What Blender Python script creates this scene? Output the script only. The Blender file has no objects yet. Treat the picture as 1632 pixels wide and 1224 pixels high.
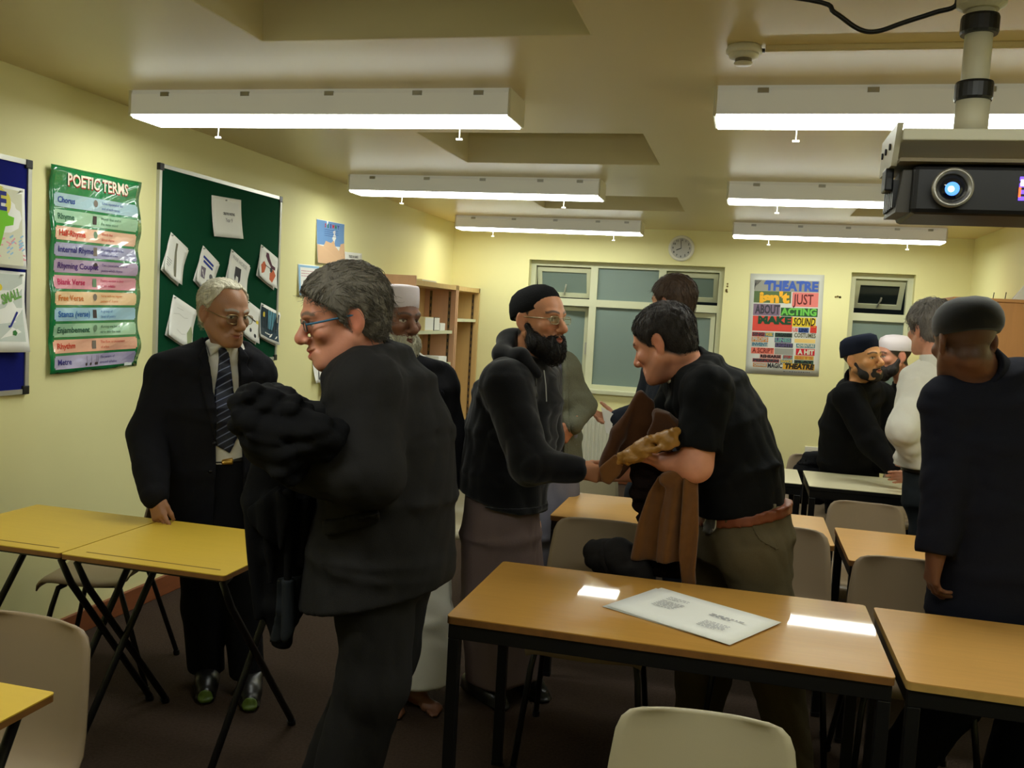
import bpy, math, random
import numpy as np
from mathutils import Vector, Matrix

random.seed(7)
scene = bpy.context.scene
COL = scene.collection
PI = math.pi

# ------------------------------------------------------------------ camera
cam_data = bpy.data.cameras.new('camera')
cam_data.sensor_fit = 'HORIZONTAL'
cam_data.sensor_width = 36.0
cam_data.lens = 36.0 * 1474.0 / 1632.0
cam_data.clip_start = 0.05
camera = bpy.data.objects.new('camera', cam_data)
COL.objects.link(camera)
RC = [[0.967843, -0.071383, -0.241214], [0.245509, 0.05908, 0.967592], [0.054819, 0.995698, -0.074705]]            # columns: right, up, forward
camera.matrix_world = Matrix(((RC[0][0], RC[0][1], -RC[0][2], 0.0),
                              (RC[1][0], RC[1][1], -RC[1][2], 0.0),
                              (RC[2][0], RC[2][1], -RC[2][2], 1.58),
                              (0, 0, 0, 1)))
scene.camera = camera

# ------------------------------------------------------------------ world, exposure
world = bpy.data.worlds.new('night')
scene.world = world
world.use_nodes = True
world.node_tree.nodes['Background'].inputs[0].default_value = (0.010, 0.013, 0.012, 1)
world.node_tree.nodes['Background'].inputs[1].default_value = 0.5
scene.view_settings.view_transform = 'Standard'
scene.view_settings.look = 'None'
scene.view_settings.gamma = 1.0
scene.view_settings.use_curve_mapping = False
scene.view_settings.exposure = 0.0
LAMP_STRENGTH = 16.0
LAMP_COLOUR = (0.96, 1.0, 0.92)
scene.cycles.max_bounces = 10
scene.cycles.diffuse_bounces = 8
scene.cycles.sample_clamp_indirect = 4.0

# ------------------------------------------------------------------ helpers: colour and materials
def lin(c):
    return tuple(((v / 255.0) / 12.92 if v / 255.0 <= 0.04045 else ((v / 255.0 + 0.055) / 1.055) ** 2.4) for v in c)

MATS = {}
def mat(name, rgb, rough=0.6, spec=0.4, noise=0.0, nscale=20.0, bump=0.0, bscale=200.0, stretch=(1, 1, 1),
        metal=0.0, emit=None, strength=1.0, coat=0.0, sheen=0.0, trans=0.0, attr=False, rgb2=None, coat_rough=0.1, sss=0.0):
    if name in MATS:
        return MATS[name]
    m = bpy.data.materials.new(name)
    m.use_nodes = True
    nt = m.node_tree
    b = nt.nodes['Principled BSDF']
    c = lin(rgb) + (1,)
    b.inputs['Base Color'].default_value = c
    b.inputs['Roughness'].default_value = rough
    b.inputs['Specular IOR Level'].default_value = spec
    b.inputs['Metallic'].default_value = metal
    b.inputs['Coat Weight'].default_value = coat
    b.inputs['Coat Roughness'].default_value = coat_rough
    b.inputs['Sheen Weight'].default_value = sheen
    b.inputs['Transmission Weight'].default_value = trans
    if sss:
        b.inputs['Subsurface Weight'].default_value = sss
        b.inputs['Subsurface Radius'].default_value = (0.012, 0.005, 0.003)
        b.inputs['Subsurface Scale'].default_value = 1.0
    if emit is not None:
        b.inputs['Emission Color'].default_value = tuple(emit) + (1,)
        b.inputs['Emission Strength'].default_value = strength
    L = nt.links.new
    base = None
    if attr:
        a = nt.nodes.new('ShaderNodeVertexColor'); a.layer_name = 'Col'
        base = a.outputs['Color']
        L(base, b.inputs['Base Color'])
    if noise or bump:
        tc = nt.nodes.new('ShaderNodeTexCoord')
        mp = nt.nodes.new('ShaderNodeMapping')
        mp.inputs['Scale'].default_value = stretch
        L(tc.outputs['Object'], mp.inputs['Vector'])
    if noise:
        n = nt.nodes.new('ShaderNodeTexNoise')
        n.inputs['Scale'].default_value = nscale
        n.inputs['Detail'].default_value = 4
        L(mp.outputs['Vector'], n.inputs['Vector'])
        mx = nt.nodes.new('ShaderNodeMix'); mx.data_type = 'RGBA'
        L(n.outputs['Fac'], mx.inputs[0])
        if base is not None:
            mu = nt.nodes.new('ShaderNodeMix'); mu.data_type = 'RGBA'; mu.blend_type = 'MULTIPLY'
            mu.inputs[0].default_value = 1.0
            mx.inputs[6].default_value = (1 - noise,) * 3 + (1,)
            mx.inputs[7].default_value = (1 + noise,) * 3 + (1,)
            L(base, mu.inputs[6]); L(mx.outputs[2], mu.inputs[7])
            L(mu.outputs[2], b.inputs['Base Color'])
        else:
            if rgb2 is not None:
                mx.inputs[6].default_value = c
                mx.inputs[7].default_value = lin(rgb2) + (1,)
            else:
                mx.inputs[6].default_value = tuple(v * (1 - noise) for v in c[:3]) + (1,)
                mx.inputs[7].default_value = tuple(v * (1 + noise) for v in c[:3]) + (1,)
            L(mx.outputs[2], b.inputs['Base Color'])
    if bump:
        n2 = nt.nodes.new('ShaderNodeTexNoise')
        n2.inputs['Scale'].default_value = bscale
        n2.inputs['Detail'].default_value = 3
        L(mp.outputs['Vector'], n2.inputs['Vector'])
        bp = nt.nodes.new('ShaderNodeBump')
        bp.inputs['Strength'].default_value = bump
        bp.inputs['Distance'].default_value = 0.004
        L(n2.outputs['Fac'], bp.inputs['Height'])
        L(bp.outputs['Normal'], b.inputs['Normal'])
    MATS[name] = m
    return m

# ------------------------------------------------------------------ helpers: objects
def empty(name, loc=(0, 0, 0), rz=0.0):
    o = bpy.data.objects.new(name, None)
    o.empty_display_size = 0.1
    COL.objects.link(o)
    o.location = loc
    o.rotation_euler = (0, 0, rz)
    return o

def tag(o, label=None, cat=None, group=None, kind=None):
    if label: o['label'] = label
    if cat: o['category'] = cat
    if group: o['group'] = group
    if kind: o['kind'] = kind
    return o

def thing(name, label, cat, loc=(0, 0, 0), rz=0.0, group=None):
    return tag(empty(name, loc, rz), label, cat, group)

def copy_tree(o, parent=None):
    c = o.copy()
    COL.objects.link(c)
    if parent is not None:
        c.parent = parent
    for ch in list(o.children):
        copy_tree(ch, c)
    return c

def offset_of(parent):
    v = Vector((0, 0, 0))
    while parent is not None:
        v += parent.location
        parent = parent.parent
    return v

def link_mesh(name, me, m, parent=None, world_space=False, smooth=False):
    o = bpy.data.objects.new(name, me)
    if m is not None:
        me.materials.append(m)
    if smooth:
        me.polygons.foreach_set('use_smooth', [True] * len(me.polygons))
    COL.objects.link(o)
    if parent is not None:
        o.parent = parent
        if world_space:
            o.location = -offset_of(parent)
    return o

class MB:
    """collects simple solids; build() links them as one mesh object"""
    def __init__(s):
        s.v = []; s.f = []
    def add(s, vs, fs):
        n = len(s.v)
        s.v += [tuple(v) for v in vs]
        s.f += [tuple(i + n for i in f) for f in fs]
        return s
    def box(s, x0, x1, y0, y1, z0, z1, b=0.0):
        if b <= 0:
            vs = [(x, y, z) for x in (x0, x1) for y in (y0, y1) for z in (z0, z1)]
            return s.add(vs, [(0, 1, 3, 2), (4, 6, 7, 5), (0, 4, 5, 1), (2, 3, 7, 6), (0, 2, 6, 4), (1, 5, 7, 3)])
        # chamfered box through a small bmesh
        import bmesh
        bm = bmesh.new()
        bmesh.ops.create_cube(bm, size=1.0)
        for v in bm.verts:
            v.co = ((x0 + x1) / 2 + v.co.x * (x1 - x0), (y0 + y1) / 2 + v.co.y * (y1 - y0), (z0 + z1) / 2 + v.co.z * (z1 - z0))
        bmesh.ops.bevel(bm, geom=list(bm.edges), offset=b, segments=2, affect='EDGES', profile=0.5)
        bm.verts.index_update()
        s.add([v.co[:] for v in bm.verts], [[v.index for v in f.verts] for f in bm.faces])
        bm.free()
        return s
    def obox(s, c, ax, h):
        """oriented box: centre, three unit axes, half sizes"""
        c = Vector(c); a = [Vector(v) for v in ax]
        vs = [c + a[0] * h[0] * i + a[1] * h[1] * j + a[2] * h[2] * k for i in (-1, 1) for j in (-1, 1) for k in (-1, 1)]
        return s.add(vs, [(0, 1, 3, 2), (4, 6, 7, 5), (0, 4, 5, 1), (2, 3, 7, 6), (0, 2, 6, 4), (1, 5, 7, 3)])
    def tube(s, pts, r, n=8, cap=True):
        pts = [Vector(p) for p in pts]
        rs = r if isinstance(r, (list, tuple)) else [r] * len(pts)
        vs = []; fs = []
        up = None
        for i, p in enumerate(pts):
            if i == 0: t = pts[1] - pts[0]
            elif i == len(pts) - 1: t = pts[-1] - pts[-2]
            else: t = (pts[i + 1] - pts[i]).normalized() + (pts[i] - pts[i - 1]).normalized()
            t = t.normalized()
            if up is None:
                up = Vector((0, 0, 1)) if abs(t.z) < 0.9 else Vector((1, 0, 0))
            a = t.cross(up).normalized(); bb = a.cross(t).normalized(); up = bb
            for k in range(n):
                q = 2 * PI * k / n
                vs.append(p + (a * math.cos(q) + bb * math.sin(q)) * rs[i])
        for i in range(len(pts) - 1):
            for k in range(n):
                k2 = (k + 1) % n
                fs.append((i * n + k, i * n + k2, (i + 1) * n + k2, (i + 1) * n + k))
        if cap:
            fs.append(tuple(range(n - 1, -1, -1)))
            fs.append(tuple((len(pts) - 1) * n + k for k in range(n)))
        return s.add(vs, fs)
    def lathe(s, prof, c=(0, 0, 0), n=32, ax='Z', cap=True):
        vs = []; fs = []
        for (r, h) in prof:
            for k in range(n):
                q = 2 * PI * k / n
                x, y = r * math.cos(q), r * math.sin(q)
                p = (x, y, h) if ax == 'Z' else ((x, -h, y) if ax == 'Y' else (h, x, y))
                vs.append((p[0] + c[0], p[1] + c[1], p[2] + c[2]))
        for i in range(len(prof) - 1):
            for k in range(n):
                k2 = (k + 1) % n
                fs.append((i * n + k, i * n + k2, (i + 1) * n + k2, (i + 1) * n + k))
        if cap:
            fs.append(tuple(range(n - 1, -1, -1)))
            fs.append(tuple((len(prof) - 1) * n + k for k in range(n)))
        return s.add(vs, fs)
    def prism(s, poly, f0, f1):
        """polygon (list of 2d points) between two maps (u, v) -> point"""
        n = len(poly)
        vs = [f0(*p) for p in poly] + [f1(*p) for p in poly]
        fs = [tuple(range(n - 1, -1, -1)), tuple(range(n, 2 * n))]
        fs += [(i, (i + 1) % n, (i + 1) % n + n, i + n) for i in range(n)]
        return s.add(vs, fs)
    def build(s, name, m, parent=None, world_space=False, smooth=False):
        me = bpy.data.meshes.new(name)
        me.from_pydata(s.v, [], s.f)
        me.update()
        import bmesh
        bm = bmesh.new(); bm.from_mesh(me)
        bmesh.ops.recalc_face_normals(bm, faces=bm.faces)
        bm.to_mesh(me); bm.free()
        return link_mesh(name, me, m, parent, world_space, smooth)

def sheet_solid(P, th):
    """closed thin solid from a grid of points P[i][j] (Vectors)"""
    P = np.array([[tuple(p) for p in row] for row in P], float)
    du = np.gradient(P, axis=0); dv = np.gradient(P, axis=1)
    N = np.cross(du, dv); N /= np.maximum(np.linalg.norm(N, axis=2, keepdims=True), 1e-9)
    A = P + N * th / 2; B = P - N * th / 2
    n, m = P.shape[:2]
    vs = [tuple(v) for v in A.reshape(-1, 3)] + [tuple(v) for v in B.reshape(-1, 3)]
    o = n * m
    fs = []
    for i in range(n - 1):
        for j in range(m - 1):
            a, b, c, d = i * m + j, (i + 1) * m + j, (i + 1) * m + j + 1, i * m + j + 1
            fs.append((a, b, c, d)); fs.append((o + a, o + d, o + c, o + b))
    ring = [i * m for i in range(n)] + [(n - 1) * m + j for j in range(1, m)] + [i * m + m - 1 for i in range(n - 2, -1, -1)] + [j for j in range(m - 2, 0, -1)]
    for k in range(len(ring)):
        a, b = ring[k], ring[(k + 1) % len(ring)]
        fs.append((a, o + a, o + b, b))
    return MB().add(vs, fs)

def text_geo(s, size, width=None, align='CENTER', shear=0.0, bold=0.0):
    """flat lettering as (verts2d, faces) from the built-in font"""
    cu = bpy.data.curves.new('lettering', 'FONT')
    cu.body = s; cu.size = size; cu.align_x = align; cu.align_y = 'CENTER'
    cu.shear = shear; cu.offset = bold; cu.resolution_u = 2
    o = bpy.data.objects.new('lettering', cu)
    COL.objects.link(o)
    bpy.context.view_layer.update()
    me = bpy.data.meshes.new_from_object(o.evaluated_get(bpy.context.evaluated_depsgraph_get()))
    vs = [(v.co.x, v.co.y) for v in me.vertices]
    fs = [tuple(p.vertices) for p in me.polygons]
    bpy.data.objects.remove(o); bpy.data.curves.remove(cu); bpy.data.meshes.remove(me)
    if width and vs:
        w = max(v[0] for v in vs) - min(v[0] for v in vs)
        k = width / w
        vs = [(x * k, y) for x, y in vs]
    return vs, fs

class Flat:
    """flat print on a surface: f(u, v, w) maps sheet coordinates to space"""
    def __init__(s, f):
        s.f = f; s.mb = MB()
    def text(s, txt, u, v, size, width=None, align='CENTER', w=0.0012, rot=0.0, shear=0.0, bold=0.0):
        vs, fs = text_geo(txt, size, width, align, shear, bold)
        c, sn = math.cos(rot), math.sin(rot)
        s.mb.add([s.f(u + x * c - y * sn, v + x * sn + y * c, w) for x, y in vs], fs)
        return s
    def poly(s, pts, w=0.0008):
        s.mb.add([s.f(a, b, w) for a, b in pts], [tuple(range(len(pts)))])
        return s
    def rect(s, u0, u1, v0, v1, w=0.0008, nu=1, nv=1):
        vs = [s.f(u0 + (u1 - u0) * i / nu, v0 + (v1 - v0) * j / nv, w) for i in range(nu + 1) for j in range(nv + 1)]
        fs = [(i * (nv + 1) + j, (i + 1) * (nv + 1) + j, (i + 1) * (nv + 1) + j + 1, i * (nv + 1) + j + 1) for i in range(nu) for j in range(nv)]
        s.mb.add(vs, fs)
        return s
    def lines(s, u0, u1, v0, v1, n, h, w=0.0012, seed=1):
        """rows of tiny illegible print"""
        r = random.Random(seed)
        for k in range(n):
            v = v1 - (k + 0.5) * (v1 - v0) / n
            u = u0
            end = u1 if k < n - 1 else u0 + (u1 - u0) * r.uniform(.4, .9)
            while u < end - 0.004:
                l = min(r.uniform(.006, .02), end - u)
                s.rect(u, u + l, v - h / 2, v + h / 2, w)
                u += l + h * .8
        return s
    def stroke(s, pts, t, w=0.0012):
        """a pen line"""
        for (a, b), (c, d) in zip(pts, pts[1:]):
            l = math.hypot(c - a, d - b) or 1e-6
            nx, ny = -(d - b) / l * t / 2, (c - a) / l * t / 2
            s.poly([(a + nx, b + ny), (a - nx, b - ny), (c - nx, d - ny), (c + nx, d + ny)], w)
        return s
    def disc(s, u, v, r, r2=None, n=20, w=0.0008):
        r2 = r2 or r
        return s.poly([(u + r * math.cos(2 * PI * k / n), v + r2 * math.sin(2 * PI * k / n)) for k in range(n)], w)
    def build(s, name, m, parent):
        return s.mb.build(name, m, parent, True)

def wall_left_map(ox, oy, oz, rot=0.0):
    """sheet map for the left wall: u runs away from the camera (+Y), v up, w into the room"""
    c, sn = math.cos(rot), math.sin(rot)
    return lambda u, v, w: (ox + w, oy + u * c - v * sn, oz + u * sn + v * c)
def wall_back_map(ox, oy, oz, rot=0.0):
    c, sn = math.cos(rot), math.sin(rot)
    return lambda u, v, w: (ox + u * c - v * sn, oy - w, oz + u * sn + v * c)

# ------------------------------------------------------------------ the room
XL, XR, YB, YF, ZC = -2.90, 1.88, 8.90, -1.80, 2.46
M_wall = mat('cream_paint', (232, 227, 168), rough=0.55, spec=0.3, noise=0.03, nscale=3.0, bump=0.05, bscale=120)
M_ceil = mat('ceiling_paint', (216, 200, 156), rough=0.34, spec=0.45, noise=0.03, nscale=1.5, bump=0.08, bscale=5)
M_well = mat('skylight_lining', (226, 214, 178), rough=0.6)
M_carpet = mat('brown_carpet', (60, 48, 40), rough=0.95, spec=0.1, noise=0.55, nscale=90, bump=0.9, bscale=260)
M_skirt = mat('orange_stained_wood', (128, 74, 44), rough=0.4, noise=0.2, nscale=6, stretch=(8, 1, 8))
M_frame = mat('window_frame_paint', (206, 208, 176), rough=0.4)
M_frost = mat('frosted_glass', (128, 146, 138), rough=0.5, spec=0.4, trans=0.15, bump=0.2, bscale=300)
M_dark = mat('night_glass', (34, 40, 40), rough=0.12, spec=0.5)
M_black = mat('black_metal', (18, 18, 19), rough=0.4, spec=0.4)
M_blackplastic = mat('black_plastic', (24, 24, 26), rough=0.35)
M_chrome = mat('brushed_metal', (176, 176, 170), rough=0.3, metal=0.9)
M_alu = mat('aluminium', (190, 190, 180), rough=0.35, metal=0.6)
M_white = mat('white_plastic', (222, 220, 205), rough=0.4)
M_paper = mat('white_paper', (232, 232, 226), rough=0.7, spec=0.2)
M_ink = mat('grey_print', (92, 92, 98), rough=0.7)
M_inkdark = mat('dark_print', (40, 38, 42), rough=0.7)

def structure(o):
    o['kind'] = 'structure'
    return o

T = 0.12
floor = structure(MB().box(XL - T, XR + T, YF - T, YB + T, -0.1, 0).build('floor', M_carpet))
structure(MB().box(XR, XR + T, YF, YB, 0, ZC).build('wall_right', M_wall))
structure(MB().box(XL - T, XL, YF, YB, 0, ZC).build('wall_left', M_wall))
structure(MB().box(XL - T, XR + T, YF - T, YF, 0, ZC).build('wall_front', M_wall))
W1 = (-2.11, -0.235, 0.87, 2.13)     # big window: x0, x1, z0, z1
W2 = (0.885, 1.425, 0.87, 2.13)      # small window
D = 0.24
wb = MB()
wb.box(XL - T, W1[0], YB, YB + D, 0, ZC)
wb.box(W1[1], W2[0], YB, YB + D, 0, ZC)
wb.box(W2[1], XR + T, YB, YB + D, 0, ZC)
for w in (W1, W2):
    wb.box(w[0], w[1], YB, YB + D, 0, w[2])
    wb.box(w[0], w[1], YB, YB + D, w[3], ZC)
structure(wb.build('wall_back', M_wall))

# ceiling with six rooflight wells
wellx = [(-1.67, -0.53), (0.69, 1.72)]
welly = [(2.05, 2.91), (4.42, 5.30), (6.62, 7.46)]
cb = MB()
xs = [XL - T] + [v for w in wellx for v in w] + [XR + T]
ys = [YF - T] + [v for w in welly for v in w] + [YB + D]
for i in range(len(xs) - 1):
    for j in range(len(ys) - 1):
        if i % 2 == 1 and j % 2 == 1:
            continue
        cb.box(xs[i], xs[i + 1], ys[j], ys[j + 1], ZC, ZC + 0.08)
ceiling = structure(cb.build('ceiling', M_ceil))
for (x0, x1) in wellx:
    for (y0, y1) in welly:
        w = MB(); h0, h1 = ZC + 0.0005, ZC + 0.50
        w.box(x0 - 0.03, x0 + .006, y0 - 0.03, y1 + 0.03, h0, h1).box(x1 - .006, x1 + 0.03, y0 - 0.03, y1 + 0.03, h0, h1)
        w.box(x0, x1, y0 - 0.03, y0 + .006, h0, h1).box(x0, x1, y1 - .006, y1 + 0.03, h0, h1)
        w.build('well_lining', M_well, ceiling)
        MB().box(x0 - 0.03, x1 + 0.03, y0 - 0.03, y1 + 0.03, h1, h1 + 0.02).build('skylight_pane', M_frost, ceiling)

# skirting
def skirting(name, x0, x1, y0, y1):
    structure(MB().box(x0, x1, y0, y1, 0, 0.105, 0.004).build(name, M_skirt))
skirting('baseboard_left', XL, XL + 0.018, YF, 6.98)
skirting('baseboard_back', -2.57, XR, YB - 0.018, YB)
skirting('baseboard_right', XR - 0.018, XR, YF, 6.88)

# ------------------------------------------------------------------ windows
def sash(parent, name, x0, x1, z0, z1, y, hinge, angle, glass):
    """one opening light: frame bars and its pane, turned about its hinge; geometry in world coordinates"""
    fb = 0.045
    mb = MB()
    mb.box(x0, x1, y - 0.02, y + 0.02, z1 - fb, z1).box(x0, x1, y - 0.02, y + 0.02, z0, z0 + fb)
    mb.box(x0, x0 + fb, y - 0.02, y + 0.02, z0 + fb, z1 - fb).box(x1 - fb, x1, y - 0.02, y + 0.02, z0 + fb, z1 - fb)
    pane = MB().box(x0 + fb, x1 - fb, y - 0.004, y + 0.004, z0 + fb, z1 - fb)
    stay = MB()
    if hinge == 'top':
        stay.tube([((x0 + x1) / 2, y - 0.03, z0 + 0.03), ((x0 + x1) / 2 + 0.02, y - 0.05, z0 + 0.11), ((x0 + x1) / 2 + 0.025, y - 0.04, z0 + 0.14)], 0.008)
    else:
        hx = x1 - 0.022 if hinge == 'left' else x0 + 0.022
        stay.box(hx - 0.008, hx + 0.008, y - 0.04, y - 0.02, z0 + 0.28, z0 + 0.40)
    def turn(p):
        x, yy, z = p
        if hinge == 'top':
            c, s = math.cos(angle), math.sin(angle)
            dz, dy = z - z1, yy - y
            return (x, y + dy * c - dz * s, z1 + dz * c + dy * s)
        hx = x0 if hinge == 'left' else x1
        sg = 1 if hinge == 'left' else -1
        c, s = math.cos(angle), math.sin(angle) * sg
        dx, dy = x - hx, yy - y
        return (hx + dx * c - dy * s, y + dx * s + dy * c, z)
    for m_ in (mb, pane, stay):
        m_.v = [turn(p) for p in m_.v]
    f = mb.build(name, M_frame, parent)
    pane.build('pane', glass, f)
    stay.build('window_stay', M_alu, f)
    return f

YW = YB + 0.13
def window(name, w, mull, tz):
    root = structure(empty(name))
    x0, x1, z0, z1 = w
    fr = MB()
    t = 0.05
    fr.box(x0, x1, YW - 0.035, YW + 0.035, z1 - t, z1).box(x0, x1, YW - 0.035, YW + 0.035, z0, z0 + t + 0.02)
    fr.box(x0, x0 + t, YW - 0.035, YW + 0.035, z0 + t, z1 - t).box(x1 - t, x1, YW - 0.035, YW + 0.035, z0 + t, z1 - t)
    for m_ in mull:
        fr.box(m_ - 0.035, m_ + 0.035, YW - 0.034, YW + 0.034, z0 + t, z1 - t)
    fr.box(x0 + t, x1 - t, YW - 0.036, YW + 0.033, tz - 0.035, tz + 0.035)
    fr.build('window_frame', M_frame, root)
    MB().box(x0, x1, YB - 0.035, YW - 0.036, z0 - 0.012, z0 + 0.028, 0.005).build('window_sill', M_frame, root)
    return root
win = window('window_1', W1, (-1.475, -0.815), 1.735)
sash(win, 'top_sash', W1[0] + 0.055, -1.515, 1.775, W1[3] - 0.055, YW + 0.02, 'top', 0.30, M_frost)
sash(win, 'top_sash', -0.775, W1[1] - 0.055, 1.775, W1[3] - 0.055, YW + 0.02, 'top', 0.50, M_frost)
sash(win, 'casement', W1[0] + 0.055, -1.515, 0.945, 1.695, YW + 0.02, 'left', 0.16, M_frost)
sash(win, 'casement', -0.775, W1[1] - 0.055, 0.945, 1.695, YW + 0.02, 'right', 0.22, M_frost)
MB().box(-1.44, -0.85, YW - 0.005, YW + 0.005, 1.77, 2.08).build('pane', M_frost, win)
MB().box(-1.44, -0.85, YW - 0.005, YW + 0.005, 0.93, 1.70).build('pane', M_frost, win)
win2 = window('window_2', W2, (), 1.735)
sash(win2, 'top_sash', W2[0] + 0.055, W2[1] - 0.055, 1.775, W2[3] - 0.055, YW + 0.02, 'top', 0.62, M_dark)
MB().box(W2[0] + 0.05, W2[1] - 0.05, YW - 0.005, YW + 0.005, 0.93, 1.70).build('pane', M_frost, win2)

# ------------------------------------------------------------------ strip lights
M_lampbody = mat('glowing_enamel', (214, 210, 190), rough=0.35, emit=LAMP_COLOUR, strength=0.11)  # weak emission added to the casing to brighten the ceiling
M_tube = mat('lit_diffuser', (255, 255, 245), rough=0.6, emit=LAMP_COLOUR, strength=LAMP_STRENGTH)
def strip_light(x0, x1, y, label):
    w, h = 0.225, 0.105
    cx = (x0 + x1) / 2
    root = thing('strip_light', label, 'ceiling light', (cx, y, ZC), 0, 'fluorescent strip lights on the ceiling')
    L = (x1 - x0) / 2
    prof = [(-w / 2 + 0.012, 0), (-w / 2, -0.02), (-w / 2, -h), (w / 2, -h), (w / 2, -0.02), (w / 2 - 0.012, 0)]
    MB().prism(prof, lambda a, b: (-L, a, b), lambda a, b: (L, a, b)).build('lamp_body', M_lampbody, root)
    for s in (-1, 1):
        MB().box(s * L - 0.006, s * L + 0.006, -w / 2 - 0.004, w / 2 + 0.004, -h - 0.008, -0.004, 0.003).build('end_cap', M_white, root)
    pf = [(-w / 2 + 0.004, -h + 0.001), (-w / 2 + 0.012, -h - 0.013), (w / 2 - 0.012, -h - 0.013), (w / 2 - 0.004, -h + 0.001)]
    MB().prism(pf, lambda a, b: (-L + 0.007, a, b), lambda a, b: (L - 0.007, a, b)).build('diffuser', M_tube, root)
    for s in (-0.64, 0.69):
        c = MB().tube([(s * L, w / 2 - 0.02, -h - 0.014), (s * L, w / 2 - 0.022, -h - 0.055)], 0.0022, 6)
        c.box(s * L - 0.013, s * L + 0.013, w / 2 - 0.026, w / 2 - 0.018, -h - 0.062, -h - 0.054)
        c.build('pull_catch', M_white, root)
    for s in (-0.8, -0.35, 0.1, 0.55, 0.85):
        MB().box(s * L - 0.02, s * L + 0.02, -w / 2 - 0.003, -w / 2 + 0.012, -0.03, -0.012).build('body_clip', M_chrome, root)
    return root
strip_light(-2.655, -0.955, 1.37, 'left strip light of the row over the camera, out of the frame')
strip_light(-0.17, 1.50, 1.37, 'right strip light of the row over the camera, out of the frame')
strip_light(-2.655, -0.955, 3.655, 'left strip light nearest the camera, above the old man and the green board')
strip_light(-2.655, -0.955, 5.93, 'left strip light in the middle of its row of three')
strip_light(-2.655, -0.955, 8.28, 'left strip light farthest away, beside the bookcase corner')
strip_light(-0.17, 1.50, 3.64, 'right strip light nearest the camera, behind the projector pole')
strip_light(-0.17, 1.50, 5.93, 'right strip light in the middle of its row, seen just under the projector')
strip_light(-0.17, 1.50, 8.20, 'right strip light farthest away, next to the wall clock')

# ------------------------------------------------------------------ pinboards and posters on the left wall
M_blue = mat('blue_felt', (22, 28, 108), rough=0.95, spec=0.1, noise=0.15, nscale=200)
M_green = mat('green_felt', (10, 64, 40), rough=0.95, spec=0.1, noise=0.15, nscale=200)
def pinboard(name, label, y0, y1, z0, z1, felt):
    root = thing(name, label, 'notice board', (XL, (y0 + y1) / 2, z0))
    MB().box(XL, XL + 0.012, y0, y1, z0, z1).build('felt_panel', felt, root, True)
    t = 0.016
    rail = MB().box(XL, XL + 0.018, y0, y1, z1 - t, z1 + 0.004).box(XL, XL + 0.018, y0, y1, z0 - 0.004, z0 + t)
    rail.box(XL, XL + 0.018, y0 - 0.004, y0 + t, z0, z1).box(XL, XL + 0.018, y1 - t, y1 + 0.004, z0, z1)
    rail.build('rail', M_alu, root, True)
    for a in (y0, y1):
        for b in (z0, z1):
            sy = 1 if a == y0 else -1; sz = 1 if b == z0 else -1
            MB().box(XL, XL + 0.021, min(a - sy * .006, a + sy * .03), max(a - sy * .006, a + sy * .03), min(b - sz * .006, b + sz * .03), max(b - sz * .006, b + sz * .03), 0.003).build('corner_cap', M_blackplastic, root, True)
    return root
pinboard('pinboard', 'blue felt pinboard with metal rail and black corners at the left edge', 2.02, 3.235, 1.145, 2.095, M_blue)
pinboard('pinboard', 'dark green felt pinboard covered with pinned white papers', 4.09, 5.335, 1.215, 2.232, M_green)

def curled(f, w, h, th=0.0006, lift=0.0, nu=8, nv=8, wave=0.0, sd=0):
    """a paper sheet: slightly lifted at its lower and free corners"""
    r = random.Random(sd); p1, p2 = r.uniform(0, 6), r.uniform(0, 6)
    def g(u, v):
        a = u / w; b = v / h
        return 0.002 + lift * (max(0, .5 - b) ** 2) * (0.4 + abs(a)) * 2 + wave * (math.sin(a * 9 + p1) * math.sin(b * 7 + p2) + 1)
    P = [[Vector(f(-w / 2 + w * i / nu, -h / 2 + h * j / nv, g(-w / 2 + w * i / nu, -h / 2 + h * j / nv))) for j in range(nv + 1)] for i in range(nu + 1)]
    return sheet_solid(P, th), (lambda u, v, o: f(u, v, g(u, v) + o))

def pin(root, f, u, v):
    MB().tube([f(u, v, 0.0), f(u, v, 0.012)], 0.004, 8).build('pin', M_chrome, root, True)

def paper(label, y, z, w, h, rot, lift=0.02, group=None, x=XL + 0.012, cat='paper', name='paper_sheet', m=None, sd=0, mp=wall_left_map, wave=0.0):
    f = mp(x, y, z, rot) if mp is wall_left_map else mp(y, x, z, rot)
    root = thing(name, label, cat, f(0, 0, 0), 0, group)
    mb, g = curled(f, w, h, lift=lift, sd=sd, wave=wave)
    mb.build('sheet', m or M_paper, root, True, True)
    return root, g

def cm(name, rgb, rough=0.7):
    return mat('print_' + name, rgb, rough=rough, spec=0.2)

R_ = math.radians
# papers on the green board
r, g = paper('white landscape title sheet pinned at the top of the green board', 4.712, 2.037, 0.305, 0.222, R_(2.5), 0.01)
Flat(g).text('CREATIVE WRITING', 0.02, 0.02, 0.020, 0.12, bold=0.0006).build('print', M_inkdark, r)
Flat(g).text('Year 9', 0.02, -0.015, 0.032, 0.07).build('print', M_ink, r)
pin(r, g, -0.01, 0.095)
BK = 'white booklets pinned on the green board'
def booklet(label, y, z, w, h, rot, sd):
    r, g = paper(label, y, z, w, h, R_(rot), 0.018, BK, cat='booklet', name='booklet', sd=sd)
    pg, _ = curled(wall_left_map(XL + 0.0125, y + 0.004, z - 0.006, R_(rot - 2)), w, h, lift=0.004, sd=sd + 1)
    pg.build('inner_pages', M_paper, r, True, True)
    pin(r, g, -w / 2 + 0.012, h / 2 - 0.012)
    return r, g
r, g = booklet('white booklet with a drawing of a tall leaning tower, leftmost in the upper row', 4.228, 1.772, 0.168, 0.215, -25, 1)
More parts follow.
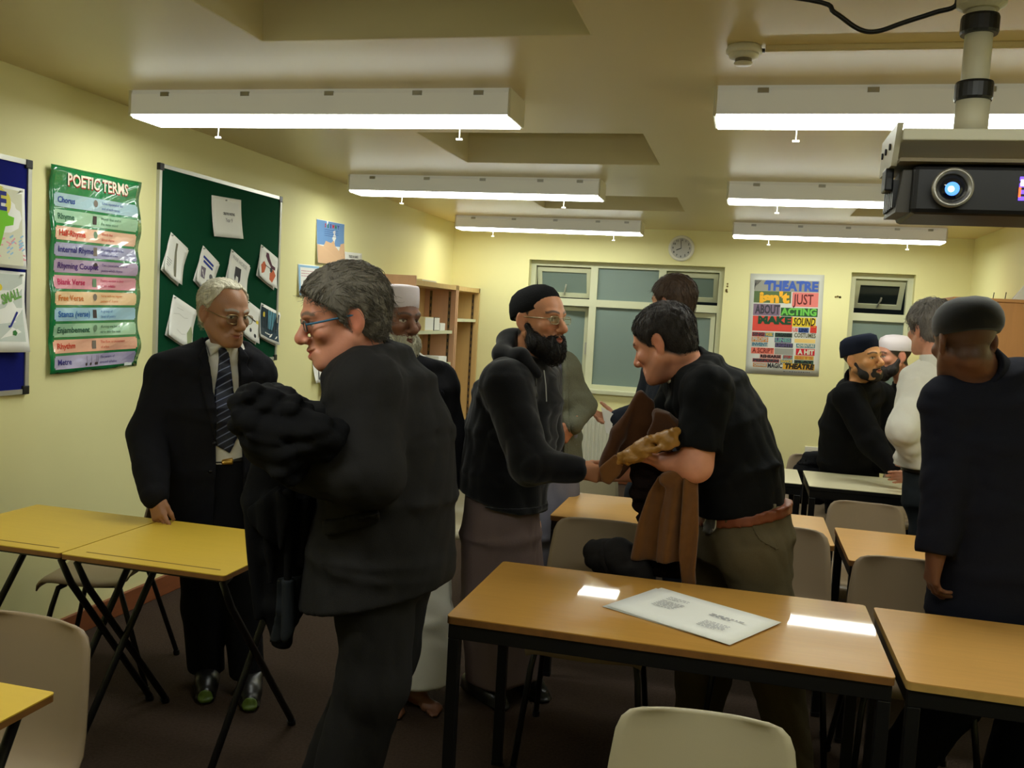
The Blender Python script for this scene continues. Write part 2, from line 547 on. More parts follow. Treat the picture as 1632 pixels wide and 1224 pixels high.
Flat(g).poly([(-.02, .08), (-.004, .085), (.004, .04), (.03, -.05), (.035, -.09), (.02, -.09), (.008, -.05), (-.012, .03)]).build('print', cm('tower', (120, 118, 100)), r)
Flat(g).lines(-.07, -.02, -.07, -.02, 4, .003, seed=3).build('print', M_ink, r)
r, g = booklet('white booklet with two blue title lines, second in the upper row', 4.52, 1.725, 0.182, 0.215, -27, 3)
Flat(g).rect(-.06, .05, .052, .066).rect(-.05, .05, .03, .044).build('print', cm('title_blue', (40, 60, 150)), r)
Flat(g).poly([(-.06, .0), (-.01, .012), (.0, -.05), (-.05, -.06)]).build('print', cm('grey_violet', (120, 110, 125)), r)
Flat(g).disc(.05, -.01, .017).disc(.03, -.05, .012).build('print', M_ink, r)
r, g = booklet('white booklet with a black drawing under grey capitals, third in the upper row', 4.84, 1.73, 0.225, 0.205, -21.5, 5)
Flat(g).text('WAR HORSE', 0, .07, .035, .17).build('print', cm('pale_grey', (165, 165, 165)), r)
Flat(g).poly([(-.035, .03), (.03, .04), (.035, -.03), (.02, -.06), (.012, -.02), (-.012, -.02), (-.02, -.06), (-.035, -.03)]).build('print', M_inkdark, r)
r, g = booklet('white booklet with orange and purple drawings, rightmost in the upper row', 5.185, 1.79, 0.235, 0.2, -18, 7)
Flat(g).poly([(-.09, -.02), (-.05, .02), (-.02, .0), (-.04, -.05), (-.08, -.07)]).poly([(.03, -.03), (.07, .01), (.1, -.02), (.06, -.08), (.03, -.07)]).build('print', cm('orange', (196, 96, 58)), r)
Flat(g).poly([(-.04, .08), (-.01, .085), (.01, .06), (.05, .03), (.09, .03), (.09, .01), (.05, .005), (-.01, .035), (-.04, .055)]).build('print', cm('plum', (84, 44, 60)), r)
Flat(g).disc(-.055, -.005, .017).disc(.045, -.005, .017).stroke([(-.04, 0), (.03, 0)], .005).build('print', M_inkdark, r)
r, g = booklet('large white sheet with faint pencil marks, lower left of the green board', 4.30, 1.445, 0.225, 0.22, -20, 9)
Flat(g).stroke([(-.08, .02), (-.03, .035), (.02, .03), (.05, .04)], .0015).stroke([(-.06, .06), (.0, .065)], .0015).stroke([(-.03, -.05), (.02, -.06), (.05, -.05)], .0015).build('print', cm('pencil', (170, 168, 160)), r)
Flat(g).poly([(.06, -.04), (.09, .01), (.11, -.03), (.1, -.1), (.07, -.1)]).build('print', cm('sage', (150, 160, 120)), r)
r, g = booklet('white booklet with small black and yellow drawings behind the old man', 5.015, 1.45, 0.19, 0.21, -20, 11)
Flat(g).disc(-.0, -.05, .013).disc(.05, -.07, .012).rect(-.06, .05, .015, .022).build('print', M_inkdark, r)
Flat(g).rect(.05, .075, .01, .03).build('print', cm('yellow', (220, 200, 60)), r)
r, g = booklet('dark blue forest cover with a yellow moon, lower right of the green board', 5.225, 1.437, 0.25, 0.21, -13.5, 13)
Flat(g).rect(-.118, .118, -.088, .09, .0006, 4, 4).build('print', cm('forest_blue', (22, 52, 70), 0.4), r)
Flat(g).poly([(-.03, .085), (.08, .085), (.04, -.03), (-.01, -.03)], .0012).build('print', cm('mist_blue', (84, 140, 160), 0.4), r)
tr = Flat(g)
for k in range(7):
    tr.poly([(-.1 + k * .031, .088), (-.094 + k * .031, .088), (-.086 + k * .028, -.04), (-.092 + k * .028, -.04)], .0016)
tr.build('print', cm('night', (12, 22, 30), 0.4), r)
Flat(g).disc(-.075, .045, .016, w=.0018).build('print', cm('moon', (220, 200, 70), 0.4), r)
Flat(g).lines(-.05, .06, -.07, -.055, 1, .008, .0016, 5).build('print', M_paper, r)

# drawings on the blue board
r, g = paper('coloured pencil drawing with a green cross shape, upper sheet on the blue pinboard', 2.90, 1.822, 0.60, 0.325, R_(-1), 0.012, wave=0.0025, sd=21)
Flat(g).rect(-.28, .285, -.15, .15, .0005, 4, 4).build('print', cm('pale_sketch', (214, 214, 190)), r)
Flat(g).disc(.165, .095, .062).build('print', cm('yellow_sun', (214, 206, 90)), r)
Flat(g).text('E', .178, .095, .10, bold=.004, w=.002).build('print', cm('ink_blue', (44, 50, 130)), r)
Flat(g).poly([(.13, -.09), (.17, -.08), (.195, .0), (.235, .01), (.24, .04), (.21, .045), (.2, .075), (.17, .07), (.16, .03), (.12, .02)], .0018).build('print', cm('lime', (120, 196, 50)), r)
Flat(g).poly([(.10, -.07), (.155, -.08), (.165, -.02), (.11, .01)], .0022).build('print', cm('red', (196, 44, 40)), r)
pk = Flat(g); rr = random.Random(4)
for k in range(40):
    u, v = rr.uniform(.1, .28), rr.uniform(-.145, -.05)
    pk.stroke([(u, v), (u + .02, v + rr.uniform(-.01, .02))], .006)
pk.build('print', cm('pink', (226, 160, 170)), r)
bl = Flat(g)
for k in range(18):
    u, v = rr.uniform(.2, .28), rr.uniform(-.13, -.03)
    bl.stroke([(u, v), (u + .015, v + .01)], .006, .0018)
bl.build('print', cm('sky', (150, 190, 220)), r)
pin(r, g, .275, .15)
r, g = paper('pale drawing lettered SMALL in green, lower sheet on the blue pinboard', 2.905, 1.485, 0.60, 0.325, R_(-1), 0.02, wave=0.004, sd=22)
Flat(g).rect(-.28, .285, -.12, .15, .0005, 4, 4).build('print', cm('grey_sketch', (196, 204, 196)), r)
Flat(g).text('SMALL', .225, .06, .055, .11, rot=R_(18), bold=.002, w=.002).build('print', cm('leaf_green', (110, 160, 80)), r)
Flat(g).disc(.165, .095, .014, w=.002).build('print', cm('yellow', (220, 200, 60)), r)
Flat(g).stroke([(.255, .0), (.235, -.03), (.215, -.06), (.205, -.06)], .009, .002).build('print', cm('ink_blue', (44, 50, 130)), r)
Flat(g).disc(.235, -.085, .012, n=5, w=.002).build('print', cm('dark_green', (60, 120, 60)), r)
pin(r, g, .275, .15)

# poetic terms poster
def poster_wave(u, v):
    return 0.015 + 0.005 * math.sin(v * 21 + u * 6) * (0.35 + abs(u) * 2.2) + 0.0022 * math.sin(v * 47 - u * 23) + 0.006 * max(0, u) * math.sin(v * 33) * 3
pf = wall_left_map(XL, 3.65, 1.667, R_(1.2))
PW, PH = 0.60, 0.89
def pg_(u, v, o):
    return pf(u, v, poster_wave(u, v) + o)
post = thing('wall_poster', 'green laminated POETIC TERMS poster with eleven pastel bands, left wall', 'poster', pf(0, 0, 0))
M_lam = mat('laminate_green', (16, 122, 66), rough=0.15, spec=0.6, coat=1.0, coat_rough=0.04, bump=0.7, bscale=22)
nu, nv = 18, 40
sheet_solid([[Vector(pg_(-PW / 2 + PW * i / nu + 0.008 * math.sin(j * .5) * (i / nu), -PH / 2 + PH * j / nv, 0)) for j in range(nv + 1)] for i in range(nu + 1)], 0.0006).build('sheet', M_lam, post, True, True)
Flat(pg_).text('POETIC TERMS', 0.0, 0.392, 0.072, 0.40, bold=0.0016, w=0.0036).build('title_lettering', cm('cream_gloss', (236, 226, 206), 0.2), post)
Flat(pg_).text('POETIC TERMS', 0.003, 0.388, 0.072, 0.40, bold=0.0028, w=0.0026).build('title_shadow', cm('title_red', (150, 50, 46), 0.2), post)
terms = [('Chorus', (166, 196, 206), (40, 66, 150), 'Lines repeated at the end of each verse'),
         ('Rhyme', (160, 200, 168), (40, 90, 70), 'Words that end in the same sound'),
         ('Half-Rhyme', (232, 186, 158), (196, 50, 40), 'Words that almost rhyme'),
         ('Internal Rhyme', (158, 158, 190), (50, 46, 120), 'Rhyming words in the middle of a line'),
         ('Rhyming Couplet', (170, 148, 178), (70, 40, 110), 'Two consecutive lines of poetry which rhyme'),
         ('Blank Verse', (220, 150, 166), (190, 40, 90), 'Poetry written in lines of ten syllables'),
         ('Free Verse', (232, 196, 150), (200, 110, 40), 'Verse with no regular pattern of rhyme'),
         ('Stanza (verse)', (150, 192, 214), (36, 90, 160), 'A group of lines of poetry'),
         ('Enjambement', (156, 200, 164), (36, 80, 66), 'Running one line of verse into the next'),
         ('Rhythm', (234, 176, 150), (196, 56, 40), 'The flow or movement of a line'),
         ('Metre', (166, 160, 196), (56, 50, 120), 'The pattern of stressed syllables')]
bh, bt = 0.0702, 0.338
for i, (t_, bg, fg, desc) in enumerate(terms):
    vc = bt - (i + .5) * bh
    Mb = mat('band_' + t_.split()[0].lower().replace('-', '_'), bg, rough=0.15, spec=0.6, coat=1.0, coat_rough=0.04, bump=0.7, bscale=22)
    Mf = cm('ink_' + t_.split()[0].lower().replace('-', '_'), fg, 0.25)
    # band with clipped corners
    fl = Flat(pg_)
    fl.rect(-0.268, 0.268, vc - bh / 2 + 0.006, vc + bh / 2 - 0.006, 0.0018, 12, 3)
    fl.rect(-0.275, -0.268, vc - bh / 2 + 0.013, vc + bh / 2 - 0.013, 0.0018, 1, 2).rect(0.268, 0.275, vc - bh / 2 + 0.013, vc + bh / 2 - 0.013, 0.0018, 1, 2)
    band = fl.build('term_band', Mb, post)
    tx = Flat(pg_)
    tx.text(t_, -0.255, vc, 0.036, None, 'LEFT', 0.0034, bold=0.0006)
    tx.build('term_lettering', Mf, band)
    half = desc.split(); k = (len(half) + 1) // 2
    d_ = Flat(pg_)
    d_.text(' '.join(half[:k]), 0.02, vc + 0.012, 0.0175, None, 'LEFT', 0.0034)
    d_.text(' '.join(half[k:]), 0.02, vc - 0.012, 0.0175, None, 'LEFT', 0.0034)
    d_.build('small_print', Mf, band)
    ic = Flat(pg_)
    ic.disc(-0.02, vc + .006, 0.013, 0.016, w=0.003) if i % 2 == 0 else ic.rect(-0.033, -0.008, vc - .018, vc + .02, 0.003)
    if i == 10:
        ic = Flat(pg_)
        for a in (-.075, -.045, -.01, .0):
            ic.disc(a, vc - .016, .007, w=.003).rect(a + .005, a + .007, vc - .016, vc + .022, .003)
    ic.build('icon', cm('icon_%d' % (i % 3), [(120, 110, 100), (70, 60, 60), (110, 140, 110)][i % 3], 0.25), band)
Flat(pg_).rect(0.20, 0.26, -0.438, -0.423, 0.002, 2, 1).build('imprint_label', cm('white_gloss', (220, 226, 224), 0.2), post)

# papers on the wall beyond the green board
r, g = paper('painted map poster with blue sea and orange land on the left wall', 6.083, 2.015, 0.45, 0.30, R_(1.5), 0.01, x=XL, cat='poster', name='wall_poster', wave=0.001, sd=31)
Flat(g).rect(-.222, .222, -.02, .147, .0006, 4, 4).build('print', cm('sea_blue', (110, 150, 200)), r)
Flat(g).poly([(-.222, -.147), (.222, -.147), (.222, .01), (.16, .0), (.13, -.05), (.07, -.02), (.05, .02), (.0, .0), (-.08, .01), (-.12, -.03), (-.222, -.02)], .0012).build('print', cm('sand', (214, 176, 140)), r)
for k, c in enumerate(['S', 'E', 'E', 'W', 'H', 'Y']):
    Flat(g).text(c, -.09 + k * .042, .115, .036, bold=.002, w=.0018).build('print', cm('cap_%d' % (k % 3), [(200, 50, 50), (40, 120, 60), (60, 50, 140)][k % 3]), r)
Flat(g).lines(-.1, .12, .04, .095, 4, .004, .0014, 8).build('print', cm('deep_blue', (60, 90, 150)), r)
Flat(g).lines(-.06, .1, -.12, -.04, 6, .004, .0018, 9).build('print', cm('brown_ink', (150, 110, 80)), r)
Flat(g).disc(.185, -.07, .025, .045, w=.0018).build('print', M_inkdark, r)
r, g = paper('small white title sheet overlapping the lower corner of the map poster', 6.475, 1.915, 0.31, 0.125, R_(2), 0.01, x=XL + 0.006)
Flat(g).text('TREES IN HAIKU', 0, .03, .026, .17, bold=.0006).build('print', M_inkdark, r)
Flat(g).text('Year 8', 0, -.012, .022, .07, bold=.0006).build('print', M_inkdark, r)
Flat(g).rect(-.0, .08, -.062, -.05, .0016).build('print', cm('violet', (110, 50, 130)), r)
r, g = paper('pale blue printed sheet on the wall above the grey-suited man', 5.77, 1.735, 0.32, 0.21, R_(1), 0.01, x=XL)
Flat(g).rect(-.155, -.13, -.1, .1).rect(-.155, .155, .085, .1).build('print', cm('sky', (150, 190, 220)), r)
Flat(g).lines(-.11, .12, .02, .07, 3, .006, seed=6).build('print', cm('rose', (200, 150, 160)), r)
r, g = paper('narrow white sheet with a dark line on the wall beside the grey suit', 5.93, 1.13, 0.11, 0.20, R_(2), 0.02, x=XL)
Flat(g).stroke([(.02, .09), (.03, .0), (.02, -.08)], .012).build('print', M_inkdark, r)
r, g = paper('white sheet of fine print on the wall just under the narrow one', 6.06, 1.06, 0.16, 0.24, R_(2), 0.02, x=XL)
Flat(g).lines(-.06, .06, -.09, .08, 10, .005, seed=12).build('print', M_ink, r)

# theatre poster on the back wall
tp, tg = paper('tall theatre poster of stacked colourful lettering, back wall', 0.0, 0.0, 0.01, 0.01, 0.0, x=YB) if False else (None, None)
tf = wall_back_map(0.335, YB, 1.625, R_(1.2))
TW, TH = 0.652, 0.925
th_ = thing('wall_poster', 'tall theatre poster of stacked colourful lettering on the back wall', 'poster', tf(0, 0, 0))
def tgw(u, v, o):
    return tf(u, v, 0.004 + 0.002 * math.sin(v * 11 + u * 5) + o)
sheet_solid([[Vector(tgw(-TW / 2 + TW * i / 8, -TH / 2 + TH * j / 12, 0)) for j in range(13)] for i in range(9)], 0.0006).build('sheet', mat('poster_stock', (206, 208, 200), rough=0.5), th_, True, True)
def X_(a): return -0.285 + a * 0.57         # the printed block, a and b from 0 to 1
def Yv(b): return 0.405 - b * 0.815
def blk(a0, a1, b0, b1, name, rgb, w=0.0015):
    Flat(tgw).rect(X_(a0), X_(a1), Yv(b1), Yv(b0), w, 4, 2).build('print_block', cm('tp_' + name, rgb, 0.5), th_)
def wrd(t, a0, a1, b0, b1, name, rgb, bold=.003, shear=0.0, w=.004):
    Flat(tgw).text(t, (X_(a0) + X_(a1)) / 2, (Yv(b0) + Yv(b1)) / 2, (b1 - b0) * 0.815 * 1.25, (a1 - a0) * .57, bold=bold, shear=shear, w=w).build('print_lettering', cm('tp_' + name, rgb, 0.5), th_)
blk(0, 1, 0, .125, 'grey', (150, 150, 140)); blk(.15, 1, 0, .05, 'royal', (66, 96, 180)); blk(0, .58, .125, .255, 'dark_olive', (90, 110, 70))
stripe = Flat(tgw)
for k in range(5):
    stripe.poly([(X_(0) + k * .014, Yv(0)), (X_(0) + .006 + k * .014, Yv(0)), (X_(0) + max(0, k - 2) * .012 + .004, Yv(.11 - k * .015)), (X_(0) + max(0, k - 2) * .012, Yv(.11 - k * .015))], .003)
stripe.build('print_stripes', M_inkdark, th_)
wrd('THEATRE', .17, .99, .01, .125, 'royal', (66, 96, 180), .006)
blk(.08, .56, .15, .25, 'none', (90, 110, 70)); wrd("isn't", .08, .55, .135, .265, 'amber', (236, 176, 50), .008)
blk(.6, 1, .13, .29, 'salmon', (222, 124, 116)); wrd('JUST', .62, .93, .15, .28, 'maroon', (100, 40, 40), .002)
blk(0, .42, .27, .4, 'mauve', (130, 110, 130)); wrd('ABOUT', .03, .42, .28, .39, 'slate', (70, 66, 76), .004)
blk(.43, 1, .305, .4, 'dark_green', (50, 90, 50)); wrd('ACTING', .44, .99, .31, .395, 'lime', (110, 190, 80), .004)
blk(0, .62, .405, .575, 'tomato', (214, 78, 66)); wrd('MAKE', .08, .6, .41, .50, 'forest', (36, 76, 52), .006)
blk(.62, .98, .41, .515, 'yellow', (228, 200, 50)); wrd('SOUND', .63, .97, .415, .51, 'ink', (46, 40, 30), .002, .2)
wrd('US', .63, .71, .53, .575, 'pink', (220, 110, 110), .002); blk(.72, .88, .525, .58, 'blue', (60, 90, 150)); blk(.9, 1, .5, .58, 'red', (200, 60, 50)); wrd('LINK', .73, .87, .53, .575, 'navy', (30, 44, 90), .002)
rr = random.Random(11)
pal = [(206, 176, 80), (170, 60, 60), (70, 120, 140), (60, 90, 70), (200, 130, 60), (90, 80, 120), (180, 180, 170), (60, 60, 66), (220, 150, 140), (110, 160, 150)]
rows = [(.59, .64, [('SING', 0, .2), ('WORK', .2, .34), ('ORGANISE', .36, .63)]), (.645, .70, [('PROPS', 0, .26), ('LINES', .36, .62)]),
        (.705, .755, [('INVENT', 0, .26), ('LIGHTS', .37, .65)]), (.84, .885, [('REHEARSE', .14, .48), ('STORY', .5, .66), ('SETS', .68, .98)]),
        (.89, .93, [('PERFORM', .03, .45), ('DANCE', .46, .66), ('PLAY', .68, .98)]), (.94, .985, [('CHANGE', .04, .26)])]
ki = 0
for b0, b1, ws in rows:
    for t_, a0, a1 in ws:
        ki += 1
        c1 = pal[ki % 10]; c2 = pal[(ki * 3 + 4) % 10]
        if c1 == c2: c2 = (40, 40, 44)
        blk(a0, a1, b0, b1, 'pal_%d' % (ki % 10), c1)
        wrd(t_, a0 + .01, a1 - .01, b0 + .005, b1 - .005, 'pal_%d' % ((ki * 3 + 4) % 10) if c1 != pal[(ki * 3 + 4) % 10] else 'char', c2, .002)
wrd('COSTUMES', .66, .99, .585, .64, 'olive', (90, 90, 60), .001); blk(.67, .99, .65, .695, 'sandy', (226, 196, 120)); blk(.7, .99, .705, .75, 'teal', (70, 120, 130)); wrd('ADVENTURE', .71, .98, .71, .745, 'cream', (210, 210, 190), .001)
blk(0, .36, .765, .835, 'peach', (222, 120, 100)); wrd('A SCRIPT', .02, .35, .77, .83, 'brick', (120, 40, 36), .001); blk(.37, .66, .765, .835, 'grey2', (150, 150, 140)); blk(.7, .99, .76, .835, 'crimson', (190, 40, 50)); wrd('A HIT', .73, .98, .77, .83, 'cream', (210, 210, 190), .003)
wrd('MAGIC', .27, .5, .935, .995, 'char', (50, 50, 54), .002); blk(.51, 1, .93, 1.0, 'gold', (214, 164, 50)); wrd('THEATRE', .53, .985, .935, .995, 'ink', (46, 40, 30), .004, .15)
Flat(tgw).lines(X_(.52), X_(.99), Yv(1.035), Yv(1.015), 1, .007, .0015, 2).build('imprint_print', M_ink, th_)

# clock
ck = thing('wall_clock', 'round white wall clock above the big window', 'clock', (-0.648, YB, 2.288))
MB().lathe([(0.0, -0.0), (0.118, 0.0), (0.122, 0.01), (0.120, 0.028), (0.105, 0.034), (0.098, 0.026), (0.0, 0.026)], (0, 0, 0), 40, 'Y').build('clock_case', M_white, ck, False, True)
cf = wall_back_map(0, 0, 0)
def cface(u, v, o): return (u, -0.026 - o, v)
num = Flat(cface)
for h in range(1, 13):
    a = PI / 2 - h * PI / 6
    num.text(str(h), 0.077 * math.cos(a), 0.077 * math.sin(a), 0.026, bold=.0008, w=.002)
MB().lathe([(0.0, 0.0265), (0.096, 0.0265), (0.096, 0.0275), (0.0, 0.0275)], (0, 0, 0), 40, 'Y').build('dial', mat('dial_grey', (182, 182, 178), rough=0.3), ck)
num.mb.build('numerals', M_inkdark, ck)
Flat(cface).stroke([(0.0, 0.0), (-0.045, -0.018)], .008, .004).stroke([(0, 0), (-.006, .075)], .005, .004).mb.build('hands', M_inkdark, ck)

# switch, socket plates and wall marks
sw = thing('wall_socket', 'small white wall socket plate low on the back wall behind the caps', 'socket', (0.68, YB, 0.47))
MB().box(0.60, 0.76, YB - 0.012, YB, 0.43, 0.52, 0.003).build('plate', M_white, sw, True)
for dx in (-.04, .04):
    MB().box(0.68 + dx - .012, 0.68 + dx + .012, YB - 0.016, YB - 0.012, 0.49, 0.505).build('rocker', M_white, sw, True)
def wall_mark(label, x, z, w, h):
    o = thing('sticky_tack', label, 'wall mark', (x, YB, z), 0)
    rr = random.Random(int(x * 100)); mb = MB()
    for k in range(5):
        a, b = x + rr.uniform(-w, w), z + rr.uniform(-h, h)
        mb.tube([(a, YB, b), (a, YB - .004, b)], rr.uniform(.006, .011), 7)
    mb.build('blobs', mat('brown_tack', (120, 100, 50), rough=.8), o, True)
wall_mark('cluster of brown adhesive blobs left of the small window', 0.785, 1.905, 0.025, 0.006)
wall_mark('column of faint adhesive blobs left of the theatre poster', -0.205, 1.93, 0.004, 0.06)

# radiator under the big window
rad = thing('radiator', 'white panel radiator under the big window', 'radiator', (-1.2, YB - 0.05, 0.14))
rx0, rx1, rz0, rz1 = -1.75, -0.55, 0.14, 0.655
M_rad = mat('radiator_enamel', (214, 214, 196), rough=0.35)
MB().box(rx0, rx1, YB - 0.085, YB - 0.075, rz0, rz1, 0.003).build('front_panel', M_rad, rad, True)
n = 30
for i in range(n):
    x = rx0 + 0.03 + (rx1 - rx0 - 0.06) * (i + .5) / n
    hw = (rx1 - rx0 - .06) / n * .32
    MB().prism([(-hw, 0), (-hw * .6, -0.012), (hw * .6, -0.012), (hw, 0)], lambda a, b: (x + a, YB - .085 + b, rz0 + .03), lambda a, b: (x + a, YB - .085 + b, rz1 - .03)).build('flute', M_rad, rad, True)
gr = MB().box(rx0, rx1, YB - 0.086, YB - 0.02, rz1, rz1 + 0.004)
gr.build('top_grille', M_rad, rad, True)
sl = MB()
for i in range(24):
    x = rx0 + .04 + i * (rx1 - rx0 - .08) / 23
    sl.box(x - .012, x + .012, YB - .07, YB - .035, rz1 + .004, rz1 + .0055)
tag(sl.build('grille_slots', M_inkdark, rad, True), kind='stuff')
MB().tube([(rx0 + .05, YB - .05, rz0), (rx0 + .05, YB - .05, 0.0)], .012).build('pipe', M_rad, rad, True)
MB().tube([(rx1 - .05, YB - .05, rz0), (rx1 - .05, YB - .05, 0.0)], .012).build('pipe', M_rad, rad, True)

# ------------------------------------------------------------------ bookcase on the left, cupboard on the right
M_oak = mat('light_wood', (206, 172, 112), rough=0.5, noise=0.12, nscale=5, stretch=(6, 6, 0.6))
M_beech = mat('pinkish_beech', (206, 160, 124), rough=0.5, noise=0.08, nscale=6, stretch=(6, 6, 0.6))
M_oakd = mat('shelf_back', (196, 160, 104), rough=0.55, noise=0.12, nscale=5, stretch=(6, 6, 0.6))
bx0, bx1 = XL, -2.59
bc = thing('bookcase', 'tall open wooden bookcase of two bays in the far left corner', 'bookcase', (-2.74, 7.95, 0))
MB().box(bx0, bx1, 7.02, 7.045, 0, 1.85, .002).build('end_panel', M_beech, bc, True)
for yy, nm in ((8.10, 'divider'), (8.145, 'divider'), (8.845, 'end_panel')):
    MB().box(bx0, bx1, yy, yy + 0.028, 0, 1.82).build(nm, M_beech if nm == 'divider' else M_oak, bc, True)
MB().box(bx0, bx0 + 0.01, 7.045, 8.845, 0, 1.82).build('back_panel', M_oakd, bc, True)
MB().box(bx0, bx1, 7.045, 8.12, 1.775, 1.815).build('top_rail', M_oak, bc, True)
MB().box(bx0, bx1, 8.12, 8.873, 1.775, 1.815).build('top_rail', M_oak, bc, True)
for zz in (1.39, 1.10, 0.72, 0.38, 0.08):
    MB().box(bx0 + .01, bx1 - .02, 7.05, 8.095, zz - .014, zz + .014).build('shelf', M_frame, bc, True)
for zz in (1.50, 0.40, 0.08):
    MB().box(bx0 + .01, bx1 - .02, 8.175, 8.84, zz - .014, zz + .014).build('shelf', M_frame, bc, True)
for yy in (8.097, 8.842):
    for xx in (-2.83, -2.65):
        strip = MB().box(xx - .012, xx + .012, yy, yy + .003, .05, 1.76)
        sp = strip.build('shelf_strip', mat('bronze_strip', (120, 100, 66), rough=.4, metal=.5), bc, True)
        st = MB()
        for k in range(26):
            st.box(xx - .005, xx + .005, yy - .001, yy, .1 + k * .063, .1 + k * .063 + .03)
        tag(st.build('slots', M_inkdark, sp, True), kind='stuff')
def shelf_book(name, label, y0, y1, z0, z1, m, x0=-2.82, x1=-2.63, band=None, cat='book'):
    o = thing(name, label, cat, ((x0 + x1) / 2, (y0 + y1) / 2, z0))
    MB().box(x0, x1, y0, y1, z0, z1, .002).build('cover', m, o, True)
    MB().box(x0 + .004, x1 + .002, y0 + .004, y1 - .004, z0 + .005, z1 - .005).build('pages', M_paper, o, True)
    return o
M_bk = mat('cream_card', (226, 214, 160), rough=.6)
shelf_book('paper_stack', 'cream paper stack with a black top cover on the upper bookcase shelf', 7.40, 7.62, 1.404, 1.52, M_bk, cat='paper stack')
shelf_book('box_file', 'white box file with black edges on the upper bookcase shelf', 7.64, 7.78, 1.404, 1.52, M_blackplastic, cat='file')
shelf_book('paper_stack', 'small white booklet stack at the right end of the upper bookcase shelf', 7.80, 7.94, 1.404, 1.47, M_paper, cat='paper stack')
shelf_book('paper_stack', 'white papers on the lower bookcase shelf', 7.80, 8.03, 1.114, 1.17, M_paper, cat='paper stack')
shelf_book('folder', 'flat pale folder lying on top of the bookcase', 7.25, 7.62, 1.816, 1.832, M_bk, -2.84, -2.62, cat='folder')

M_cup = mat('brown_beech', (188, 134, 84), rough=0.5, noise=0.1, nscale=6, stretch=(6, 6, 0.5))
cup = thing('cupboard', 'brown wooden cupboard against the right wall behind the beret', 'cupboard', (1.62, 7.4, 0))
MB().box(1.36, XR - .01, 6.90, 7.90, 0.08, 1.845, .003).build('body', M_cup, cup, True)
MB().box(1.35, XR - .01, 6.89, 7.91, 1.845, 1.868, .003).build('top_panel', M_cup, cup, True)
MB().box(1.38, XR - .02, 6.93, 7.88, 0.0, 0.08).build('plinth', M_blackplastic, cup, True)
for k in range(2):
    d_ = MB().box(1.344, 1.36, 6.92 + k * .48, 7.38 + k * .48, .1, 1.83, .002).build('door', M_cup, cup, True)
    MB().box(1.325, 1.344, 7.33 + k * .10, 7.345 + k * .10, .9, 1.05).build('handle', M_chrome, d_, True)
for x_ in (1.60, 1.80):
    MB().box(x_ - .008, x_ + .008, 6.886, 6.891, 1.82, 1.836).build('screw_cap', M_chrome, cup, True)
pp = thing('folded_card', 'white folded card standing on the cupboard at the right edge', 'card', (1.80, 7.0, 1.868))
MB().prism([(1.75, 1.868), (1.84, 1.868), (1.82, 1.985)], lambda a, b: (a, 6.99, b), lambda a, b: (a - .005, 6.995, b)).build('front_leaf', M_paper, pp, True)
MB().prism([(1.75, 1.868), (1.84, 1.868), (1.82, 1.985)], lambda a, b: (a, 6.995 + (1.985 - b) * .5, b), lambda a, b: (a, 7.0 + (1.985 - b) * .5, b)).build('back_leaf', M_paper, pp, True)
for k, (x_, h_) in enumerate(((1.70, .05), (1.625, .045))):
    o = thing('wire_stub', ['dark thin wire stub rising from the cupboard top beside the white card', 'left dark wire stub on the cupboard top, nearest the beret'][k], 'wire', (x_, 7.0, 1.868))
    MB().tube([(x_, 7.0, 1.868), (x_ + .004, 7.0, 1.868 + h_)], .003, 6).build('wire', M_black, o, True)
    MB().lathe([(0.008, 1.868), (0.008, 1.872)], (x_, 7.0, 0), 8).build('foot', M_black, o, True)

# ------------------------------------------------------------------ ceiling things
sd = thing('smoke_detector', 'white round smoke detector on the ceiling', 'smoke detector', (-0.07, 3.06, ZC))
MB().lathe([(0.052, 0.0), (0.056, -0.012), (0.056, -0.02), (0.049, -0.024)], n=32).build('base', M_white, sd, False, True)
MB().lathe([(0.047, -0.024), (0.045, -0.034), (0.030, -0.038)], n=32).build('head', M_white, sd, False, True)
MB().lathe([(0.026, -0.038), (0.026, -0.050)], n=24).build('sensor_cage', mat('cage_grey', (120, 110, 90), rough=.5), sd)
MB().lathe([(0.029, -0.050), (0.027, -0.056), (0.0, -0.057)], n=24).build('sensor_cap', M_white, sd, False, True)
MB().box(0.050, 0.064, -.006, .006, -.018, -.008).build('cable_gland', M_blackplastic, sd)
tk = thing('cable_trunking', 'white cable trunking running along the ceiling from the smoke detector', 'trunking', (0.9, 3.06, ZC))
MB().box(-0.005, XR, 3.045, 3.075, ZC - 0.016, ZC, .002).build('channel', M_ceil, tk, True)
MB().box(-0.005, XR, 3.048, 3.072, ZC - 0.020, ZC - 0.016).build('lid', M_ceil, tk, True)

# projector with its pole
M_mount = mat('mount_enamel', (196, 190, 164), rough=0.45)
PX, PY = 0.485, 2.45
pm = thing('projector_mount', 'pale ceiling pole with black collars and bracket tray carrying the projector', 'projector mount', (PX, PY, ZC))
MB().box(PX - .11, PX + .13, PY - .11, PY + .11, ZC - .012, ZC, .003).build('ceiling_plate', M_mount, pm, True)
MB().lathe([(.06, ZC - .012), (.055, ZC - .09), (.040, ZC - .10)], (PX, PY, 0), 24).build('socket', M_mount, pm, True)
MB().lathe([(.031, ZC - .05), (.031, 2.055)], (PX, PY, 0), 24).build('pole', M_mount, pm, True, True)
for z_ in (2.325, 2.17):
    MB().lathe([(.041, z_ - .022), (.043, z_ - .016), (.043, z_ + .016), (.041, z_ + .022)], (PX, PY, 0), 24).build('collar', M_blackplastic, pm, True)
MB().lathe([(.038, 2.06), (.038, 2.15)], (PX, PY, 0), 24).build('lower_sleeve', M_mount, pm, True, True)
MB().box(PX - .165, PX + .26, PY - .11, PY + .15, 2.035, 2.062, .003).build('tray', M_mount, pm, True)
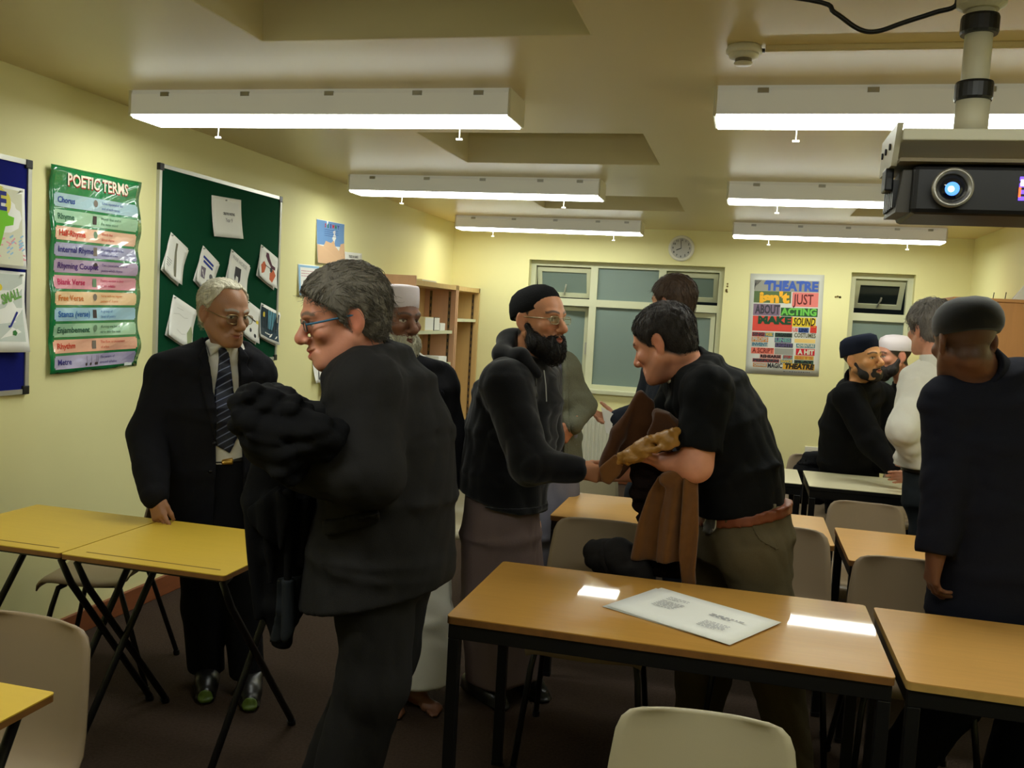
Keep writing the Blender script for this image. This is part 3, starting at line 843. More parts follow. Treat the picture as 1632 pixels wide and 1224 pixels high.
side = MB().prism([(-.11, 2.075), (.15, 2.075), (.15, 1.985), (-.05, 1.985)], lambda a, b: (PX - .178, PY + a, b), lambda a, b: (PX - .165, PY + a, b))
sp = side.build('side_bracket', M_mount, pm, True)
for yy in (-.02, .05, .11):
    MB().lathe([(.008, -.004), (.008, .004)], (PX - .178, PY + yy, 2.035), 10, 'X').build('hole', M_inkdark, sp, True)
MB().box(PX - .165, PX + .26, PY - .10, PY + .15, 1.988, 1.996).build('lower_plate', mat('plate_dark', (120, 106, 76), rough=.5), pm, True)
pj = thing('projector', 'black data projector with a glowing blue lens hanging under the tray', 'projector', (PX + .05, PY, 1.865))
M_pj = mat('projector_black', (19, 17, 17), rough=0.42)
poly = [(-.155, 1.905), (-.13, 1.985), (.36, 1.985), (.36, 1.87), (-.11, 1.87)]
MB().box(PX - .13, PX + .23, PY - .08, PY + .17, 1.87, 1.985, .012).build('case', M_pj, pj, True)
MB().prism([(-.06, 1.975), (.15, 1.975), (.15, 1.88), (-.055, 1.875)], lambda a, b: (PX - .15 - (1.975 - b) * .1, PY + a, b), lambda a, b: (PX - .128, PY + a, b)).build('side_vent', mat('vent_grey', (70, 66, 60), rough=.45), pj, True)
vn = MB()
for k in range(6):
    vn.box(PX - .166, PX - .150, PY - .03 + k * .028, PY - .018 + k * .028, 1.89, 1.955)
vn.build('vent_slats', M_blackplastic, pj, True)
LX, LZ = PX - .045, 1.93
MB().lathe([(.045, .075), (.045, .10), (.037, .10), (.034, .082), (.0, .082)], (LX, PY, LZ), 40, 'Y', False).build('lens_ring', mat('ring_grey', (150, 146, 136), rough=.3, metal=.6), pj, True, True)
MB().lathe([(.0, .083), (.033, .083), (.025, .091), (.0, .094)], (LX, PY, LZ), 32, 'Y', False).build('lens', mat('lens_glass', (10, 14, 30), rough=.05, spec=.8), pj, True, True)
MB().lathe([(.0, .0945), (.016, .0945), (.012, .097), (.0, .0975)], (LX - .001, PY, LZ - .003), 20, 'Y', False).build('lens_glow', mat('blue_glow', (60, 110, 220), emit=(.10, .32, 1.0), strength=1.6), pj, True)
MB().lathe([(.0, .098), (.007, .098), (.0, .0995)], (LX - .004, PY, LZ - .004), 16, 'Y', False).build('lens_core', mat('core_glow', (230, 240, 255), emit=(.75, .9, 1.0), strength=4.0), pj, True)
led = MB()
rr = random.Random(5)
for i in range(3):
    for j in range(4):
        led.box(PX + .098 + i * .018, PX + .110 + i * .018, PY - .083, PY - .08, 1.905 + j * .015, 1.914 + j * .015)
led.build('indicator_lamps', mat('violet_led', (90, 60, 220), emit=(.25, .12, 1.0), strength=1.2), pj, True)
MB().box(PX + .100, PX + .109, PY - .0845, PY - .083, 1.938, 1.952).build('indicator_lamp', mat('white_led', (255, 240, 255), emit=(1, .85, 1.0), strength=4.0), pj, True)
MB().box(PX + .097, PX + .102, PY - .0845, PY - .083, 1.912, 1.935).build('indicator_lamp', mat('red_led', (255, 90, 40), emit=(1, .2, .05), strength=1.2), pj, True)
MB().box(PX - .185, PX - .165, PY - .02, PY + .04, 1.93, 1.985, .004).build('adjuster_knob', M_blackplastic, pj, True)
cab = thing('cable', 'black cable looping along the ceiling to the projector pole', 'cable', (0.2, 2.6, ZC))
pts = [(-0.30, 2.44, 2.452), (0.094, 2.480, 2.405), (0.156, 2.480, 2.373), (0.215, 2.480, 2.332), (0.259, 2.480, 2.325), (0.319, 2.480, 2.345), (0.386, 2.470, 2.364), (0.432, 2.460, 2.380), (PX - .07, PY, 2.445)]
sm = []
for i in range(len(pts) - 1):
    p0, p1, p2, p3 = [Vector(pts[max(0, min(len(pts) - 1, i + k))]) for k in (-1, 0, 1, 2)]
    for q in range(6):
        t = q / 6
        sm.append(.5 * ((2 * p1) + (p2 - p0) * t + (2 * p0 - 5 * p1 + 4 * p2 - p3) * t * t + (3 * p1 - p0 - 3 * p2 + p3) * t ** 3))
sm.append(Vector(pts[-1]))
MB().tube(sm, .006, 8).build('sheath', M_blackplastic, cab, True, True)
MB().tube([(PX - .075, PY, 2.445), (PX - .05, PY, 2.447)], .011, 10).build('plug', M_blackplastic, cab, True)

# ------------------------------------------------------------------ desks
M_top = mat('desk_top', (196, 146, 68), rough=0.3, spec=0.4, noise=0.10, nscale=4, stretch=(1.2, 14, 14), coat=1.0, coat_rough=0.03, bump=0.05, bscale=9)
M_top2 = mat('desk_top_matt', (200, 152, 82), rough=0.34, spec=0.45, noise=0.10, nscale=4, stretch=(1.2, 14, 14), bump=0.04, bscale=14)
M_edge = mat('desk_edge', (122, 82, 40), rough=0.5, noise=0.3, nscale=30)
M_exam = mat('exam_desk_top', (206, 172, 60), rough=0.36, spec=0.4, noise=0.05, nscale=4, stretch=(1.2, 14, 14))
M_pale = mat('cream_desk_top', (220, 212, 178), rough=0.3, spec=0.45)
M_leg = mat('black_steel_tube', (17, 17, 18), rough=0.35, spec=0.4)

def rounded_rect(x0, x1, y0, y1, r, n=4):
    pts = []
    for cx, cy, a in ((x1 - r, y1 - r, 0), (x0 + r, y1 - r, PI / 2), (x0 + r, y0 + r, PI), (x1 - r, y0 + r, 3 * PI / 2)):
        for k in range(n + 1):
            q = a + PI / 2 * k / n
            pts.append((cx + r * math.cos(q), cy + r * math.sin(q)))
    return pts

def desk(label, x0, x1, y0, y1, top, h=0.72, edge=None, legs=(1, 1, 1, 1)):
    root = thing('classroom_desk', label, 'desk', ((x0 + x1) / 2, (y0 + y1) / 2, 0), 0, 'classroom desks')
    w, d = (x1 - x0) / 2, (y1 - y0) / 2
    pl = rounded_rect(-w, w, -d, d, 0.012)
    MB().prism(pl, lambda a, b: (a, b, h - 0.003), lambda a, b: (a, b, h)).build('desktop', top, root)
    MB().prism(pl, lambda a, b: (a * .9995, b * .9995, h - 0.022), lambda a, b: (a * .9995, b * .9995, h - 0.003)).build('edge_band', edge or M_edge, root)
    r = 0.0165; ix, iy = w - 0.022, d - 0.022
    fr = MB()
    fr.box(-ix - r, ix + r, -iy - r, -iy + r, h - 0.066, h - 0.022, .002).box(-ix - r, ix + r, iy - r, iy + r, h - 0.066, h - 0.022, .002)
    fr.box(-ix - r, -ix + r, -iy + r, iy - r, h - 0.066, h - 0.022).box(ix - r, ix + r, -iy + r, iy - r, h - 0.066, h - 0.022)
    fr.build('frame', M_leg, root)
    for sx in (-1, 1):
        for sy in (-1, 1):
            lg = MB().box(sx * ix - r, sx * ix + r, sy * iy - r, sy * iy + r, 0.012, h - 0.066, .003).build('leg', M_leg, root)
            MB().box(sx * ix - r - .001, sx * ix + r + .001, sy * iy - r - .001, sy * iy + r + .001, 0, 0.02, .003).build('foot_cap', M_blackplastic, lg)
    return root
desk('long glossy brown desk in the foreground with the white papers on it', -0.765, 0.428, 2.452, 3.085, M_top)
desk('brown desk in the foreground right, in front of the man in the beret', 0.452, 1.63, 2.44, 3.075, M_top2, edge=mat('desk_edge_pale', (176, 140, 76), rough=.45, noise=.2, nscale=30))
desk('brown desk behind the man in the black clerical shirt, middle row', -0.77, 0.408, 3.90, 4.485, M_top2)
desk('brown desk in front of the man in the white shirt, middle row', 0.44, 1.62, 3.68, 4.28, M_top2)
desk('cream topped desk under the handshake of the dark capped man, back row', 0.40, 1.58, 5.36, 5.94, M_pale, edge=M_black)
desk('cream topped desk left of the other cream one, back row', -0.80, 0.365, 5.40, 5.95, M_pale, edge=M_black)

def exam_desk(label, x0, x1, y0, y1, h=0.72):
    root = thing('folding_exam_desk', label, 'desk', ((x0 + x1) / 2, (y0 + y1) / 2, 0), 0, 'folding exam desks')
    w, d = (x1 - x0) / 2, (y1 - y0) / 2
    pl = rounded_rect(-w, w, -d, d, 0.01)
    MB().prism(pl, lambda a, b: (a, b, h - 0.003), lambda a, b: (a, b, h)).build('desktop', M_exam, root)
    MB().prism(pl, lambda a, b: (a * .999, b * .999, h - 0.018), lambda a, b: (a * .999, b * .999, h - 0.003)).build('edge_band', M_edge, root)
    MB().box(-w + .06, w - .045, -d + 0.046, -d + 0.052, h - .001, h + 0.0006).build('pencil_groove', mat('groove_brown', (110, 84, 30), rough=.6), root)
    for sx in (-1, 1):
        xx = sx * (w - 0.03)
        xo = sx * (w - 0.052)
        for (a, b, x_) in ((-d + .03, d - .0, xx), (d - .04, -d + .0, xo)):
            lg = MB().tube([(x_, a + .05 * (1 if a < 0 else -1), h - .026), (x_, a + .012 * (1 if a < 0 else -1), h - .04), (x_, a + (b - a) * .12, h - .13), (x_, b, .012)], .0125, 10).build('leg', M_leg, root, False, True)
            MB().tube([(x_, b + (a - b) * .02, .02), (x_, b, 0.0)], .0155, 10).build('foot_cap', M_blackplastic, lg)
    for yy in (-d + .05, d - .05):
        MB().box(-w + .03, w - .03, yy - .012, yy + .012, h - .036, h - .018).build('rail', M_leg, root)
    return root
exam_desk('yellow folding exam desk with crossed black legs at the left edge against the wall', -2.695, -2.128, 2.54, 3.085)
exam_desk('yellow folding exam desk with crossed black legs under the old man\'s hand', -2.122, -1.52, 2.535, 3.09)
exam_desk('yellow desk corner cutting into the bottom left of the photo', -1.98, -1.378, 1.08, 1.64)

# ------------------------------------------------------------------ plastic chairs
M_shell = mat('taupe_plastic', (144, 125, 101), rough=0.38, spec=0.45, bump=0.06, bscale=500, noise=0.03, nscale=8)
M_shellp = mat('beige_plastic', (176, 166, 138), rough=0.38, spec=0.45, bump=0.06, bscale=500, noise=0.03, nscale=8)
def chair_proto(label, shell):
    root = thing('plastic_chair', label, 'chair', (0, 0, 0), 0, 'moulded plastic chairs')
    # side profile from the front lip of the seat to the top of the back (y, z, half width); the sitter faces -y
    prof = [(-.205, .395, .185), (-.200, .420, .192), (-.185, .434, .197), (-.14, .438, .202), (-.06, .430, .204), (.03, .424, .202), (.10, .430, .198), (.150, .452, .195), (.178, .49, .194), (.192, .54, .192), (.204, .60, .188), (.214, .66, .182), (.224, .72, .174), (.228, .745, .164), (.230, .760, .148), (.231, .768, .122)]
    nu = 18
    P = []
    for i, (y, z, w) in enumerate(prof):
        row = []
        isback = i >= 8
        k = min(1, max(0, (i - 6) / 4))
        for j in range(nu + 1):
            u = -1 + 2 * j / nu
            bow = abs(u) ** 2.2
            row.append(Vector((u * w, y - .028 * bow * k + (.010 * (abs(u) ** 10)) * k, z + (.012 * bow - .016 * abs(u) ** 10) * (1 - k))))
        P.append(row)
    sheet_solid(P, .006).build('shell', shell, root, False, True)
    for sx in (-1, 1):
        fr = MB().tube([(sx * .15, -.13, .420), (sx * .155, .0, .412), (sx * .15, .11, .414)], .0095, 10).build('seat_rail', M_leg, root, False, True)
        for (ya, yb) in ((-.13, -.215), (.11, .235)):
            lg = MB().tube([(sx * .152, ya * .8, .414), (sx * .163, ya, .400), (sx * .176, ya + (yb - ya) * .2, .33), (sx * .205, yb, .012)], .0105, 10).build('leg', M_leg, root, False, True)
            MB().tube([(sx * .2035, yb - (yb - ya) * .02, .022), (sx * .206, yb, 0)], .0135, 10).build('foot_cap', M_blackplastic, lg)
    return root
CH = None
def chair(x, y, rz, label, scale=1.0, pale=False):
    global CH
    if CH is None:
        CH = [chair_proto(label, M_shell), chair_proto(label, M_shellp)]
        CHU.update({0: False, 1: False})
    i = 1 if pale else 0
    if not CHU[i]:
        o = CH[i]; CHU[i] = True
    else:
        o = copy_tree(CH[i])
    o.location = (x, y, 0); o.rotation_euler = (0, 0, R_(rz)); o['label'] = label
    o.scale = (scale,) * 3
    return o
CHU = {}
chair(-1.63, 1.62, -3, 'taupe plastic chair bottom left, its back rising behind the yellow desk corner', 1.03)
chair(-0.01, 1.66, 4, 'pale beige plastic chair back at the bottom centre of the photo', 1.03, True)
chair(-0.47, 3.26, 3, 'taupe plastic chair behind the foreground desk with the dark coat on it', 1.06)
chair(0.17, 3.50, -4, 'taupe plastic chair with a pale smear on its back, behind the clergyman\'s hip', 1.06)
chair(0.63, 3.385, 4, 'taupe plastic chair tucked behind the right foreground desk beside the beret man')
chair(0.61, 4.50, -3, 'taupe plastic chair standing behind the desk in front of the white shirt man')
chair(-2.50, 3.26, -72, 'taupe plastic chair between the yellow exam desks and the left wall')
chair(-1.42, 4.75, 10, 'pale beige plastic chair seen between the bearded elder and the hooded man', 1.0, True)
chair(-0.80, 4.93, 5, 'pale beige plastic chair behind the handshake, beyond the middle desk', 1.0, True)
chair(1.15, 6.25, 10, 'taupe plastic chair under the far cream desk, only its seat showing')
chair(0.50, 6.14, 0, 'taupe plastic chair at the left end of the far cream desk')
sm_ = thing('smear', 'pale dried smear', 'stain', (0, 0, 0)) if False else None

# papers on the foreground desk
def desk_sheet(label, cx, cy, z, rot, sd, group=None):
    c, s = math.cos(rot), math.sin(rot)
    f = lambda u, v, w: (cx + u * c - v * s, cy + u * s + v * c, z + w)
    root = thing('printed_sheet', label, 'paper', (cx, cy, z))
    P = [[Vector(f(-.21 + .42 * i / 8, -.1485 + .297 * j / 6, .0006 + .0008 * (1 + math.sin(i * .9 + sd) * math.sin(j * .8 + sd)))) for j in range(7)] for i in range(9)]
    sheet_solid(P, .0005).build('sheet', M_paper, root, True, True)
    return root, f
r, f = desk_sheet('lower white sheet almost hidden under the printed one on the desk', -.105, 2.752, 0.7205, R_(-27), 1)
r, f = desk_sheet('white A3 sheet printed with small grey text lying on the foreground desk', -.095, 2.745, 0.7245, R_(-29), 2)
pr = Flat(f)
for args in ((-.13, -.05, -.03, .04, 6, .004, .0045, 2), (-.13, -.06, .05, .085, 3, .004, .0045, 3), (.06, .14, -.08, -.02, 6, .004, .0045, 4), (.04, .15, .02, .05, 2, .007, .0045, 6)):
    Flat(f).lines(*args).build('print', mat('print_pale', (150, 150, 156), rough=.7), r)

# ------------------------------------------------------------------ people: a small distance-field modeller
f32 = np.float32

def make_axis(lo, hi, h, fines):
    """grid coordinates with spacing h, finer inside the given intervals"""
    out = [lo]; x = lo
    fines = sorted(fines)
    while x < hi:
        st = h
        for a, b, fh in fines:
            if a - 1e-9 <= x < b:
                st = min(st, fh)
        nx = x + st
        for a, b, fh in fines:
            if x < a - 1e-9 < nx:
                nx = min(nx, a)
        if nx - x < 0.0008: nx = x + 0.0008
        out.append(nx); x = nx
    return np.array(out, f32)

def smin(a, b, k):
    if k <= 0:
        return np.minimum(a, b)
    h = np.maximum(k - np.abs(a - b), 0) / k
    return np.minimum(a, b) - h * h * k * 0.25

def nrm(v):
    v = np.array(v, float)
    return v / np.linalg.norm(v)

class Field:
    def __init__(s, lo, hi, h, fine=()):
        s.ax = [make_axis(lo[i], hi[i], h, [(f[0][i], f[1][i], f[2]) for f in fine]) for i in range(3)]
        s.D = np.full([len(a) for a in s.ax], 0.5, f32)
    def window(s, lo, hi):
        sl = []
        for i in range(3):
            a = max(0, int(np.searchsorted(s.ax[i], lo[i])) - 1); b = int(np.searchsorted(s.ax[i], hi[i])) + 1
            sl.append(slice(a, b))
        return tuple(sl)
    def grid(s, sl):
        return s.ax[0][sl[0]][:, None, None], s.ax[1][sl[1]][None, :, None], s.ax[2][sl[2]][None, None, :]
    def op(s, fn, lo, hi, k=0.01, mode='add'):
        m = 0.03 + k
        sl = s.window([v - m for v in lo], [v + m for v in hi])
        if any(q.stop - q.start < 2 for q in sl):
            return s
        d = fn(*s.grid(sl)).astype(f32)
        if mode == 'add': s.D[sl] = smin(s.D[sl], d, k)
        elif mode == 'cut': s.D[sl] = -smin(-s.D[sl], d, k)
        elif mode == 'and': s.D[sl] = -smin(-s.D[sl], -d, k)
        return s
    # --- primitives
    def cone(s, a, b, ra, rb, k=0.012, mode='add', flat=None):
        """capsule with two radii; flat = (direction, factor) squeezes its section"""
        a = np.array(a, float); b = np.array(b, float); ba = b - a; L2 = max(float(ba @ ba), 1e-9)
        R = max(ra, rb)
        if flat is not None:
            n = nrm(flat[0]); fac = flat[1]; R = max(R, R * fac)
        def fn(X, Y, Z):
            px, py, pz = X - a[0], Y - a[1], Z - a[2]
            t = np.clip((px * ba[0] + py * ba[1] + pz * ba[2]) / L2, 0, 1)
            qx, qy, qz = px - t * ba[0], py - t * ba[1], pz - t * ba[2]
            r = ra + (rb - ra) * t
            if flat is not None:
                c = (qx * n[0] + qy * n[1] + qz * n[2]) * (1 / fac - 1)
                qx, qy, qz = qx + c * n[0], qy + c * n[1], qz + c * n[2]
                return (np.sqrt(qx * qx + qy * qy + qz * qz) - r) * min(1, fac)
            return np.sqrt(qx * qx + qy * qy + qz * qz) - r
        return s.op(fn, np.minimum(a, b) - R, np.maximum(a, b) + R, k, mode)
    def ell(s, c, r, A=None, k=0.012, mode='add'):
        """ellipsoid with rows of A as its axes"""
        c = np.array(c, float); R = max(r)
        A = np.eye(3) if A is None else np.array(A, float)
        def fn(X, Y, Z):
            p = (X - c[0], Y - c[1], Z - c[2])
            l = [p[0] * A[i][0] + p[1] * A[i][1] + p[2] * A[i][2] for i in range(3)]
            k0 = np.sqrt(sum((l[i] / r[i]) ** 2 for i in range(3)))
            k1 = np.sqrt(sum((l[i] / (r[i] ** 2)) ** 2 for i in range(3)))
            return k0 * (k0 - 1) / np.maximum(k1, 1e-6)
        return s.op(fn, c - R, c + R, k, mode)
    def loft(s, st, k=0.03, cap=0.03, mode='add'):
        """stations (centre, half width, half depth, side vector): elliptic sections joined smoothly"""
        st = [(np.array(c, float), a, b, nrm(sv)) for c, a, b, sv in st]
        R = max(max(a, b) for _, a, b, _ in st)
        lo = np.min([c for c, *_ in st], axis=0) - R; hi = np.max([c for c, *_ in st], axis=0) + R
        def fn(X, Y, Z):
            out = None
            for (c0, a0, b0, s0), (c1, a1, b1, s1) in zip(st, st[1:]):
                ax = c1 - c0; L2 = float(ax @ ax)
                if L2 < 1e-7:
                    continue
                L = math.sqrt(L2); axn = ax / L
                px, py, pz = X - c0[0], Y - c0[1], Z - c0[2]
                tt = (px * ax[0] + py * ax[1] + pz * ax[2]) / L2
                t = np.clip(tt, 0, 1)
                w = (tt - t) * L
                qx, qy, qz = px - t * ax[0], py - t * ax[1], pz - t * ax[2]
                sv = nrm((s0 + s1) / 2); sv = nrm(sv - axn * float(sv @ axn)); fv = np.cross(axn, sv)
                tl = t * t * (3 - 2 * t)
                a = a0 + (a1 - a0) * tl; b = b0 + (b1 - b0) * tl
                u = qx * sv[0] + qy * sv[1] + qz * sv[2]
                v = qx * fv[0] + qy * fv[1] + qz * fv[2]
                k0 = np.sqrt((u / a) ** 2 + (v / b) ** 2 + (w / cap) ** 2)
                k1 = np.sqrt((u / a ** 2) ** 2 + (v / b ** 2) ** 2 + (w / cap ** 2) ** 2)
                d = k0 * (k0 - 1) / np.maximum(k1, 1e-6)
                out = d if out is None else smin(out, d, k)
            return out
        return s.op(fn, lo, hi, k, mode)
    def sheet(s, F, poly3, t, bend=None, k=.01, mode='add', round_=.006):
        """a cloth panel: polygon outline in the x-z plane of frame F, thickness 2t, bent by bend(x, z)"""
        pl = [tuple(F.local(p)[i] for i in (0, 2)) for p in poly3]
        y0 = float(np.mean([F.local(p)[1] for p in poly3]))
        P = np.array(poly3, float)
        def fn(X, Y, Z):
            x, y, z = F.lg(X, Y, Z)
            g = y0 + (bend(x, z) if bend is not None else 0)
            a = poly_sd(x, z, pl) + round_; b = np.abs(y - g) - t + round_
            return np.hypot(np.maximum(a, 0), np.maximum(b, 0)) + np.minimum(np.maximum(a, b), 0) - round_
        return s.op(fn, P.min(0) - .09, P.max(0) + .09, k, mode)
    def lookup(s, P):
        i = [np.clip(np.searchsorted(s.ax[a], P[:, a]), 1, len(s.ax[a]) - 1) for a in range(3)]
        i = [np.where(np.abs(s.ax[a][i[a] - 1] - P[:, a]) < np.abs(s.ax[a][i[a]] - P[:, a]), i[a] - 1, i[a]) for a in range(3)]
        return s.D[i[0], i[1], i[2]], i
    def plane(s, p, n, k=0.004):
        """remove everything on the side n points to"""
        p = np.array(p, float); n = nrm(n)
        X, Y, Z = s.grid((slice(None),) * 3)
        d = ((X - p[0]) * n[0] + (Y - p[1]) * n[1] + (Z - p[2]) * n[2]).astype(f32)
        s.D = -smin(-s.D, -d, k)
        return s
    def ripple(s, amp, f, seed, stretch=(1, 1, 1), where=None, sharp=False):
        """cloth folds: warped waves pushed into the surface"""
        r = np.random.RandomState(seed)
        idx = np.nonzero(np.abs(s.D) < 0.035)
        P = np.stack([s.ax[i][idx[i]] for i in range(3)], 1).astype(float)
        Q = P * np.array(stretch)
        n = np.zeros(len(P))
        for q in range(4):
            d1 = r.randn(3); d1 /= np.linalg.norm(d1); d2 = r.randn(3); d2 /= np.linalg.norm(d2)
            ph = r.rand() * 6.28
            w = np.sin(Q @ d1 * f * (0.7 + 0.35 * q) + ph + 1.6 * np.sin(Q @ d2 * f * 0.6 + ph * 2))
            n += (1 - 2 * np.abs(w) ** 0.7) * 0.5 if sharp else w * 0.5
        if where is not None:
            n *= where(P)
        s.D[idx] += (amp * n).astype(f32)
        return s
    def copy(s):
        c = Field.__new__(Field); c.ax = s.ax; c.D = s.D.copy()
        return c
    # --- surface
    def surface(s):
        D, ax = s.D, s.ax
        D[0], D[-1] = 0.5, 0.5; D[:, 0], D[:, -1] = 0.5, 0.5; D[:, :, 0], D[:, :, -1] = 0.5, 0.5
        n = np.array(D.shape); cn = n - 1
        S = D < 0
        cells = []; pts = []; quads = []
        def cid(i, j, k): return (i * cn[1] + j) * cn[2] + k
        for a in range(3):
            sl0 = [slice(None)] * 3; sl1 = [slice(None)] * 3
            sl0[a] = slice(0, -1); sl1[a] = slice(1, None)
            X = S[tuple(sl0)] != S[tuple(sl1)]
            I = np.stack(np.nonzero(X), 1)
            if len(I) == 0: continue
            J = I.copy(); J[:, a] += 1
            d0 = D[tuple(I.T)].astype(float); d1 = D[tuple(J.T)].astype(float)
            t = d0 / (d0 - d1)
            P = np.stack([ax[i][I[:, i]] for i in range(3)], 1).astype(float)
            P[:, a] += t * (ax[a][J[:, a]] - ax[a][I[:, a]])
            b, c = (a + 1) % 3, (a + 2) % 3
            ok = (I[:, b] > 0) & (I[:, c] > 0) & (I[:, b] < cn[b]) & (I[:, c] < cn[c])
            I, P, d0 = I[ok], P[ok], d0[ok]
            q = []
            for db, dc in ((-1, -1), (0, -1), (0, 0), (-1, 0)):
                K = I.copy(); K[:, b] += db; K[:, c] += dc
                kid = cid(K[:, 0], K[:, 1], K[:, 2])
                q.append(kid); cells.append(kid); pts.append(P)
            q = np.stack(q, 1)
            q[d0 > 0] = q[d0 > 0][:, ::-1]
            quads.append(q)
        if not quads:
            return np.zeros((0, 3)), np.zeros((0, 4), int)
        cells = np.concatenate(cells); pts = np.concatenate(pts); quads = np.concatenate(quads)
        u, inv = np.unique(cells, return_inverse=True)
        cnt = np.bincount(inv)
        V = np.stack([np.bincount(inv, pts[:, i]) / cnt for i in range(3)], 1)
        Q = np.searchsorted(u, quads)
        return V, Q

def np_mesh(name, V, Q, m, parent=None, colours=None, smooth_n=1, tris=None):
    """mesh object from arrays in world space, relaxed a little"""
    V = V.copy()
    for _ in range(smooth_n):
        acc = np.zeros_like(V); cnt = np.zeros(len(V))
        for a, b in ((0, 1), (1, 2), (2, 3), (3, 0)):
            for i in range(3):
                acc[:, i] += np.bincount(Q[:, a], V[Q[:, b], i], len(V)) + np.bincount(Q[:, b], V[Q[:, a], i], len(V))
            cnt += np.bincount(Q[:, a], None, len(V)) + np.bincount(Q[:, b], None, len(V))
        V = np.where(cnt[:, None] > 0, V * 0.5 + 0.5 * acc / np.maximum(cnt, 1)[:, None], V)
    me = bpy.data.meshes.new(name)
    off = np.array(offset_of(parent)) if parent is not None else np.zeros(3)
    me.vertices.add(len(V)); me.vertices.foreach_set('co', (V - off).astype(f32).ravel())
    nq, nt_ = len(Q), (0 if tris is None else len(tris))
    li = Q.astype(np.int32).ravel() if not nt_ else np.concatenate([Q.astype(np.int32).ravel(), tris.astype(np.int32).ravel()])
    me.loops.add(nq * 4 + nt_ * 3); me.loops.foreach_set('vertex_index', li)
    me.polygons.add(nq + nt_)
    me.polygons.foreach_set('loop_start', np.concatenate([np.arange(nq, dtype=np.int32) * 4, nq * 4 + np.arange(nt_, dtype=np.int32) * 3]))
    me.polygons.foreach_set('loop_total', np.concatenate([np.full(nq, 4, np.int32), np.full(nt_, 3, np.int32)]))
    me.polygons.foreach_set('use_smooth', np.ones(nq + nt_, bool))
    me.update(calc_edges=True)
    me.validate()
    if colours is not None:
        ca = me.color_attributes.new('Col', 'FLOAT_COLOR', 'POINT')
        c = np.concatenate([colours(V), np.ones((len(V), 1))], 1).astype(f32)
        ca.data.foreach_set('color', c.ravel())
    o = bpy.data.objects.new(name, me)
    me.materials.append(m)
    COL.objects.link(o)
    if parent is not None:
        o.parent = parent
    return o

def poly_sd(U, W, poly):
    """signed distance to a 2d polygon"""
    d = None; inside = None
    n = len(poly)
    for i in range(n):
        x0, y0 = poly[i]; x1, y1 = poly[(i + 1) % n]
        ex, ey = x1 - x0, y1 - y0
        wx, wy = U - x0, W - y0
        t = np.clip((wx * ex + wy * ey) / max(ex * ex + ey * ey, 1e-12), 0, 1)
        dd = (wx - t * ex) ** 2 + (wy - t * ey) ** 2
        d = dd if d is None else np.minimum(d, dd)
        c = ((y0 <= W) != (y1 <= W)) & (U < ex * (W - y0) / (ey if abs(ey) > 1e-9 else 1e-9) + x0)
        inside = c if inside is None else inside ^ c
    return np.where(inside, -1, 1) * np.sqrt(d)

class Frame:
    """axes of a head or torso: x to the person's right, y forward, z up"""
    def __init__(s, c, yaw, pitch=0, roll=0, k=1.0):
        t, p, r = math.radians(yaw), math.radians(pitch), math.radians(roll)
        f = np.array([math.sin(t) * math.cos(p), -math.cos(t) * math.cos(p), math.sin(p)])
        x = nrm(np.cross(f, (0, 0, 1))); z = np.cross(x, f)
        x2 = x * math.cos(r) + z * math.sin(r); z2 = -x * math.sin(r) + z * math.cos(r)
        s.A = np.array([x2, f, z2]); s.c = np.array(c, float); s.k = k
    def __call__(s, x, y, z):
        return s.c + s.k * (x * s.A[0] + y * s.A[1] + z * s.A[2])
    def local(s, V):
        return (np.asarray(V) - s.c) @ s.A.T / s.k
    def lg(s, X, Y, Z):
        p = (X - s.c[0], Y - s.c[1], Z - s.c[2])
        return [(p[0] * a[0] + p[1] * a[1] + p[2] * a[2]) / s.k for a in s.A]

def patch(S, name, m, parent, region, out=0.006, inn=0.016, smooth_n=1):
    """a piece that follows the surface of S where region(X, Y, Z) < 0"""
    near = np.nonzero(np.abs(S.D) < 0.06)
    X, Y, Z = [S.ax[i][near[i]].astype(float) for i in range(3)]
    r = region(X, Y, Z)
    T = Field.__new__(Field); T.ax = S.ax
    T.D = np.full(S.D.shape, 0.5, f32)
    d = S.D[near]
    T.D[near] = np.maximum(np.maximum(d - out, -(d + inn)), r).astype(f32)
    V, Q = T.surface()
    if len(Q) == 0:
        print('empty patch', name); return None
    return np_mesh(name, V, Q, m, parent, None, smooth_n)

def front_region(F, poly3, side=1, vmin=-0.02):
    """polygon given by points in space, seen along the frame's forward axis"""
    pl = [(F.local(p)[0], F.local(p)[2]) for p in poly3]
    def reg(X, Y, Z):
        x, y, z = F.lg(X, Y, Z)
        return np.maximum(poly_sd(x, z, pl), vmin - side * y) * F.k
    return reg

def solid(S, name, m, parent, smooth_n=1, colours=None):
    V, Q = S.surface()
    return np_mesh(name, V, Q, m, parent, colours, smooth_n)

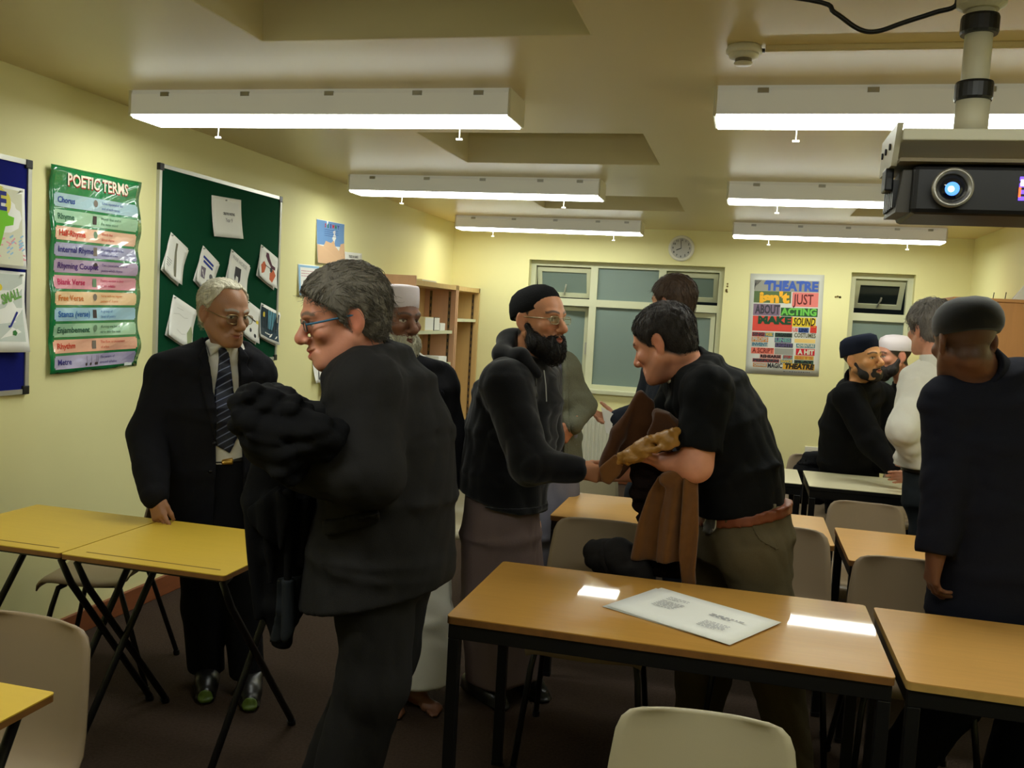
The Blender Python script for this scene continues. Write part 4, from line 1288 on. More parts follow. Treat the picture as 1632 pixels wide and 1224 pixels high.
# --- the parts of a body
def add_head(S, H, nose=1.0, jaw=1.0, cheek=1.0, brow=1.0, ear=1.0, smile=0.0, open_=0.0, bulge=0.0):
    k = H.k
    def e(c, r, kk=.014, mode='add', A=None): S.ell(H(*c), [v * k for v in r], H.A if A is None else A, kk * k, mode)
    def c_(a, b, ra, rb, kk=.01, mode='add'): S.cone(H(*a), H(*b), ra * k, rb * k, kk * k, mode)
    e((0, -.018, .036), (.0745, .094, .080), .02)
    e((0, .012, .030), (.066, .078, .064), .03)
    e((0, .030, -.035), (.060, .056, .078), .03)
    e((0, .040, -.078), (.046 * jaw, .046, .036), .025)
    c_((-.016 * jaw, .078, -.102), (.016 * jaw, .078, -.102), .0165, .0165, .022)
    for s_ in (-1, 1):
        c_((s_ * .056 * jaw, -.002, -.052), (s_ * .030 * jaw, .060, -.096), .019, .015, .03)
        e((s_ * .043, .066, -.026), (.022 * cheek, .019, .019), .02)
        c_((s_ * .014, .090, .018), (s_ * .044, .076, .020), .0105 * brow, .008 * brow, .016)
    for s_ in (-1, 1):
        e((s_ * .031, .099, -.003), (.0165, .013, .0105), .014, 'cut')
    for s_ in (-1, 1):
        e((s_ * .031, .0735, -.002), (.0135, .0135, .0125), .003)
        c_((s_ * .019, .083, .007), (s_ * .043, .077, .006), .0042, .004, .005)
        c_((s_ * .020, .0815, -.0135), (s_ * .042, .076, -.012), .0034, .0034, .006)
    # nose
    c_((0, .086, .010), (0, .112 * (1 + .04 * (nose - 1)), -.030), .0085, .0115 * nose, .014)
    e((0, .1115, -.036), (.0135 * nose, .0135 * nose, .0115 * nose), .008)
    for s_ in (-1, 1):
        e((s_ * .0135 * nose, .099, -.041), (.0085 * nose, .0115, .0085), .007)
        e((s_ * .0065, .104, -.0475), (.0038, .006, .004), .003, 'cut')
    # mouth
    up = smile * .006
    e((0, .078, -.068), (.030, .020, .020), .02)
    for s_ in (-1, 1):
        c_((0, .0975, -.0655), (s_ * .024, .083, -.0685 + up), .0062, .0035, .006)
        c_((0, .0965, -.0775 - open_ * .006), (s_ * .021, .083, -.0735 + up), .0072, .0035, .006)
        c_((0, .1045, -.0712 - open_ * .003), (s_ * .025, .089, -.0708 + up), .0022 + open_ * .0035, .0018, .003, 'cut')
        c_((s_ * .020, .094, -.044), (s_ * .036, .082, -.068 + up), .0028, .0035, .012, 'cut')
    # ears
    for s_ in (-1, 1):
        Ae = np.array([nrm(H.A[0] * s_ + H.A[1] * .35), nrm(H.A[1] - H.A[0] * s_ * .35), H.A[2]])
        e((s_ * .0765, -.016, -.008), (.0095 * ear, .0195 * ear, .031 * ear), .006, 'add', Ae)
        e((s_ * .0745, -.012, -.034), (.0075, .011, .012), .006, 'add', Ae)
        e((s_ * .0865, -.011, -.006), (.006, .0105, .018), .006, 'cut', Ae)

def skin_paint(H, skin, hair=None, lips=None, stubble=0.0, scalp=None, beard=None, brow=None, eye=(58, 38, 24), flush=0.25, scalp_y=.080):
    base = np.array(lin(skin))
    red = np.array(lin((min(255, skin[0] * 1.04 + 4), skin[1] * .80, skin[2] * .78)))
    lipc = np.array(lin(lips)) if lips else np.array(lin((skin[0] * .86, skin[1] * .62, skin[2] * .60)))
    browc = np.array(lin(brow or hair or (40, 32, 28)))
    def fn(V):
        q = H.local(V)
        C = np.tile(base, (len(V), 1))
        def blend(w, col):
            nonlocal C
            w = np.clip(w, 0, 1)[:, None]
            C = C * (1 - w) + np.asarray(col) * w
        def el(c, r, soft=.35):
            d = np.sqrt((((q - np.array(c)) / np.array(r)) ** 2).sum(1))
            return np.clip((1 - d) / soft, 0, 1)
        for s_ in (-1, 1):
            blend(el((s_ * .045, .07, -.03), (.026, .03, .02), .8) * flush, red)
            blend(el((s_ * .08, -.014, -.008), (.02, .03, .04), .5) * flush * .7, red)
        blend(el((0, .115, -.036), (.022, .025, .02), .8) * flush, red)
        if stubble and beard:
            for c, r in (((0, .06, -.09), (.06, .06, .04)), ((.05, .02, -.065), (.03, .05, .05)), ((-.05, .02, -.065), (.03, .05, .05)), ((0, .1, -.056), (.03, .02, .008))):
                blend(el(c, r, .5) * stubble, lin(beard))
        blend(el((0, .098, -.0715), (.027, .018, .0105), .5), lipc)
        blend(el((0, .094, -.0712), (.024, .012, .0022), .5) * .7, lipc * .25)
        for s_ in (-1, 1):
            d = np.sqrt(((q[:, 0] - s_ * .031) / .0135) ** 2 + ((q[:, 2] + .003) / .0052) ** 2)
            inn = (q[:, 1] > .074) & (d < 1)
            blend(np.where(inn, 1.0, 0), lin((188, 180, 168)))
            dd = np.hypot(q[:, 0] - s_ * .031, q[:, 2] + .002)
            blend(np.where(inn, np.clip((.0062 - dd) / .0015, 0, 1), 0), lin(eye))
            lash = np.abs(q[:, 2] - .0035 + 10 * (q[:, 0] - s_ * .031) ** 2) < .0022
            blend(np.where(lash & (q[:, 1] > .074) & (np.abs(q[:, 0] - s_ * .031) < .0155), .7, 0), browc * .6)
            t = np.clip((np.abs(q[:, 0]) - .012) / .038, 0, 1)
            bz = .0205 + .007 * np.sin(t * 2.6) - .003 * t
            wb = np.where((q[:, 0] * s_ > .010) & (q[:, 0] * s_ < .054) & (q[:, 1] > .055), np.clip((.0058 - np.abs(q[:, 2] - bz)) / .003, 0, 1), 0)
            blend(wb * .85, browc)
        if scalp:
            sc = np.array(lin(scalp))
            n = (q[:, 1] - scalp_y) * .86 - (q[:, 2] - .066) * .50
            side = np.clip(-n / .006, 0, 1) * np.clip((q[:, 2] + .072 - .8 * np.maximum(0, q[:, 1] + .055)) / .012, 0, 1)
            near_ear = np.sqrt(((q[:, 1] + .013) / .024) ** 2 + ((q[:, 2] + .008) / .036) ** 2) < 1
            side = np.where(near_ear & (np.abs(q[:, 0]) > .069), 0, side)
            head = np.sqrt((q ** 2).sum(1)) < .16
            blend(np.where(head, side, 0), sc)
        return C
    return fn

def add_hand(S, wrist, fdir, palm, side='R', curl=(.3, .35, .4, .45), thumb=(.7, .6, .25), spread=.12, k=1.0, thumb_curl=.3):
    w = np.array(wrist, float); f = nrm(fdir); p = np.array(palm, float); p = nrm(p - f * float(p @ f))
    t = np.cross(f, p) if side == 'R' else np.cross(p, f)
    # palm
    for o_, r0, r1 in ((.026, .016, .0125), (.009, .017, .013), (-.009, .017, .0125), (-.025, .0155, .0115)):
        S.cone(w + f * .012 * k + t * o_ * .6 * k, w + f * .086 * k + t * o_ * k, r0 * k, r1 * k, .012 * k)
    S.cone(w - f * .03 * k, w + f * .03 * k, .025 * k, .026 * k, .015 * k, flat=(p, .75))
    S.ell(w + f * .04 * k + t * .022 * k + p * .010 * k, [.026 * k, .018 * k, .016 * k], np.array([f, t, p]), .012 * k)
    fingers = ((.026, (.040, .026, .021), .0092), (.009, (.045, .030, .022), .0095), (-.009, (.041, .028, .021), .0090), (-.0255, (.031, .021, .018), .0080))
    for i, (o_, L, r) in enumerate(fingers):
        pos = w + f * (.088 - abs(i - 1) * .004) * k + t * o_ * k
        a = curl[i] if hasattr(curl, '__len__') else curl
        ang = 0
        d0 = nrm(f + t * spread * (1.2 - i) * .5)
        prev = pos
        for j, l in enumerate(L):
            ang += a * (1.0, 1.15, .75)[j]
            d = d0 * math.cos(ang) + p * math.sin(ang)
            nx = prev + d * l * k
            S.cone(prev, nx, r * (1 - .07 * j) * k, r * (.95 - .09 * j) * k, .004 * k if j else .006 * k)
            prev = nx
    pos = w + f * .022 * k + t * .026 * k + p * .006 * k
    d = nrm(f * thumb[0] + t * thumb[1] + p * thumb[2])
    prev = pos; q = nrm(p * .6 + f * .3 - t * .5)
    for j, (l, r) in enumerate(((.040, .0125), (.032, .0108), (.024, .0095))):
        dd = nrm(d + q * thumb_curl * j)
        nx = prev + dd * l * k
        S.cone(prev, nx, r * k, r * .92 * k, .006 * k)
        prev = nx

def add_foot(S, ankle, yaw, k=1.0, bare=False):
    t = math.radians(yaw); f = np.array([math.sin(t), -math.cos(t), 0]); x = np.array([-f[1], f[0], 0])
    a = np.array(ankle, float); g = np.array([a[0], a[1], 0.0]); up = np.array([0, 0, 1.0])
    S.cone(a, g - f * .01 * k + up * .055 * k, .036 * k, .034 * k, .02)
    S.cone(g - f * .045 * k + up * .034 * k, g + f * .03 * k + up * .040 * k, .032 * k, .034 * k, .02)
    S.cone(g + f * .02 * k + up * .045 * k, g + f * .125 * k + up * .022 * k, .034 * k, .020 * k, .03, flat=(up, .9))
    S.cone(g + f * .10 * k - x * .018 * k + up * .020 * k, g + f * .135 * k + x * .02 * k + up * .018 * k, .020 * k, .018 * k, .02)
    if bare:
        for i in range(5):
            o_ = (-.030 + i * .0145) * k
            S.cone(g + f * .135 * k + x * o_ + up * .014 * k, g + f * (.172 - abs(i - 1) * .008) * k + x * o_ * 1.1 + up * .011 * k, .011 * k, .0085 * k, .005)

def add_shoe(S, ankle, yaw, k=1.0):
    t = math.radians(yaw); f = np.array([math.sin(t), -math.cos(t), 0]); x = np.array([-f[1], f[0], 0])
    a = np.array(ankle, float); g = np.array([a[0], a[1], 0.0]); up = np.array([0, 0, 1.0])
    S.cone(g + up * .10 * k, g + up * .05 * k, .045 * k, .042 * k, .02)
    S.cone(g - f * .055 * k + up * .036 * k, g + f * .10 * k + up * .036 * k, .040 * k, .046 * k, .03)
    S.cone(g + f * .02 * k + up * .06 * k, g + f * .165 * k + up * .030 * k, .042 * k, .034 * k, .03, flat=(up, .8))
    S.cone(g - f * .06 * k + up * .012 * k, g + f * .17 * k + up * .012 * k, .042 * k, .044 * k, .008, flat=(up, .3))

def ring_mesh(F, rings, n=40, cap_top=True, cap_bot=True, slope=0.0, wob=0.0, tilt=0.0):
    """hat from elliptic rings (rx, ry, z, y offset) in a head frame; slope tips the rim"""
    mb = MB(); vs = []; fs = []
    for (rx, ry, z, yo) in rings:
        for q in range(n):
            a = 2 * PI * q / n
            x, y = rx * math.cos(a), ry * math.sin(a) + yo
            zz = z + slope * y + wob * math.sin(a * 3 + z * 40)
            ct, st_ = math.cos(tilt), math.sin(tilt)
            y0, z0 = y + .018, zz - .03
            vs.append(tuple(F(x, y0 * ct - z0 * st_ - .018, y0 * st_ + z0 * ct + .03)))
    m_ = len(rings)
    for i in range(m_ - 1):
        for q in range(n):
            q2 = (q + 1) % n
            fs.append((i * n + q, i * n + q2, (i + 1) * n + q2, (i + 1) * n + q))
    if cap_bot: fs.append(tuple(range(n - 1, -1, -1)))
    if cap_top: fs.append(tuple((m_ - 1) * n + q for q in range(n)))
    return mb.add(vs, fs)

M_rimgold = mat('spectacle_wire', (150, 130, 90), rough=.3, metal=.8)
M_lens = mat('spectacle_lens', (240, 245, 240), rough=.03, trans=1.0, spec=.5)
def spectacles(H, parent, m=None, rim=.0013, w=.023, h=.0165, drop=-.004, rimless=False, arm_m=None, arm=.0016, z_ear=.004):
    """two rims, a bridge and side arms in a head frame"""
    m = m or M_rimgold
    fr = MB()
    yf = .100
    for s_ in (-1, 1):
        pts = []
        for q in range(17):
            a = 2 * PI * q / 16
            cx = abs(math.cos(a)) ** .6 * math.copysign(1, math.cos(a)); cz = abs(math.sin(a)) ** .6 * math.copysign(1, math.sin(a))
            x = s_ * .033 + w * cx
            pts.append(H(x, yf - .09 * (abs(x) - .012) ** 1 * .35, drop + h * cz))
        fr.tube(pts, rim * H.k, 6, False)
    fr.tube([H(-.011, yf, drop + .004), H(0, yf + .004, drop + .007), H(.011, yf, drop + .004)], rim * H.k, 6)
    g = fr.build('spectacle_frame', m, parent, True, True)
    for s_ in (-1, 1):
        e_ = .033 + w
        MB().tube([H(s_ * e_, yf - .09 * (e_ - .012) * .35, drop + .005), H(s_ * (e_ + .012), yf - .030, drop + .006), H(s_ * .0775, .0, z_ear), H(s_ * .079, -.022, z_ear), H(s_ * .076, -.036, z_ear - .016)], arm * H.k, 6).build('side_arm', arm_m or m, g, True, True)
        pl = []
        for q in range(16):
            a = 2 * PI * q / 16
            cx = abs(math.cos(a)) ** .6 * math.copysign(1, math.cos(a)); cz = abs(math.sin(a)) ** .6 * math.copysign(1, math.sin(a))
            pl.append((s_ * .033 + (w - .001) * cx, drop + (h - .001) * cz))
        MB().prism(pl, lambda a, b: tuple(H(a, yf - .09 * (abs(a) - .012) * .35 - .0006, b)), lambda a, b: tuple(H(a, yf - .09 * (abs(a) - .012) * .35 + .0006, b))).build('lens', M_lens, g, True)
    return g

def hair_field(H, h, thick=.010, hairline=(.080, .068), back=-.085, ear_cut=.027, fringe=0.0, top=0.0, streak=.0022, sd=1, recede=0.0, side_th=None):
    lo = H.c - .17 * H.k; hi = H.c + .17 * H.k
    S = Field(lo, hi, h)
    k = H.k; t = thick; ts = side_th if side_th is not None else thick
    S.ell(H(0, -.018, .036), [(.0745 + ts) * k, (.094 + t) * k, (.080 + t + top) * k], H.A, .02 * k)
    S.ell(H(0, .010, .032), [(.066 + ts) * k, (.078 + t) * k, (.066 + t + top) * k], H.A, .03 * k)
    S.ell(H(0, -.050, -.028), [(.055 + ts * .6) * k, (.045 + t * .6) * k, .055 * k], H.A, .03 * k)
    if fringe:
        S.ell(H(0, .072, .078), [.055 * k, .028 * k, fringe * k], H.A, .02 * k)
    def front(X, Y, Z):
        x, y, z = H.lg(X, Y, Z)
        n1 = (y - hairline[0]) * .86 - (z - hairline[1]) * .50
        if recede:
            n1 = n1 + recede * np.exp(-((np.abs(x) - .038) / .02) ** 2)
        n2 = back + .8 * np.maximum(0, y + .055) - z
        n3 = (y - .024) - 1.15 * np.maximum(0, z - .016)           # temple line
        n4 = np.minimum(y + .004, -(z + .014))                     # nothing in front of and under the ear
        return -np.maximum(np.maximum(n1, n2), np.maximum(n3, n4)) * k * .8
    sl = (slice(None),) * 3
    d = front(*S.grid(sl)).astype(f32)
    S.D = -smin(-S.D, d, .006 * k)
    for s_ in (-1, 1):
        if ear_cut:
            S.ell(H(s_ * .082, -.010, -.012), [.03 * k, ear_cut * .86 * k, ear_cut * 1.35 * k], H.A, .008 * k, 'cut')
    # strands
    idx = np.nonzero(np.abs(S.D) < .03)
    q = H.local(np.stack([S.ax[i][idx[i]] for i in range(3)], 1).astype(float))
    rr_ = np.random.RandomState(sd)
    n = np.zeros(len(q))
    for j in range(4):
        ph = rr_.rand(3) * 6
        n += np.sin((q[:, 0] + .25 * q[:, 2]) * (260 + 90 * j) + ph[0] + 2.5 * np.sin(q[:, 1] * 30 + ph[1])) * np.sin(q[:, 2] * 60 + q[:, 1] * 50 + ph[2] + j) * .5
    S.D[idx] += (streak * k * n).astype(f32)
    return S

def hair_mat(name, rgb, rgb2=None):
    return mat(name, rgb, rough=.55, spec=.35, noise=.5, nscale=60, stretch=(3, .6, .6), bump=.8, bscale=180, rgb2=rgb2)

def skin_mat(name):
    return mat(name, (200, 150, 120), rough=.46, spec=.4, attr=True, noise=.10, nscale=40, bump=.12, bscale=260, sss=.08)

def cloth(name, rgb, rough=.85, noise=.12, nscale=160, bump=.25, bscale=420, sheen=.0, spec=.08, rgb2=None):
    return mat(name, rgb, rough=rough, noise=noise, nscale=nscale, bump=bump, bscale=bscale, sheen=sheen, spec=spec, rgb2=rgb2)

def person(label, base):
    """the person is the body mesh itself; it is made first at the feet, clothes hang on it as children"""
    return label, np.array(base, float)

def bounds(pts, pad):
    P = np.array(pts, float)
    return P.min(0) - pad, P.max(0) + pad

def box_at(c, r):
    c = np.array(c, float); r = np.array(r if hasattr(r, '__len__') else (r,) * 3, float)
    return c - r, c + r

def simplify(V, Q, keep, cell=.016):
    """merge the vertices hidden under clothes on a coarse grid; those inside the keep boxes stay"""
    k = np.zeros(len(V), bool)
    for lo, hi in keep:
        k |= ((V > lo) & (V < hi)).all(1)
    key = np.round(V / cell).astype(np.int64)
    code = ((key[:, 0] + 4096) << 40) + ((key[:, 1] + 4096) << 20) + key[:, 2] + 4096
    code[k] = -1 - np.arange(k.sum())
    u, inv = np.unique(code, return_inverse=True)
    cnt = np.bincount(inv)
    W_ = np.stack([np.bincount(inv, V[:, i]) / cnt for i in range(3)], 1)
    q = inv[Q]
    nx = np.roll(q, -1, 1)
    same = q == nx
    ns = same.sum(1)
    opp = (q[:, 0] == q[:, 2]) | (q[:, 1] == q[:, 3])
    quads = q[(ns == 0) & ~opp]
    t = q[(ns == 1) & ~opp]; d = same[(ns == 1) & ~opp].argmax(1)
    tris = np.stack([t[np.arange(len(t)), (d + 1 + j) % 4] for j in range(3)], 1) if len(t) else None
    return W_, quads, tris

def body_object(S, label, base, paint, skin_name, group=None, keep=None):
    V, Q = S.surface()
    tris = None
    if keep is not None:
        V, Q, tris = simplify(V, Q, keep)
    root = bpy.data.objects.new('person', bpy.data.meshes.new('person'))
    COL.objects.link(root)
    root.location = tuple(base)
    tmp = np_mesh('person_body', V - np.array(base), Q, skin_mat(skin_name), None, lambda W_: paint(W_ + np.array(base)), 1, tris)
    old = root.data; root.data = tmp.data; root.data.name = 'person'
    bpy.data.objects.remove(tmp); bpy.data.meshes.remove(old)
    return tag(root, label, 'person')

def limb(S, pts, rad, k=.02):
    for (a, b), (ra, rb) in zip(zip(pts, pts[1:]), zip(rad, rad[1:])):
        S.cone(a, b, ra, rb, k)

def side_of(yaw):
    t = math.radians(yaw)
    return np.array([-math.cos(t), -math.sin(t), 0.0])
def fwd_of(yaw):
    t = math.radians(yaw)
    return np.array([math.sin(t), -math.cos(t), 0.0])


# --- ready-made assemblies
ALL3 = (slice(None),) * 3
def full(S):
    return [np.broadcast_to(g, S.D.shape) for g in S.grid(ALL3)]

def make_body(label, base, H, nb, torso, yaw, arms, legs, hands, head, paint, skin_name, feet_yaw=None, bare=False, hh=.0034, hhand=.0040, arm_r=(.05, .042, .030), coarse=.014, neck_r=.055, keep_extra=()):
    """torso: list of (point, half width, half depth) of the clothed trunk; the body under it is slimmer"""
    sv = side_of(yaw)
    ap = [p for a in arms for p in a[1]]; lp = [p for l in legs for p in l]
    lo, hi = bounds([H.c] + ap + lp, .22); lo[2] = -.02; hi[2] = H.c[2] + .20
    fine = [box_at(H.c, .155 * H.k) + (hh,)]
    for hd in hands:
        if hd.get('rough'):
            continue
        w = np.array(arms[hd['arm']][1][2], float)
        fine.append(box_at(w + nrm(hd['f']) * .09, .115) + (hhand,))
    S = Field(lo, hi, coarse, fine)
    S.loft([(c, max(a * .70, .04), max(b * .70, .04), sv) for c, a, b in torso] + [(nb, .05, .05, sv)], .03)
    S.cone(nb, H(0, -.034, -.05), neck_r, neck_r * .95, .03)
    S.cone(H(0, .0, -.085), nb, .03, .03, .03)
    for sd_, p in arms:
        limb(S, p, arm_r, .025)
        S.cone(p[0], np.array(nb) * .45 + np.array(p[0]) * .55, .05, .05, .04)
    for l in legs:
        limb(S, l, (.075, .055, .04), .03)
        S.cone(l[0], np.array(torso[0][0]), .08, .09, .04)
        add_foot(S, l[2], yaw if feet_yaw is None else feet_yaw, 1.0 if bare else .72, bare)
    add_head(S, H, **head)
    for hd in hands:
        sd_, p = arms[hd['arm']]
        add_hand(S, p[2], hd['f'], hd['p'], sd_, hd.get('curl', .45), hd.get('thumb', (.7, .6, .25)), hd.get('spread', .1), hd.get('k', 1.0), hd.get('tc', .3))
    if bare:
        S.plane((0, 0, .003), (0, 0, -1), .002)
    keep = [f[:2] for f in fine]
    if bare:
        keep += [box_at((l[2][0], l[2][1], .08), .22) for l in legs]
    return body_object(S, label, base, paint, skin_name, None, keep + list(keep_extra))

def garment(torso, yaw, arms, rad, h, zmin, zmax, bridge=.075, k=.03, folds=(.004, 14), fine_folds=(.0025, 34), sd=1, infl=0.0, nb=None, pad=.14, xtra=None, cuffs=None):
    """coat, shirt or hoodie: trunk and sleeves in one field"""
    sv = side_of(yaw)
    pts = [c for c, *_ in torso] + [p for a in arms for p in a[1]]
    lo, hi = bounds(pts, pad)
    hw = max(a for _, a, _ in torso) + .03
    cc = np.array([c for c, *_ in torso], float)
    lo = np.minimum(lo, cc.min(0) - hw); hi = np.maximum(hi, cc.max(0) + hw)
    lo[2] = zmin - .05; hi[2] = zmax
    if xtra is not None:
        lo = np.minimum(lo, xtra[0]); hi = np.maximum(hi, xtra[1])
    J = Field(lo, hi, h)
    J.loft([(c, a + infl, b + infl, sv) for c, a, b in torso], k)
    for sd_, p in arms:
        if bridge and nb is not None:
            q = np.array(nb, float) * .42 + np.array(p[0], float) * .58; q[2] = p[0][2] + .01
            J.cone(q, p[0], bridge, rad[0], .05)
        if cuffs and sd_ in cuffs:
            # the sleeve is cut square at its end before it joins the trunk
            T_ = Field.__new__(Field); T_.ax = J.ax; T_.D = np.full(J.D.shape, 0.5, f32)
            limb(T_, p, [r + infl for r in rad[:len(p)]], .03)
            a_, b_ = np.array(p[-2], float), np.array(p[-1], float)
            T_.plane(a_ + (b_ - a_) * cuffs[sd_], b_ - a_, .004)
            J.D = smin(J.D, T_.D, .03)
        else:
            limb(J, p, [r + infl for r in rad], .03)
    if folds: J.ripple(folds[0], folds[1], sd, (1, 1, .55))
    if fine_folds: J.ripple(fine_folds[0], fine_folds[1], sd + 7, (1, 1, .7), sharp=True)
    J.plane((0, 0, zmin), (0, 0, -1))
    return J

def neck_hole(J, nb, H, r0=.062, r1=.085):
    d = nrm(np.array(H(0, -.03, -.06)) - np.array(nb))
    a = np.array(nb, float) + d * .02
    J.cone(a, a + d * .14, r0, r1, .012, 'cut')
    return J

def trousers(legs, waist, yaw, zwaist, m, parent, rad=(.100, .082, .068), h=.0095, sd=2, zhem=.05, folds=.005, fine=None):
    sv = side_of(yaw)
    pts = [p for l in legs for p in l] + [waist[0][0]]
    lo, hi = bounds(pts, .18); lo[2] = zhem - .04; hi[2] = zwaist + .03
    P = Field(lo, hi, h)
    P.loft([(c, a, b, sv) for c, a, b in waist], .03)
    for l in legs:
        limb(P, l, rad, .035)
        P.cone(l[0], waist[-1][0], rad[0], rad[0], .04)
    P.ripple(folds, 15, sd, (1, 1, .5)); P.ripple(.0025, 36, sd + 3, (1, 1, .8), sharp=True)
    P.plane((0, 0, zwaist), (0, 0, 1)); P.plane((0, 0, zhem), (0, 0, -1))
    return P, solid(P, 'trousers', m, parent)

def shoes(legs, yaw, parent, m, k=1.0):
    for l in legs:
        g = np.array((l[2][0], l[2][1], 0.0))
        F = Field(g - np.array((.25, .25, .03)), g + np.array((.25, .25, .16)), .0085)
        add_shoe(F, l[2], yaw, k); F.plane((0, 0, .003), (0, 0, -1)); F.plane((0, 0, .09), (0, 0, 1))
        solid(F, 'shoe', m, parent)

def beard_field(H, h, drop=.04, width=1.0, fwd=0.0, sd=1, streak=.0025, moust=True, thin=0.0):
    lo = H.c - np.array((.16, .16, .30)) * H.k; hi = H.c + np.array((.16, .16, .10)) * H.k
    S = Field(lo, hi, h); k = H.k
    S.ell(H(0, .046, -.088), [(.056 * width - thin) * k, (.056 - thin) * k, (.042 - thin * .6) * k], H.A, .02)
    for s_ in (-1, 1):
        S.cone(H(s_ * .060, .004, -.030), H(s_ * .050, .034, -.082), (.017 - thin * .3) * k, (.026 - thin * .6) * k, .025)
        S.cone(H(s_ * .050, .034, -.084), H(s_ * .012, .074, -.104 - drop * .5), (.026 - thin * .8) * k, (.030 - thin) * k, .03)
        if moust:
            S.cone(H(0, .101, -.0585), H(s_ * .027, .086, -.067), .0062 * k, .0055 * k, .006)
            S.cone(H(s_ * .027, .086, -.067), H(s_ * .030, .078, -.090), .007 * k, .012 * k, .012)
    S.cone(H(0, .066, -.100), H(0, .066 + fwd, -.100 - drop), .034 * k - thin * k, .022 * k, .03)
    # lips stay free
    S.ell(H(0, .108, -.0725), [.022 * k, .022 * k, .0095 * k], H.A, .005, 'cut')
    S.ell(H(0, .100, -.025), [.050 * k, .040 * k, .030 * k], H.A, .012, 'cut')
    idx = np.nonzero(np.abs(S.D) < .03)
    q = H.local(np.stack([S.ax[i][idx[i]] for i in range(3)], 1).astype(float))
    n = np.zeros(len(q)); r = np.random.RandomState(sd)
    for j in range(4):
        ph = r.rand(3) * 6
        n += np.sin(q[:, 0] * (240 + 90 * j) + ph[0] + 2 * np.sin(q[:, 2] * 40 + ph[1])) * np.sin(q[:, 2] * 45 + q[:, 1] * 70 + ph[2]) * .5
    S.D[idx] += (streak * k * n).astype(f32)
    return S

def cuff_cut(J, a, b, frac=1.0, r=.12):
    """end a sleeve squarely at frac of the way from elbow a to wrist b"""
    a = np.array(a, float); b = np.array(b, float); d = nrm(b - a)
    c = a + (b - a) * frac
    def fn(X, Y, Z):
        al = (X - c[0]) * d[0] + (Y - c[1]) * d[1] + (Z - c[2]) * d[2]
        px, py, pz = X - c[0], Y - c[1], Z - c[2]
        rad = np.sqrt(np.maximum(px * px + py * py + pz * pz - al * al, 0)) - r
        return np.maximum(np.maximum(-al, al - .16), rad)
    return J.op(fn, c - .22, c + .22, .004, 'cut')

def collar(nb, H, r0, r1, h, m, parent, name='shirt_collar', below=.03, shift=(0, 0, 0), hole=None, res=.0055):
    """a band round the neck, h tall"""
    nb = np.array(nb, float) + np.array(shift, float)
    d = nrm(np.array(H(0, -.03, -.06)) - nb)
    C = Field(nb - .18, nb + .18, res)
    C.cone(nb - d * .03, nb + d * (h + .03), r0, r1, .01)
    C.plane(nb + d * h, d, .004); C.plane(nb - d * below, -d, .004)
    if hole: C.cone(nb, nb + d * (h + .06), hole, hole, .006, 'cut')
    return solid(C, name, m, parent), d

def strands(S, H, parent, m, n, length, flow, sd=1, r=.0010, lift=.0012, name='hair_strands', jitter=.25):
    """many fine locks lying on a hair or beard surface, as one joined part"""
    V, Q = S.surface()
    rs = np.random.RandomState(sd)
    P = V[rs.randint(0, len(V), n)].copy()
    steps = 6
    L = length * H.k * (0.6 + 0.7 * rs.rand(n))
    jit = rs.randn(n, 3) * jitter
    path = [P.copy()]
    lf = lift * H.k * (0.3 + 1.6 * rs.rand(n))
    for st in range(steps):
        q = H.local(P)
        d = flow(q) + jit
        d = d @ H.A
        _, i = S.lookup(P)
        g = []
        for a in range(3):
            up = [v.copy() for v in i]; dn = [v.copy() for v in i]
            up[a] = np.clip(up[a] + 1, 0, len(S.ax[a]) - 1); dn[a] = np.clip(dn[a] - 1, 0, len(S.ax[a]) - 1)
            g.append(S.D[up[0], up[1], up[2]] - S.D[dn[0], dn[1], dn[2]])
        g = np.stack(g, 1).astype(float); g /= np.maximum(np.linalg.norm(g, axis=1, keepdims=True), 1e-6)
        d = d - g * (d * g).sum(1, keepdims=True) * .85
        d /= np.maximum(np.linalg.norm(d, axis=1, keepdims=True), 1e-6)
        P = P + d * (L / steps)[:, None]
        dist, _ = S.lookup(P)
        P = P - g * np.clip(dist - lf, -.004, .003)[:, None]
        path.append(P.copy())
    path = np.stack(path, 1)                       # n, steps + 1, 3
    k = steps + 1
    T_ = np.gradient(path, axis=1); T_ /= np.maximum(np.linalg.norm(T_, axis=2, keepdims=True), 1e-9)
    ref = np.array([.31, .52, .79])
    A = np.cross(T_, ref); A /= np.maximum(np.linalg.norm(A, axis=2, keepdims=True), 1e-9); B = np.cross(T_, A)
    rad = (r * H.k * np.linspace(1, .25, k))[None, :, None]
    ring = np.stack([path + rad * (A * math.cos(2 * PI * j / 3) + B * math.sin(2 * PI * j / 3)) for j in range(3)], 2)
    VV = ring.reshape(-1, 3)
    base = (np.arange(n)[:, None] * k + np.arange(k - 1)[None, :]).ravel() * 3
    quads = np.concatenate([np.stack([base + j, base + (j + 1) % 3, base + 3 + (j + 1) % 3, base + 3 + j], 1) for j in range(3)])
    o = np_mesh(name, VV, quads, m, parent, None, 0)
    o['kind'] = 'stuff'
    return o

